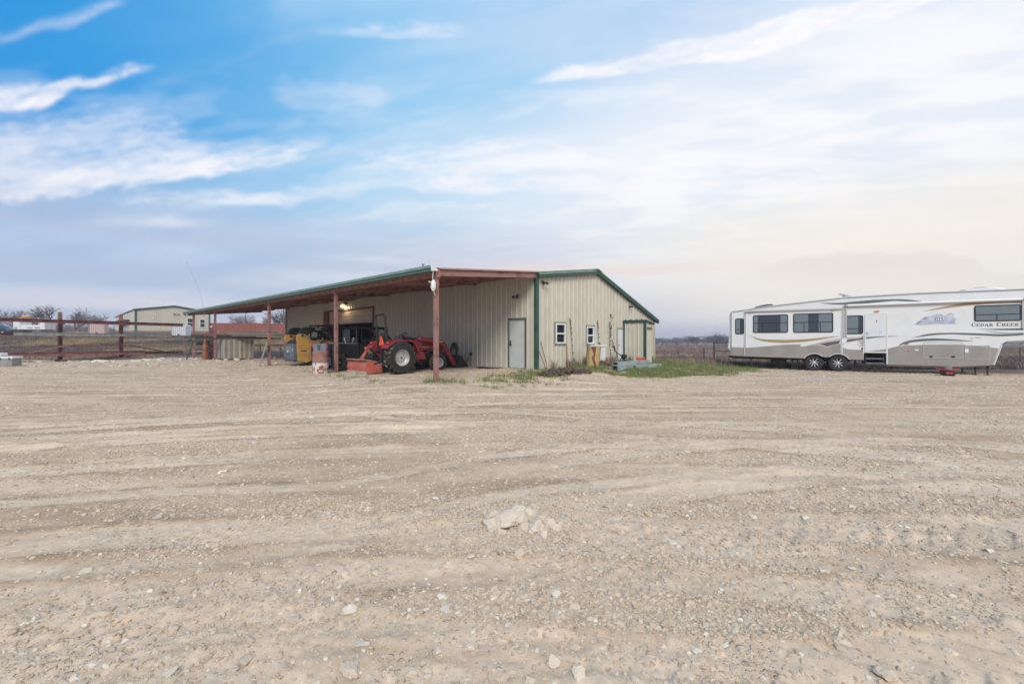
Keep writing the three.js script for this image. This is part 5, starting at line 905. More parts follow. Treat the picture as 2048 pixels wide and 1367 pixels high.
  obj('peephole', [span(1.98, 2.0, 2.38, 2.49, 0.021, 0.032, 0.004)], black, d);
  obj('handle', [prism(roundRect(1.60, 1.80, 1.69, 1.93, 0.02), 0.021, 0.04, 0.004)], greyTrim, d);
  obj('grab_handle', [tube([[1.47, 1.75, 0.03], [1.47, 1.72, 0.08], [1.47, 1.42, 0.08], [1.47, 1.32, 0.08], [1.47, 1.25, 0.03]], 0.014, 8, 20)], black, t);
  obj('latch_box', [box(0.06, 0.09, 0.02, 1.45, 1.13, 0.02, 0.006)], black, t);
  obj('hookup_plate', [box(0.05, 0.06, 0.012, 1.36, 1.50, 0.012), box(0.11, 0.02, 0.008, 1.35, 1.40, 0.01), box(0.11, 0.02, 0.008, 1.34, 1.29, 0.01)], mat([0.35, 0.33, 0.33], 0.5), t);
  obj('porch_light', [prism(spline([[1.90, 2.90], [1.95, 2.935], [2.0, 2.945], [2.06, 2.935], [2.11, 2.90], [2.0, 2.875], [1.90, 2.90]], 18), 0.002, 0.05, 0.008)], mat([0.62, 0.22, 0.08], 0.3), t);
  obj('marker_light', [box(0.13, 0.05, 0.03, 3.09, 1.36, 0.02, 0.01)], mat([0.6, 0.07, 0.03], 0.3), t);
  obj('reflector', [place(cyl(0.03, 0.03, 0.012, 14), 3.16, 1.02, 0.012, Math.PI / 2)], mat([0.45, 0.02, 0.02], 0.3), t);
  obj('outlet_cover', [box(0.14, 0.075, 0.02, 3.44, 1.08, 0.014, 0.006)], white, t);
  obj('label_plate', [box(0.11, 0.17, 0.006, 5.12, 1.07, 0.018)], white, t);
  obj('small_lettering', [span(5.23, 5.33, 1.60, 1.62, 0.003, 0.005)], slate, t); obj('small_lettering', [span(5.36, 5.59, 1.625, 1.65, 0.003, 0.005)], gold, t);
  for (const [x0, y0, x1, y1, latches] of [[3.67, 0.70, 4.975, 1.44, [3.937, 4.682]], [5.055, 0.665, 5.855, 1.30, []]]) {
    const b = obj('baggage_door', [prism(roundRect(x0 + 0.015, y0 + 0.015, x1 - 0.015, y1 - 0.015, 0.05), 0.005, 0.014, 0.003)], tan, t);
    obj('upper_skin', [prism([...spline([[x0 + 0.02, 1.325], [(x0 + x1) / 2, x0 < 4 ? 1.335 : 1.30], [x1 - 0.02, x0 < 4 ? 1.335 : 1.225]], 8), [x1 - 0.03, y1 - 0.03], [x0 + 0.03, y1 - 0.03]], 0.0145, 0.016)], white2, b);
    obj('door_edge', [prism(roundRect(x0, y0, x1, y1, 0.06), 0.005, 0.02, 0.003, [roundRect(x0 + 0.022, y0 + 0.022, x1 - 0.022, y1 - 0.022, 0.05).reverse()])], mat([0.42, 0.38, 0.36], 0.45), b);
    for (const l of latches) obj('latch', [box(0.11, 0.075, 0.02, l, 0.79, 0.022, 0.008)], black, b);
  }
  // lettering and the landscape emblem
  const font = await new FontLoader().loadAsync('fonts/droid/droid_serif_bold.typeface.json');
  let tx = 5.255;
  for (const [s, size] of [['C', 0.155], ['EDAR', 0.122], [' ', 0.075], ['C', 0.16], ['REEK', 0.128]]) {
    if (s === ' ') { tx += size; continue; }
    const g = new TextGeometry(s, { font, size, depth: 0.003, curveSegments: 5, bevelEnabled: false }); g.computeBoundingBox();
    const w = g.boundingBox.max.x, k = 1.09; g.scale(k, 1, 1); g.translate(tx - g.boundingBox.min.x * 0, 2.125, 0.004); tx += w * k + 0.012;
    obj('lettering', [g], brown, t, true);
  }
  const em = [mat([0.42, 0.44, 0.53], 0.5), mat([0.25, 0.27, 0.33], 0.5), mat([0.33, 0.36, 0.50], 0.5), mat([0.52, 0.52, 0.58], 0.5)];
  const e0 = obj('emblem', [flat([[3.354, 2.237], [3.43, 2.31], [3.47, 2.37], [3.51, 2.39], [3.58, 2.47], [3.63, 2.50], [3.69, 2.59], [3.80, 2.60], [3.95, 2.627], [4.06, 2.68], [4.13, 2.735], [4.19, 2.70], [4.25, 2.72], [4.31, 2.70], [4.39, 2.638], [4.434, 2.60], [4.46, 2.68], [4.50, 2.72], [4.58, 2.735], [4.664, 2.726], [4.716, 2.64], [4.67, 2.57], [4.74, 2.52], [4.821, 2.41], [4.70, 2.39], [4.664, 2.366], [4.75, 2.30], [4.83, 2.255], [4.487, 2.25], [4.129, 2.27], [3.727, 2.229], [3.485, 2.222]], 0.004)], em[0], t);
  for (const [i, p] of [[1, [[4.074, 2.551], [4.309, 2.52], [4.362, 2.374], [4.074, 2.38]]], [1, [[3.42, 2.297], [3.56, 2.43], [3.597, 2.355], [3.485, 2.259]]], [1, [[3.653, 2.526], [3.8, 2.607], [3.81, 2.497], [3.69, 2.476]]], [2, [[4.505, 2.262], [4.629, 2.403], [4.752, 2.376], [4.699, 2.258]]], [3, [[4.469, 2.672], [4.664, 2.678], [4.664, 2.474], [4.487, 2.419]]], [2, [[3.837, 2.374], [3.965, 2.322], [3.965, 2.273], [3.837, 2.276]]], [2, [[4.0, 2.30], [4.4, 2.33], [4.42, 2.27], [4.1, 2.275]]], [3, [[3.85, 2.56], [4.02, 2.60], [4.04, 2.44], [3.86, 2.45]]]]) obj('emblem_patch', [flat(p, 0.0065)], em[i], e0);
  obj('emblem_patch', [flat([[4.12, 2.50], [4.15, 2.50], [4.15, 2.42], [4.12, 2.42]], 0.009), flat([[4.18, 2.50], [4.21, 2.50], [4.21, 2.42], [4.18, 2.42]], 0.009), flat([[4.24, 2.49], [4.29, 2.485], [4.30, 2.42], [4.24, 2.42]], 0.009)], white, e0);
  // wheels with eight bright spokes
  const rubber = mat([0.022, 0.024, 0.027], 0.75, { map: wear(0.7, 5, 46) }), alloy = mat([0.62, 0.62, 0.63], 0.25, { metalness: 0.85 });
  const wheelAt = (x, y, z) => {
    const w = obj('wheel', [place(lathe([[0.225, -0.11], [0.26, -0.125], [0.34, -0.12], [0.385, -0.10], [0.40, -0.06], [0.40, 0.06], [0.385, 0.10], [0.34, 0.12], [0.26, 0.125], [0.225, 0.11]], 40), x, y, z, Math.PI / 2)], rubber, t);
    obj('rim', [place(lathe([[0.228, -0.10], [0.222, 0.09], [0.20, 0.085], [0.195, -0.03], [0, -0.03]], 32), x, y, z, Math.PI / 2)], black, w);
    obj('spokes', [...Array(8)].map((_, i) => { const a = i * Math.PI / 4 + 0.2, c = Math.cos(a), s = Math.sin(a); return bar([x + 0.075 * c, y + 0.075 * s, z + 0.078], [x + 0.218 * c, y + 0.218 * s, z + 0.088], 0.024, 0.05, 0.008); }).concat([place(lathe([[0.0, 0.1], [0.05, 0.095], [0.062, 0.075], [0.09, 0.07], [0.09, 0.03]], 20), x, y, z, Math.PI / 2)]), alloy, w);
  };
  wheelAt(-0.49, 0.395, -0.16); wheelAt(0.5, 0.395, -0.16); wheelAt(-0.49, 0.395, -2.25); wheelAt(0.5, 0.395, -2.25);
  obj('wheel_well', [span(-1.0, 1.05, 0.45, 0.86, -0.62, -0.6), span(-1.0, 1.05, 0.845, 0.86, -0.6, -0.02)], under, t);
  obj('fender_trim', [tube(arc(-0.48, 0.36, 0.50, 46, 149).map((p) => [p[0], p[1], SZ + 0.01]), 0.018, 6, 20)], white2, t); obj('fender_trim', [tube(arc(0.5, 0.35, 0.51, 29, 80).map((p) => [p[0], p[1], 0.012]), 0.016, 6, 14), tube(arc(0.5, 0.35, 0.51, 82, 134).map((p) => [p[0], p[1], SZ + 0.01]), 0.018, 6, 14)], white2, t);
  // chassis, spare wheel, jacks, steps
  obj('chassis', [span(-4.25, 6.0, 0.52, 0.60, -0.5, -0.4), span(-4.25, 6.0, 0.52, 0.60, -2.05, -1.95), span(-4.25, -3.45, 0.56, 0.69, -2.3, -0.06), span(-1.5, -1.1, 0.50, 0.6, -0.6, -0.1), rod([-0.49, 0.39, -2.2], [-0.49, 0.39, -0.2], 0.04), rod([0.5, 0.39, -2.2], [0.5, 0.39, -0.2], 0.04), span(1.5, 2.36, 0.40, 0.9, -0.7, -0.66), span(1.5, 1.53, 0.4, 0.9, -0.66, -0.02), span(2.33, 2.36, 0.4, 0.9, -0.66, -0.02)], under, t);
  obj('spare_wheel', [place(lathe([[0.1, -0.09], [0.34, -0.1], [0.37, -0.05], [0.37, 0.05], [0.34, 0.1], [0.1, 0.09]], 32), -2.06, 0.44, -0.6)], rubber, t);
  obj('bumper', [span(-4.46, -3.5, 0.6, 0.69, -2.3, -0.12, 0.02)], black, t);
  for (const [x, z, y1] of [[-1.42, -0.3, 0.6], [-1.2, -0.3, 0.6], [5.45, -0.25, 0.42], [5.85, -0.3, 0.45], [5.45, -2.1, 0.42], [1.22, -0.5, 0.55]]) { const j = obj('jack', [span(x - 0.035, x + 0.035, 0.28, y1, z - 0.035, z + 0.035), span(x - 0.024, x + 0.024, 0.02, 0.3, z - 0.024, z + 0.024)], black, t); obj('foot', [span(x - 0.1, x + 0.1, -0.02, 0.025, z - 0.1, z + 0.1)], black, j); }
  obj('rear_leg', [bar([-4.40, 0.68, -0.2], [-4.47, 0.03, -0.1], 0.03)], black, t); obj('drain_hose', [tube([[-3.29, 0.65, -0.2], [-3.32, 0.4, -0.1], [-3.25, 0.15, 0.02], [-3.18, 0.05, 0.05]], 0.03, 8, 20)], black, t);
  const st = obj('entry_steps', [span(1.58, 2.28, 0.62, 0.66, -0.4, -0.03), span(1.58, 2.28, 0.40, 0.44, -0.25, 0.10), bar([1.6, 0.85, -0.1], [1.6, 0.40, 0.05], 0.02, 0.05), bar([2.26, 0.85, -0.1], [2.26, 0.40, 0.05], 0.02, 0.05)], black, t);
  obj('tread_edge', [span(1.58, 2.28, 0.645, 0.668, -0.03, -0.015), span(1.58, 2.28, 0.425, 0.448, 0.10, 0.115)], mat([0.36, 0.39, 0.42], 0.4), st);
  obj('step_leg', [bar([1.93, 0.4, 0.02], [1.93, 0.0, 0.02], 0.05), bar([1.6, 0.12, 0.02], [2.3, 0.14, 0.02], 0.02)], black, st);
  obj('pin_box', [prism([[7.3, 1.52], [8.2, 1.55], [7.95, 1.05], [7.65, 1.05]], -1.35, -1.05)], under, t);
  obj('notch_lining', [bar([6.37, 1.44, -0.04], [8.4, 1.52, -0.04], 0.05, 0.04)], gold, t);
  obj('front_corner', [bar([6.215, 1.34, 0.012], [5.975, 0.47, 0.012], 0.035, 0.03)], white, t);
  // roof fittings
  obj('roof_fan', [prism(spline([[-3.28, 3.24], [-3.22, 3.30], [-3.0, 3.38], [-2.75, 3.44], [-2.45, 3.47], [-2.30, 3.44], [-2.31, 3.37]], 24), -0.75, -0.25, 0.01)], mat([0.04, 0.045, 0.05], 0.45), t);
  obj('vent_pipe', [span(-3.2, -3.03, 3.26, 3.50, -1.2, -1.0, 0.02)], mat([0.6, 0.62, 0.64], 0.5), t);
  obj('satellite_dish', [prism([[0.55, 3.90], [0.66, 3.925], [1.22, 3.74], [1.0, 3.73]], -1.1, -0.9, 0.01), span(0.75, 0.85, 3.66, 3.82, -1.05, -0.95)], mat([0.38, 0.38, 0.38], 0.5), t);
  obj('roof_vent', [span(5.0, 5.17, 3.70, 3.78, -0.6, -0.3, 0.02)], mat([0.3, 0.3, 0.3], 0.5), t);
  const ac = obj('air_conditioner', [prism([[5.3, 3.70], [5.34, 3.77], [5.5, 3.86], [6.1, 3.86], [6.5, 3.76], [6.52, 3.70]], -1.2, -0.5, 0.03)], white2, t);
  for (let i = 0; i < 7; i++) obj('grille', [span(5.5 + i * 0.055, 5.525 + i * 0.055, 3.845, 3.885, -0.6, -0.5)], greyTrim, ac);
}
// ---------------------------------------------------------------- things around the buildings
const rust = mat([1, 1, 1], 0.85, { map: patchy([0.20, 0.075, 0.035], [0.12, 0.05, 0.03], 0.4, 6, 120) });
const rustLight = mat([1, 1, 1], 0.85, { map: patchy([0.36, 0.13, 0.045], [0.22, 0.08, 0.04], 0.4, 6, 121) });
const maroon = mat([1, 1, 1], 0.6, { map: patchy([0.20, 0.06, 0.06], [0.12, 0.035, 0.035], 0.4, 4, 122) });
const duskPink = mat([1, 1, 1], 0.7, { map: patchy([0.30, 0.13, 0.125], [0.21, 0.085, 0.08], 0.4, 4, 123) });
const greyWood = mat([1, 1, 1], 0.9, { map: texture(256, (u, v) => { const a = fbm(u * 40, v * 3, 4, 124, 40), b = fbm(u * 4, v * 4, 3, 125, 4); const k = 0.20 + 0.20 * a + 0.10 * b; return [k * 1.0, k * 0.93, k * 0.82]; }) });
const greyWood2 = mat([0.82, 0.84, 0.86], 0.9, { map: greyWood.map }), greyWood3 = mat([1.12, 1.06, 0.94], 0.9, { map: greyWood.map });
const greenSteel = mat([0.02, 0.075, 0.05], 0.5, { map: wear(0.6, 5, 126) });
function drum(name, label, p, m, tilt = 0, turn = 0, hgt = 0.88, rad = 0.29, lidM = m) {
  const t = thing(name, label, 'barrel', p, turn);
  const prof = [[0, 0.02], [rad - 0.01, 0.02], [rad, 0], [rad, 0.03]]; for (const y of [0.33, 0.66]) prof.push([rad, hgt * y - 0.03], [rad + 0.013, hgt * y - 0.01], [rad + 0.013, hgt * y + 0.01], [rad, hgt * y + 0.03]); prof.push([rad, hgt - 0.03], [rad + 0.008, hgt], [rad - 0.012, hgt], [rad - 0.014, hgt - 0.02], [0, hgt - 0.025]);
  const b = obj('shell', [place(lathe(prof, 36), 0, 0, 0, 0, 0, tilt)], m, t, false); obj('bung', [place(cyl(0.035, 0.035, 0.02, 10, rad * 0.6, hgt - 0.012, 0), 0, 0, 0, 0, 0, tilt)], rust, b); return t;
}
drum('steel_drum', 'rusty red steel drum with flaking white paint beside the second porch post', atShop(-5.78, -6.72, -0.01), mat([1, 1, 1], 0.85, { map: texture(256, (u, v) => { const h = fbm(u * 4, v * 4, 5, 130, 4), w = ss(0.44, 0.50, h) * (v > 0.0 && v < 0.45 ? 1 : 0.12), r = fbm(u * 9, v * 9, 4, 131, 9); const base = mix3([0.21, 0.085, 0.065], [0.30, 0.15, 0.115], r); return mix3(base, [0.60, 0.54, 0.50], w); }) }), 0, 0.4, 0.93, 0.31);
{
  const o = SHOP.w(2.89, 0, 0.8), y = surfY(o[0], o[2]);
  drum('steel_drum', 'yellow steel drum streaked with rust leaning by the gable wall', [o[0], y, o[2]], mat([1, 1, 1], 0.6, { map: texture(256, (u, v) => { const h = fbm(u * 5, v * 2.2, 5, 133, 5), s = ss(0.0, 0.05, 0.05 + 0.09 * (1 - v) + (h - 0.5) * 0.35 - Math.abs(((u + 0.5) % 1) - 0.58)) , g = fbm(u * 12, v * 12, 3, 134, 12); return mix3(mix3([0.40, 0.28, 0.11], [0.46, 0.35, 0.17], g), [0.13, 0.045, 0.025], Math.max(s, ss(0.64, 0.70, h))); }) }), -0.07, -0.15, 0.93, 0.30);
  const q = SHOP.w(4.15, 0, 0.35), t = thing('white_appliance', 'white metal appliance panel standing behind the yellow drum', 'appliance', [q[0], surfY(q[0], q[2]), q[2]], SHOP.th);
  obj('cabinet', [span(-0.32, 0.32, 0.25, 0.92, -0.22, 0.16, 0.02)], whitePaint, t); obj('leg', [span(-0.32, -0.22, 0, 0.25, 0.05, 0.16)], whitePaint, t); obj('leg', [span(0.2, 0.32, 0, 0.25, 0.05, 0.16)], whitePaint, t); obj('top', [span(-0.36, 0.38, 0.92, 0.98, -0.25, 0.2, 0.015)], mat([0.8, 0.8, 0.8], 0.35), t); obj('blue_cloth', [place(box(0.3, 0.2, 0.16, 0, 0, 0, 0.06), 0.3, 0.1, 0.24)], mat([0.30, 0.45, 0.55], 0.9), t);
}
// rods leaning on the gable
const lean = (name, label, cat, a, b, r, m, r1) => { const A = SHOP.w(...a), B = SHOP.w(...b); A[1] = surfY(A[0], A[2]) - 0.02; const o = obj(name, [rod([0, 0, 0], [B[0] - A[0], B[1] - A[1], B[2] - A[2]], r, r1 ?? r, 8)], m); o.position.set(...A); return tag(o, label, cat); };
lean('steel_rod', 'longer rusty rod leaning on the green corner of the gable', 'rod', [0.25, 0, 0.42], [0.20, 1.48, 0.08], 0.014, rust);
lean('steel_rod', 'shorter rusty rod leaning on the green corner of the gable', 'rod', [0.08, 0, 0.5], [0.12, 1.05, 0.08], 0.014, rust);
lean('steel_bar', 'upright rusty bar below the nearer gable window', 'rod', [1.78, 0, 0.25], [1.98, 1.32, 0.07], 0.018, rust);
lean('black_handle', 'black tool handle leaning right of the smaller gable window', 'tool', [4.95, 0, 0.3], [4.62, 1.42, 0.07], 0.02, blackPlastic);
lean('thin_pole', 'thin dark pole leaning beside the side door', 'pole', [6.08, 0, 0.35], [5.78, 1.55, 0.07], 0.015, darkMech);
// ropes of dark clamps hanging on the gable
function hung(label, x0, y0, x1, y1, n, seed) {
  const r = rngOf(seed), p = SHOP.w(x0, y0, 0.06), t = thing('hanging_chain', label, 'chain', p, SHOP.th, 'chains hung along the gable');
  const pts = [...Array(9)].map((_, i) => { const k = i / 8; return [(x1 - x0) * k + (r() - 0.5) * 0.05, (y1 - y0) * k, (r() - 0.5) * 0.01 + 0.01]; });
  obj('cable', [tube(pts, 0.010, 5, 40)], mat([0.16, 0.14, 0.12], 0.9), t); obj('thick_end', [tube(pts.slice(0, 4).map((q, i) => [q[0] + 0.02 * Math.sin(i * 2), q[1], q[2] + 0.015]), 0.018, 6, 20)], mat([0.10, 0.09, 0.085], 0.9), t);
  for (let i = 0; i < n; i++) { const k = (i + 0.5 + (r() - 0.5) * 0.4) / n, b = pts[Math.min(8, Math.round(k * 8))]; obj('clamp', [box(0.045, 0.055, 0.04, b[0] + 0.01, (y1 - y0) * k, 0.035, 0.015)], blackPlastic, t); }
}
hung('dark chain hanging right of the nearer gable window', 2.20, 2.5, 2.52, 0.55, 7, 1); hung('short dark chain hanging right of the smaller gable window', 4.43, 2.47, 4.58, 1.25, 5, 2); hung('long dark chain hanging left of the side door', 5.55, 2.45, 5.60, 0.55, 9, 3); hung('loose dark chain end left of the side door beside the long chain', 5.72, 2.3, 5.62, 1.7, 2, 4);
{ const p = SHOP.w(5.69, 2.77, 0.05); const t = thing('wall_hook', 'small dark hook on the gable above the chains', 'hook', p, SHOP.th); obj('plate', [box(0.09, 0.12, 0.03, 0, 0, 0, 0.01)], darkMech, t); obj('hook', [tube([[0, -0.03, 0.02], [0, -0.1, 0.05], [0.02, -0.14, 0.1], [0.03, -0.08, 0.13]], 0.012, 6, 16)], darkMech, t); }
// long pale flashings lying in the grass
const flashM = mat([0.34, 0.42, 0.41], 0.45, { map: wear(0.72, 4, 140) });
function flashing(label, a, b, prof, roll = 0) {
  const A = SHOP.w(...a), B = SHOP.w(...b); const gA = surfY(A[0], A[2]) + a[1], gB = surfY(B[0], B[2]) + b[1];
  const L = Math.hypot(B[0] - A[0], B[2] - A[2]); const g = prism(prof, 0, L); const o = obj('metal_flashing', [g], flashM); o.position.set(A[0], gA, A[2]); o.rotation.order = 'YXZ'; o.rotation.y = Math.atan2(B[0] - A[0], B[2] - A[2]); o.rotation.x = -Math.atan2(gB - gA, L); o.rotation.z = roll; return tag(o, label, 'flashing', 'flashings lying in the grass');
}
const duct = (w, h, t = 0.008) => [[-w, 0], [-w, h], [w, h], [w, 0], [w - t, 0], [w - t, h - t], [-w + t, h - t], [-w + t, 0]];
flashing('front pale flashing with an open end lying in the grass', [2.8, 0.02, 1.95], [4.75, 0.04, 1.75], duct(0.14, 0.22));
flashing('upper pale flashing propped behind the front one', [3.6, 0.16, 1.5], [6.7, 0.14, 1.42], duct(0.13, 0.17));
flashing('longest pale flashing reaching out to the right over the grass', [4.5, 0.03, 1.85], [6.95, 0.03, 1.95], duct(0.16, 0.16));
flashing('flat pale strip lying nearest the yellow drum', [3.35, 0.02, 1.0], [3.9, 0.03, 1.7], [[-0.12, 0], [-0.12, 0.05], [0.12, 0.05], [0.12, 0]]);
{
  const p = SHOP.w(6.4, 0, 1.28), o = thing('red_crate', 'bright red plastic crate against the closet', 'crate', [p[0], surfY(p[0], p[2]) + 0.1, p[2]], SHOP.th + 0.2); obj('walls', [span(-0.2, 0.2, 0.04, 0.30, 0.14, 0.16), span(-0.2, 0.2, 0.04, 0.30, -0.16, -0.14), span(-0.2, -0.18, 0.04, 0.30, -0.14, 0.14), span(0.18, 0.2, 0.04, 0.30, -0.14, 0.14)], mat([0.62, 0.07, 0.03], 0.5), o); obj('base', [span(-0.2, 0.2, 0.02, 0.04, -0.16, 0.16)], mat([0.62, 0.07, 0.03], 0.5), o); obj('rim', [span(-0.22, 0.22, 0.30, 0.33, -0.18, -0.14), span(-0.22, 0.22, 0.30, 0.33, 0.14, 0.18)], mat([0.66, 0.1, 0.05], 0.5), o);
  const q = SHOP.w(5.6, 0, 0.5), b = thing('hand_tiller', 'black wheeled hand tiller with curved handle by the side door', 'tiller', [q[0], surfY(q[0], q[2]), q[2]], SHOP.th - 0.3);
  obj('wheel', [place(clean(new THREE.TorusGeometry(0.16, 0.03, 8, 24)), 0.25, 0.19, 0.05)], tyreMat, b); obj('spokes', [...Array(4)].map((_, i) => rod([0.25 - 0.15 * Math.cos(i * 0.785), 0.19 - 0.15 * Math.sin(i * 0.785), 0.05], [0.25 + 0.15 * Math.cos(i * 0.785), 0.19 + 0.15 * Math.sin(i * 0.785), 0.05], 0.008)), steel, b);
  obj('handle', [tube([[0.25, 0.19, 0.1], [0.2, 0.4, 0.1], [-0.05, 0.55, 0.1], [-0.25, 0.66, 0.1], [-0.38, 0.9, 0.1]], 0.022, 6, 30)], blackPlastic, b); obj('grip', [rod([-0.38, 0.9, 0.0], [-0.38, 0.9, 0.2], 0.03)], blackPlastic, b); obj('engine', [box(0.24, 0.2, 0.2, 0.32, 0.42, 0.08, 0.04)], blackPlastic, b);
  const w = SHOP.w(3.95, 0, 0.75); const s = thing('scrap_heap', 'small heap of rusty scrap between the drum and the flashings', 'scrap', [w[0], surfY(w[0], w[2]), w[2]], SHOP.th); obj('scrap_bar', [bar([-0.4, 0.05, 0.5], [0.5, 0.1, 0.7], 0.14, 0.05)], rust, s); obj('scrap_bar', [bar([-0.2, 0.12, 0.1], [0.6, 0.16, 0.3], 0.1, 0.05)], maroon, s); obj('scrap_lump', [place(clean(new THREE.IcosahedronGeometry(0.16, 1)), 0.25, 0.16, 0)], rust, s); obj('scrap_tray', [span(-0.5, 0.2, 0.02, 0.08, 0.75, 1.0)], whitePaint, s);
}
// black culvert pipes and a rusty post behind the far corner of the gable
for (const [y, dx, l] of [[2.0, 0, 'uppermost'], [1.5, 0.02, 'middle'], [0.75, 0.0, 'lowest']]) { const p = SHOP.w(10.95 + dx, y - 0.25, -0.55), t = thing('culvert_pipe', `${l} black pipe end stacked past the far gable corner`, 'pipe', p, SHOP.th); obj('wall', [cyl(0.23, 0.23, 3.2, 22, 0, 0, -1.6, Math.PI / 2, 0, 0, true), cyl(0.20, 0.20, 3.2, 22, 0, 0, -1.6, Math.PI / 2, 0, 0, true)], blackPlastic, t); obj('rim', [place(clean(new THREE.TorusGeometry(0.215, 0.02, 6, 24)), 0, 0, 0)], blackPlastic, t); }
{ const p = SHOP.w(11.45, 0, -0.6), t = thing('pipe_rack', 'rusty red rack post beside the black pipes', 'rack', [p[0], surfY(p[0], p[2]), p[2]], SHOP.th); obj('post', [span(-0.11, 0.11, -0.1, 1.85, -0.08, 0.08)], rust, t); for (const y of [0.25, 0.98, 1.5]) obj('arm', [span(-0.85, -0.1, y - 0.03, y + 0.03, -0.3, -0.2)], whitePaint, t); obj('cap', [cyl(0.04, 0.04, 0.3, 10, 0, 1.98, 0)], galv, t); }
// sod clods in front of the gable
{
  const r = rngOf(150), soilM = mat([0.085, 0.062, 0.045], 0.98, { bumpMap: stoneBump, bumpScale: 0.002 }), n = 260; const g = stoneGeo(410, 1, 0.7), im = new THREE.InstancedMesh(g, soilM, n), M = new THREE.Matrix4(), Q = new THREE.Quaternion();
  for (let i = 0; i < n; i++) { const bx = -1.5 + 2.7 * r(), bz = 1.55 + (r() + r() - 1) * 0.42, p = SHOP.w(bx, 0, bz), s = 0.03 + 0.08 * r(); Q.setFromEuler(new THREE.Euler(r() * 3, r() * 6, r() * 3)); M.compose(V(p[0], surfY(p[0], p[2]) + s * 0.4 + 0.13 * Math.exp(-(((bx + 0.3) / 1.0) ** 2) - (((bz - 1.55) / 0.3) ** 2)), p[2]), Q, V(s * 1.3, s * 0.8, s)); im.setMatrixAt(i, M); }
  im.name = 'sod_clods'; im.userData = { kind: 'stuff', label: 'dark overturned sod clods heaped before the gable', category: 'soil' }; im.castShadow = im.receiveShadow = true; scene.add(im);
}
// hose coil, outlet and cord under the porch
{
  const p = SHOP.w(-0.1, 1.05, -5.0), t = thing('hose_coil', 'dark hose coil hanging on the shaded wall behind the tractor bucket', 'hose', p, SHOP.th); for (let i = 0; i < 5; i++) obj('loop', [place(clean(new THREE.TorusGeometry(0.24 - 0.012 * i, 0.016, 8, 30)), -0.02 - 0.03 * (i % 3), -0.02 * i, 0, 0, Math.PI / 2).scale(1, 1.5, 1)], mat([0.03, 0.035, 0.033], 0.6), t); obj('hanger', [box(0.1, 0.06, 0.2, 0, 0.34, 0, 0.02)], darkMech, t);
  const q = SHOP.w(-0.06, 0.9, -3.85), e = thing('wall_outlet', 'black outlet with hanging cord low on the shaded wall', 'outlet', q, SHOP.th); obj('box', [box(0.07, 0.12, 0.12, 0, 0, 0, 0.015)], blackPlastic, e); obj('cord', [tube([[-0.02, -0.05, -0.02], [-0.05, -0.2, -0.12], [-0.1, -0.4, -0.25], [-0.25, -0.52, -0.6], [-0.3, -0.53, -1.0]], 0.014, 6, 30)], blackPlastic, e);
  const m = SHOP.w(-0.55, 0, -2.2); const d = thing('floor_mat', 'flat dark board lying by the entry door', 'board', [m[0], surfY(m[0], m[2]) + 0.02, m[2]], SHOP.th); obj('board', [span(-0.25, 0.3, 0, 0.02, -0.5, 0.6)], darkMech, d); obj('upper_board', [place(span(-0.2, 0.2, 0.0, 0.02, -0.2, 0.4), 0.05, 0.04, 0.1, 0.05, 0.3, 0)], greyWood, d);
}
// white dish hanging at the porch corner and a sensor on the roof edge
{ const p = SHOP.w(-5.2, 3.55, 0.02), t = thing('porch_antenna', 'white antenna hanging at the near porch corner', 'antenna', p, SHOP.th); obj('body', [place(lathe([[0, -0.22], [0.05, -0.2], [0.09, -0.08], [0.075, 0.08], [0.03, 0.16], [0, 0.17]], 16), -0.02, -0.28, 0.1)], whitePaint, t); obj('arm', [bar([-0.2, -0.2, 0.1], [0.08, -0.22, 0.1], 0.03)], whitePaint, t); obj('cable', [tube([[-0.06, 0.2, 0.16], [-0.08, 0, 0.15], [-0.06, -0.15, 0.12]], 0.012, 6, 14)], whitePaint, t); obj('tail', [tube([[0, -0.48, 0.1], [0.03, -0.58, 0.1], [0.07, -0.62, 0.1]], 0.018, 6, 10)], mat([0.6, 0.45, 0.3], 0.7), t); }
{ const p = SHOP.w(-5.28, 3.87, -0.35), t = thing('roof_sensor', 'small white sensor on the near end of the porch roof', 'sensor', p, SHOP.th); obj('post', [span(-0.02, 0.02, 0, 0.1, -0.02, 0.02)], galv, t); obj('head', [span(-0.07, 0.07, 0.1, 0.15, -0.05, 0.05, 0.01)], whitePaint, t); }
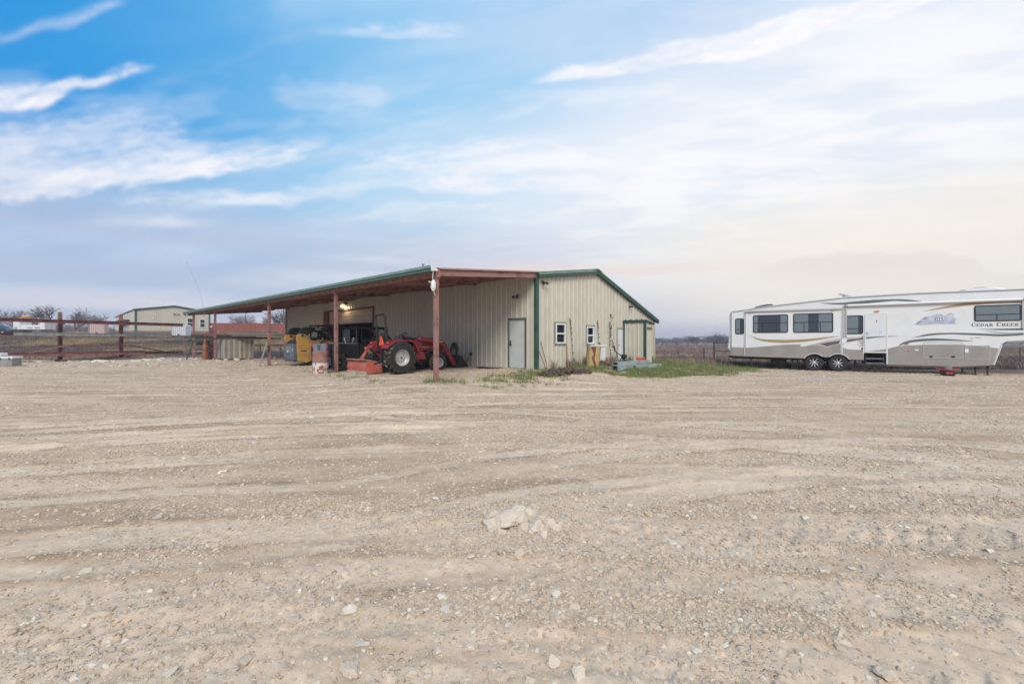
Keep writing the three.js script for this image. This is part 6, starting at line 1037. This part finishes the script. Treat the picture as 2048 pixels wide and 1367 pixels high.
// wooden crate with vertical planks
{
  const [x, z] = W2(449.5, 31.6), t = thing('wooden_crate', 'large weathered grey wooden crate of vertical planks under the porch', 'crate', onGround(x, z), 0.8); const r = rngOf(8), ms = [[1, 0.98, 0.95], [0.62, 0.62, 0.62], [1.3, 1.25, 1.15], [0.8, 0.76, 0.7], [1.1, 1.1, 1.1], [0.7, 0.66, 0.6]].map((c) => mat(c, 0.9, { map: greyWood.map }));
  const L = 1.8, D = 1.9, Hh = 1.44; for (let s = 0, i = 0; s < L; i++) { const w = Math.min(0.13 + 0.07 * r(), L - s); obj('plank', [span(s + 0.008, s + w - 0.008, 0.08 + 0.03 * r(), Hh - 0.05 * r(), -0.0, 0.022 + 0.006 * r())], ms[(i * 5 + 1) % 6], t); s += w; }
  for (let s = 0, i = 0; s < D; i++) { const w = Math.min(0.13 + 0.07 * r(), D - s); obj('plank', [span(-0.024 - 0.006 * r(), -0.002, 0.08 + 0.03 * r(), Hh - 0.05 * r(), -s - w + 0.008, -s - 0.008)], ms[(i * 5 + 4) % 6], t); s += w; }
  obj('back', [span(0, L, 0.08, Hh - 0.06, -D - 0.02, -D), span(L - 0.02, L, 0.08, Hh - 0.06, -D, -0.02)], greyWood, t); obj('skid', [span(0.1, 0.25, 0, 0.08, -D, 0)], darkMech, t); obj('skid', [span(L - 0.25, L - 0.1, 0, 0.08, -D, 0)], darkMech, t); obj('lid', [span(-0.03, L + 0.02, Hh - 0.0, Hh + 0.03, -D - 0.03, 0.03)], greyWood2, t);
  const dk = mat([0.035, 0.025, 0.022], 0.8); const [px, pz] = [t.position.x, t.position.z];
  const q = thing('stacked_boards', 'dark steel lengths lying across the top of the wooden crate', 'steel', [px, t.position.y + Hh + 0.04, pz], 0.30); for (const [a, b, y, zz] of [[-1.9, 2.3, 0.0, -0.3], [-2.6, 2.9, 0.07, -0.5], [-1.2, 3.4, 0.02, -0.8], [-2.2, 1.8, 0.14, -0.6]]) obj('length', [span(a, b, y, y + 0.065, zz - 0.1, zz + 0.06)], dk, q); obj('stub', [span(-0.2, -0.12, 0.2, 0.42, -0.6, -0.5), span(-1.6, -0.12, 0.30, 0.34, -0.6, -0.5)], maroon, q);
}
// leaning grey board at the third post, folding table behind
{ const p = SHOP.w(-5.2, 0, -14.5), y = surfY(p[0], p[2]); const o = obj('leaning_board', [bar([-0.35, 0, 0.1], [0, 1.25, 0], 0.24, 0.05)], greyWood2); o.position.set(p[0], y, p[2]); o.rotation.y = 0.3; tag(o, 'grey board leaning against the third porch post', 'board'); }
{ const [x, z] = W2(540, 33.5), t = thing('pipe_trestle', 'low rusty pipe trestle behind the third porch post', 'trestle', onGround(x, z), 0.1); obj('rail', [rod([-1.1, 0.93, 0], [1.9, 0.93, 0], 0.03)], maroon, t); for (const q of [-0.7, -0.1, 0.75, 1.25]) obj('leg', [rod([q, 0, 0], [q, 0.93, 0], 0.028)], maroon, t); obj('brace', [rod([0.75, 0.6, 0], [0.45, 0.93, 0], 0.02)], maroon, t); obj('lower_rail', [rod([0.75, 0.3, 0], [1.25, 0.3, 0], 0.02)], maroon, t); obj('lower_rail', [rod([-0.7, 0.3, 0], [-0.1, 0.3, 0], 0.02)], maroon, t); }
// green saw horse with pipe, rusty spike and whip, red stand
{
  const [x, z] = W2(386, 33.2), t = thing('green_pipe_stand', 'green pipe resting on a slanted green leg by the last porch posts', 'stand', onGround(x, z), 0.05);
  obj('pipe', [rod([-1.4, 1.34, 0], [1.1, 1.36, 0], 0.04)], greenSteel, t); obj('beam', [span(-0.35, 1.2, 1.28, 1.42, -0.3, -0.12)], greenSteel, t); obj('pipe_end', [cyl(0.1, 0.1, 0.25, 14, -0.42, 1.38, -0.2, 0, 0, Math.PI / 2)], greenSteel, t); obj('leg', [bar([0.0, 1.28, 0.0], [-0.38, 0, 0.15], 0.1, 0.07)], greenSteel, t); obj('leg', [bar([0.95, 1.28, -0.2], [1.15, 0, -0.2], 0.1, 0.07)], greenSteel, t); obj('tie_rod', [rod([-0.2, 0.6, 0.05], [1.2, 0.6, -0.1], 0.015)], galv, t);
  const [sx, sz] = W2(411, 33), k = thing('rusty_spike', 'orange rusty tapered spike carrying a long thin curved whip', 'spike', onGround(sx, sz), 0); obj('spike', [rod([0, 0, 0], [-0.05, 1.95, 0], 0.25, 0.03, 10)], rustLight, k); obj('whip', [tube([[-0.05, 1.9, 0], [-0.1, 2.9, 0], [-0.22, 4.0, 0], [-0.55, 5.2, 0], [-1.0, 6.2, 0], [-1.42, 7.05, 0]], 0.012, 6, 50)], mat([0.42, 0.43, 0.45], 0.5), k); obj('tip', [place(clean(new THREE.SphereGeometry(0.06, 10, 8)), -1.42, 7.07, 0)], mat([0.55, 0.55, 0.56], 0.5), k);
  const [rx, rz] = W2(421, 34), s = thing('red_stand', 'dark red steel stand behind the rusty spike', 'stand', onGround(rx, rz), 0.1); obj('post', [span(-0.03, 0.28, 0, 2.3, -0.15, 0.15)], maroon, s); obj('post', [span(0.5, 0.62, 0, 1.0, -0.1, 0.1)], maroon, s); obj('tray', [span(-0.9, 0.8, 0.65, 0.78, -0.3, 0.3)], maroon, s); obj('top_board', [span(-1.35, 1.2, 1.68, 1.80, -0.4, 0.1)], mat([0.045, 0.03, 0.028], 0.8), s); obj('mid_board', [span(-1.0, 0.0, 1.05, 1.3, -0.3, 0.0)], blackSteel, s); obj('brace', [bar([-1.2, 0.3, 0], [0, 0.62, 0], 0.06)], maroon, s); obj('cap', [span(-0.05, 0.3, 2.3, 2.36, -0.17, 0.17)], rust, s);
}
// steel rack with long beams, left of the yard
{
  const o = onGround(-34, -34.2), th = 1.104, t = thing('steel_rack', 'dark red steel storage rack with two tall posts left of the porch', 'rack', [o[0], o[1], o[2]], th);
  for (const [x, h] of [[0, 3.72], [3.76, 3.76]]) { const p = obj('post', [span(x - 0.10, x + 0.10, -0.2, h - 0.55, -0.05, 0.05), span(x - 0.11, x - 0.09, -0.2, h - 0.55, -0.11, 0.11), span(x + 0.09, x + 0.11, -0.2, h - 0.55, -0.11, 0.11)], maroon, t); obj('head', [prism([[x - 0.11, h - 0.55], [x + 0.11, h - 0.55], [x + 0.11, h - 0.06], [x + 0.02, h], [x - 0.11, h - 0.05]], -0.09, 0.09)], x ? duskPink : mat([0.19, 0.13, 0.085], 0.9), p); for (const y of [0.42, 1.12, 1.93, 2.86]) obj('arm', [span(x - 0.05, x + 0.05, y - 0.09, y, 0.12, 0.75)], maroon, p); obj('foot', [span(x - 0.15, x + 0.15, -0.1, 0.16, -0.4, 0.9)], rust, p); }
  const lie = (name, label, m, x0, x1, y, z, w, h, sag = 0) => { const q = thing(name, label, 'beam', [o[0], o[1], o[2]], th, 'steel lengths on the rack'); const a = [x0, y, z], b = [x1, y + sag, z]; obj('web', [bar([x0, y + h / 2, z], [x1, y + h / 2 + sag, z], w * 0.22, h)], m, q); obj('flange', [bar([x0, y + h - 0.008, z], [x1, y + h - 0.008 + sag, z], w, 0.016)], m, q); obj('flange', [bar([x0, y + 0.008, z], [x1, y + 0.008 + sag, z], w, 0.016)], m, q); return q; };
  lie('steel_beam', 'outer maroon beam on the top arms of the rack', maroon, -9, 8.1, 2.862, 0.62, 0.2, 0.24); lie('steel_beam', 'inner maroon beam on the top arms of the rack', duskPink, -9, 7.9, 2.862, 0.36, 0.2, 0.26);
  lie('steel_beam', 'pale grey channel on the second arms of the rack', galv, -2.6, 7.2, 1.932, 0.6, 0.2, 0.2); lie('steel_beam', 'grey channel behind the pale one on the second arms', mat([0.30, 0.28, 0.27], 0.6), -1.2, 8.4, 1.932, 0.36, 0.16, 0.13); lie('steel_beam', 'dark maroon beam reaching left on the second arms', maroon, -9, -0.2, 1.932, 0.25, 0.2, 0.16);
  lie('steel_beam', 'dusty pink channel on the lowest arms of the rack', duskPink, -3.2, 5.2, 0.422, 0.56, 0.24, 0.3); lie('steel_beam', 'maroon channel reaching right on the lowest arms', maroon, -2.2, 8.3, 0.425, 0.28, 0.2, 0.2);
  const bent = (label, pts, r, m) => { const q = obj('bent_bar', [tube(pts, r, 6, 60)], m); q.position.set(...o); q.rotation.y = th; return tag(q, label, 'bar', 'bent bars on the rack'); };
  bent('arched rusty bar on the third arms of the rack', [[-1.6, 1.13, 0.5], [0, 1.16, 0.5], [1.2, 1.30, 0.5], [2.2, 1.36, 0.5], [3.2, 1.24, 0.5], [4, 1.14, 0.5], [5.4, 0.9, 0.5], [6.6, 0.6, 0.5]], 0.03, rust);
  bent('straight rusty bar along the third arms of the rack', [[-1.2, 1.2, 0.3], [1, 1.15, 0.3], [4, 1.14, 0.3], [8, 1.02, 0.3]], 0.025, rust);
  bent('long thin bar drooping left from the rack', [[-7, 0.75, 0.6], [-4, 0.95, 0.6], [-1.5, 1.1, 0.6], [0.4, 1.15, 0.6]], 0.022, mat([0.10, 0.08, 0.075], 0.8));
  bent('lower thin bar drooping left from the rack', [[-6, 0.55, 0.68], [-3, 0.85, 0.68], [-1, 1.08, 0.68], [0.3, 1.15, 0.68]], 0.022, mat([0.12, 0.09, 0.08], 0.8));
  bent('tan bar slanting to the ground left of the first rack post', [[-1.9, 0.65, 0.75], [-1, 0.9, 0.75], [0.2, 1.17, 0.72]], 0.028, mat([0.26, 0.18, 0.12], 0.8));
  bent('dark bar slanting down right of the second rack post', [[4.1, 1.14, 0.66], [5.4, 0.9, 0.66], [6.6, 0.62, 0.66]], 0.03, darkMech);
  bent('long dark bar drooping right from the second arms', [[4.0, 1.95, 0.7], [5.5, 1.9, 0.7], [6.8, 1.55, 0.7], [8, 1.35, 0.7]], 0.02, darkMech);
}
{
  const [x, z] = W2(6, 26.8), t = thing('tool_chest', 'grey metal truck tool chest with white lid at the left edge', 'tool chest', onGround(x, z), 0.1);
  obj('chest', [span(-0.9, 0.72, 0, 0.46, -0.3, 0.3, 0.02)], mat([0.30, 0.30, 0.31], 0.5, { metalness: 0.2, map: wear(0.78, 4, 160) }), t); obj('lid', [span(-0.93, 0.80, 0.46, 0.60, -0.33, 0.33, 0.04)], mat([0.60, 0.60, 0.59], 0.5), t); for (const q of [-0.35, 0.12, 0.6]) obj('latch', [box(0.05, 0.14, 0.03, q, 0.48, 0.335, 0.01)], blackPlastic, t); obj('white_case', [span(-0.9, 0.05, 0.605, 0.8, -0.25, 0.25, 0.06)], whitePaint, t); obj('case_handle', [tube([[-0.5, 0.8, 0.05], [-0.48, 0.86, 0.05], [-0.3, 0.86, 0.05], [-0.28, 0.8, 0.05]], 0.012, 6, 14)], blackPlastic, t);
}
// tub before the travel trailer
{
  const p = RV.w(4.3, 0, 0.95), t = thing('rubber_tub', 'black tub with red rim and handles in front of the travel trailer', 'tub', [p[0], surfY(p[0], p[2]) - 0.005, p[2]], RV.th); const red = mat([0.5, 0.03, 0.05], 0.4);
  obj('tub', [lathe([[0, 0.01], [0.23, 0], [0.26, 0.26], [0.25, 0.26], [0.22, 0.02], [0, 0.02]], 28)], mat([0.025, 0.035, 0.035], 0.6), t); obj('rim', [place(clean(new THREE.TorusGeometry(0.265, 0.025, 8, 32)), 0, 0.27, 0, Math.PI / 2)], red, t); for (const s of [-1, 1]) obj('handle', [tube([[s * 0.26, 0.27, -0.07], [s * 0.36, 0.31, -0.05], [s * 0.36, 0.31, 0.05], [s * 0.26, 0.27, 0.07]], 0.018, 6, 16)], red, t); obj('emblem', [place(span(-0.11, 0.11, -0.035, 0.035, 0, 0.012), 0, 0.13, 0.236)], red, t); obj('bundle', [place(clean(new THREE.SphereGeometry(0.16, 16, 10)), 0, 0.30, 0).scale(1, 1, 1)], mat([0.16, 0.15, 0.15], 0.8), t);
}
// pipe fence at the trailer's tail, wire fence posts beyond
{
  const [x, z] = W2(1428.5, 33), t = thing('pipe_fence', 'dark pipe fence panel behind the tail of the travel trailer', 'fence', onGround(x, z), -0.1); const fm = mat([0.05, 0.04, 0.038], 0.7); obj('post', [rod([0, -0.2, 0], [0, 1.5, 0], 0.055, 0.055, 10)], fm, t); obj('post', [rod([2.6, -0.2, 0], [2.6, 1.5, 0], 0.055, 0.055, 10)], fm, t); obj('rail', [rod([0, 1.43, 0], [2.6, 1.43, 0], 0.035)], fm, t); obj('rail', [rod([0, 0.83, 0], [2.6, 0.83, 0], 0.035)], fm, t);
}
{
  const spots = [[1330, 44, 'leftmost'], [1357, 41, 'second'], [1408.5, 36.5, 'thicker']]; for (const [u, d, w] of spots) { const [x, z] = W2(u, d); const o = obj('fence_post', [rod([0, -0.3, 0], [0, w === 'thicker' ? 1.0 : 0.85, 0], w === 'thicker' ? 0.07 : 0.04, w === 'thicker' ? 0.065 : 0.035, 8)], mat([0.09, 0.07, 0.062], 0.9)); o.position.set(...onGround(x, z)); tag(o, `${w} wire fence post between the workshop and the travel trailer`, 'fence post', 'wire fence posts'); }
  for (const [u, d] of [[2041, 31]]) { const [x, z] = W2(u, d), o = obj('fence_post', [rod([0, -0.3, 0], [0, 1.05, 0], 0.04, 0.035, 8)], mat([0.08, 0.065, 0.06], 0.9)); o.position.set(...onGround(x, z)); tag(o, 'fence post seen beyond the nose of the travel trailer', 'fence post', 'wire fence posts'); }
}
// the broken limestone pile in the foreground
{
  const rockM = [[0.56, 0.475, 0.385], [0.51, 0.425, 0.335], [0.60, 0.515, 0.42], [0.53, 0.43, 0.33]].map((c) => mat(c, 0.97));
  const rockGeo = (seed) => { const g = new THREE.IcosahedronGeometry(1, 14), p = g.attributes.position, r = rngOf(seed), cut = [...Array(7)].map(() => V(r() - 0.5, r() - 0.35, r() - 0.5).normalize()), lim = cut.map(() => 0.5 + 0.3 * r()), o = r() * 40; for (let i = 0; i < p.count; i++) { const v = V(p.getX(i), p.getY(i), p.getZ(i)); cut.forEach((c, k) => { const d = v.dot(c); if (d > lim[k]) v.addScaledVector(c, lim[k] - d); }); v.multiplyScalar(1 + 0.30 * (fbm(v.x * 2.2 + o + v.z * 1.3, v.y * 2.2 - v.z, 4, seed) - 0.5) + 0.42 * (fbm(v.x * 4 + o + v.z * 2.6, v.y * 4 + v.z * 3, 6, seed + 3, 0, 0.64) - 0.5)); p.setXYZ(i, v.x, v.y, v.z); } const m = mergeVertices(new THREE.BufferGeometry().setAttribute('position', p)); m.computeVertexNormals(); const c = clean(m); uvBox(c, 2.5); c.userData.ready = true; return c; };
  const gs = [...Array(6)].map((_, i) => rockGeo(500 + i));
  // x, z offsets by bearing: u, v (foot), half sizes, variant, label
  const list = [[1008, 1042, 0.135, 0.062, 0.085, 0, 'largest chalky slab at the back left of the rock pile'], [985, 1036, 0.06, 0.045, 0.05, 1, 'blunt lump on the left end of the largest chalky slab'], [1034, 1032, 0.06, 0.05, 0.05, 2, 'upright right end of the largest chalky slab'], [968, 1032, 0.032, 0.03, 0.03, 3, 'small dark chip at the far left tip of the rock pile'], [1073, 1054, 0.068, 0.055, 0.06, 4, 'second largest chalky rock at the right of the pile'], [1047, 1038, 0.04, 0.03, 0.035, 5, 'flat rock between the two largest rocks of the pile'], [1058, 1032, 0.045, 0.03, 0.04, 1, 'low rock at the back behind the second largest rock'], [1086, 1038, 0.04, 0.03, 0.04, 2, 'rock at the back right of the second largest rock'], [1101, 1046, 0.036, 0.03, 0.034, 0, 'grey rock near the right end of the pile'], [1094, 1052, 0.028, 0.024, 0.026, 3, 'small rock leaning on the right of the second largest rock'], [1113, 1056, 0.032, 0.028, 0.03, 4, 'smooth tan pebble rock at the far right tip of the pile'], [1046, 1052, 0.05, 0.032, 0.045, 5, 'crumbly rock in the middle front of the pile'], [987, 1056, 0.042, 0.026, 0.036, 2, 'pale rock lying front left of the pile'], [999, 1065, 0.036, 0.026, 0.03, 4, 'rounded rock front left of the pile nearest the camera'], [1089, 1066, 0.028, 0.018, 0.024, 3, 'flat pale chip lying front right of the pile'], [1037, 1114, 0.044, 0.028, 0.036, 1, 'lone blocky rock below the pile'], [1105, 1316, 0.036, 0.026, 0.032, 4, 'large rounded stone near the bottom of the picture'], [702, 1330, 0.036, 0.022, 0.06, 2, 'long white stone at the bottom left of centre'], [1157, 1355, 0.026, 0.02, 0.034, 5, 'pale egg shaped stone at the bottom edge'], [1770, 1352, 0.042, 0.026, 0.036, 0, 'white crumbly rock at the bottom right']];
  list.forEach(([u, v, sx, sy, sz, k, label], i) => { let d = 910 * EYE / (v - 683.5); const x = (u - 1024) / 910 * d, z = -d; const o = obj('limestone_rock', gs[k], rockM[i % 4]); o.position.set(x, surfY(x, z) + sy * 0.38, z); const big = i < 15 ? 1.3 : 1; o.scale.set(sx * 1.15 * big, sy * 1.35 * big, sz * 1.1 * big); o.rotation.y = i ? i * 1.9 : 0.25; tag(o, label, 'rock', 'limestone rocks on the yard'); });
  // crumbs around the pile
  const r = rngOf(9), n = 5200, g = stoneGeo(305, 1, 0.8), im = new THREE.InstancedMesh(g, mat([0.48, 0.40, 0.315], 0.97), n), M = new THREE.Matrix4(), Q = new THREE.Quaternion(); for (let i = 0; i < n; i++) { const a = (r() + r() + r() - 1.5) * 0.42, b = (r() + r() + r() - 1.5) * 0.5, x = 0.06 + a - b * 0.25, z = -3.68 + b * 0.75, s = 0.003 + 0.012 * Math.pow(r(), 4) + 0.02 * Math.pow(r(), 22); Q.setFromEuler(new THREE.Euler(r() * 3, r() * 6, r() * 3)); M.compose(V(x, surfY(x, z) + s * 0.3, z), Q, V(s, s, s)); im.setMatrixAt(i, M); } im.name = 'rock_crumbs'; im.userData = { kind: 'stuff', label: 'crumbled limestone chips round the rock pile', category: 'gravel' }; im.castShadow = im.receiveShadow = true; scene.add(im);
}
// rubble boulders along the yard's left edge
{
  const r = rngOf(31), gs = [420, 421, 422].map((q) => stoneGeo(q, 2, 0.6)), ms = [[0.58, 0.53, 0.45], [0.66, 0.61, 0.53], [0.50, 0.44, 0.36]].map((c) => mat(c, 0.96, { bumpMap: stoneBump, bumpScale: 0.003 }));
  for (let i = 0; i < 100; i++) { const u = 20 + 540 * r(), d = 30 + 3 * r() + (u < 430 ? 2.0 : 0.2), [x, z] = W2(u, d), s = 0.07 + 0.18 * Math.pow(r(), 2.5); const o = obj('rubble_stone', gs[i % 3], ms[Math.floor(r() * 3)]); o.position.set(x, surfY(x, z) + s * 0.15, z); o.scale.set(s * 1.3, s * 0.8, s); o.rotation.y = r() * 6; tag(o, 'pale rubble stone along the far left edge of the yard', 'stone', 'rubble stones edging the yard'); }
}
// ---------------------------------------------------------------- grass and brush
function blades(seed, n, h, w, lean) {
  const r = rngOf(seed), P = [], N = [];
  for (let i = 0; i < n; i++) { const a = r() * 6.28, bx = (r() - 0.5) * w, bz = (r() - 0.5) * w, hh = h * (0.5 + 0.6 * r()), l = lean * (0.3 + r()) * hh, cx = Math.cos(a), cz = Math.sin(a), bw = 0.035 * h * (0.7 + 0.6 * r()); const px = -cz * bw, pz = cx * bw; const m = [bx + cx * l * 0.35, hh * 0.6, bz + cz * l * 0.35], t = [bx + cx * l, hh, bz + cz * l]; P.push(bx - px, 0, bz - pz, bx + px, 0, bz + pz, m[0] + px * 0.7, m[1], m[2] + pz * 0.7, bx - px, 0, bz - pz, m[0] + px * 0.7, m[1], m[2] + pz * 0.7, m[0] - px * 0.7, m[1], m[2] - pz * 0.7, m[0] - px * 0.7, m[1], m[2] - pz * 0.7, m[0] + px * 0.7, m[1], m[2] + pz * 0.7, ...t); }
  const g = new THREE.BufferGeometry(); g.setAttribute('position', new THREE.Float32BufferAttribute(P, 3)); g.computeVertexNormals(); return clean(g);
}
function scatter(name, label, category, geos, material, n, pick, tone, parent) {
  const root = new THREE.Group(); root.name = name; root.userData = { kind: 'stuff', label, category }; scene.add(root); const M = new THREE.Matrix4(), Q = new THREE.Quaternion(), c = new THREE.Color(), up = V(0, 1, 0);
  geos.forEach((g, gi) => { const r = rngOf(1000 + gi * 7 + n), list = []; let guard = 0; while (list.length < n / geos.length && guard++ < n * 12) { const p = pick(r); if (p) list.push(p); } const im = new THREE.InstancedMesh(g, material, list.length); im.name = 'tuft'; im.castShadow = im.receiveShadow = true; list.forEach((p, i) => { Q.setFromAxisAngle(up, r() * 6.28); M.compose(V(p[0], p[1], p[2]), Q, V(p[3], p[3] * p[4], p[3])); im.setMatrixAt(i, M); im.setColorAt(i, c.setRGB(...tone(r, p))); }); root.add(im); });
  return root;
}
const leafMat = new THREE.MeshPhysicalMaterial({ color: C(1, 1, 1), roughness: 0.9, transmission: 0.25, thickness: 0, side: THREE.DoubleSide });
const strawMat = mat([1, 1, 1], 0.95);
scatter('green_grass', 'green winter grass by the gable wall and under the trailer tail', 'grass', [blades(1, 14, 0.10, 0.12, 0.6), blades(2, 12, 0.14, 0.12, 0.8)], leafMat, 15000, (r) => { const a = r(); let x, z; if (a < 0.72) { const p = SHOP.w(-7 + 21 * r(), 0, -9.5 * Math.pow(r(), 3) + 6.5 * r()); x = p[0]; z = p[2]; } else { const p = RV.w(-9 + 8 * r(), 0, -4 + 5 * r()); x = p[0]; z = p[2]; } const L = SHOP.l(x, z); if (L[0] > -0.02 && L[0] < 10.5 && L[1] < 0.05) return null; const m = grassMask(x, z); if (r() > m * 1.1) return null; return [x, surfY(x, z) - 0.01, z, 0.6 + 0.9 * r(), 0.6 + 0.7 * r()]; }, (r) => { const k = 0.8 + 0.5 * r(); return r() < 0.24 ? [0.30 * k, 0.25 * k, 0.13 * k] : [0.17 * k, 0.225 * k, 0.06 * k]; });
scatter('dry_weeds', 'dry brown weeds growing along the gable wall', 'weeds', [blades(5, 10, 0.42, 0.16, 0.7), blades(6, 8, 0.55, 0.2, 0.5)], strawMat, 240, (r) => { const p = SHOP.w(0.4 + 9.4 * r(), 0, 0.12 + 0.5 * r()); if (fbm(p[0] * 1.3, p[2] * 1.3, 2, 9) < 0.45) return null; return [p[0], surfY(p[0], p[2]), p[2], 0.5 + 0.5 * r(), 1]; }, (r) => { const k = 0.7 + 0.6 * r(); return [0.24 * k, 0.19 * k, 0.14 * k]; });
const fieldPick = (dmin, dmax, aMin, aMax, size) => (r) => { const d = dmin * Math.pow(dmax / dmin, r()), a = aMin + (aMax - aMin) * r(), x = d * Math.tan(a), z = -d; const q = zones(x, z); if (q.field < 0.6) return null; if (q.bx > -7 && q.bx < 11 && q.bz < 1 && q.bz > -36) return null; const n = fbm(x * 0.2, z * 0.35, 3, 90); if (r() > 0.25 + 1.1 * n) return null; return [x, groundY(x, z) - 0.04, z, size * (0.6 + 0.8 * r()) * (0.75 + 0.5 * n) * (0.7 + d / 90), 0.6 + 0.6 * r()]; };
const dryTone = (r, p) => { const n = fbm(p[0] * 0.12, p[2] * 0.3, 3, 95), k = 0.75 + 0.5 * r(); const c = mix3([0.165, 0.118, 0.105], [0.36, 0.27, 0.17], ss(0.42, 0.66, n + (r() - 0.5) * 0.25)); return c.map((v) => v * k); };
scatter('dry_brush', 'dry brown brush and dead grass covering the rise on the left', 'brush', [blades(11, 12, 0.5, 0.7, 0.7), blades(12, 14, 0.42, 0.8, 0.9)], strawMat, 30000, fieldPick(36, 110, -0.87, -0.42, 0.5), dryTone);
scatter('field_weeds', 'tall dead purple brown weeds in the field on the right', 'weeds', [blades(13, 14, 0.8, 0.8, 0.35), blades(14, 12, 0.7, 0.7, 0.5)], strawMat, 30000, (() => { const p = fieldPick(24, 160, 0.24, 0.90, 0.4); return p; })(), (r, p) => { const c = dryTone(r, p); return [c[0] * 0.9, c[1] * 0.88, c[2] * 0.98]; });
renderer.render(scene, camera);
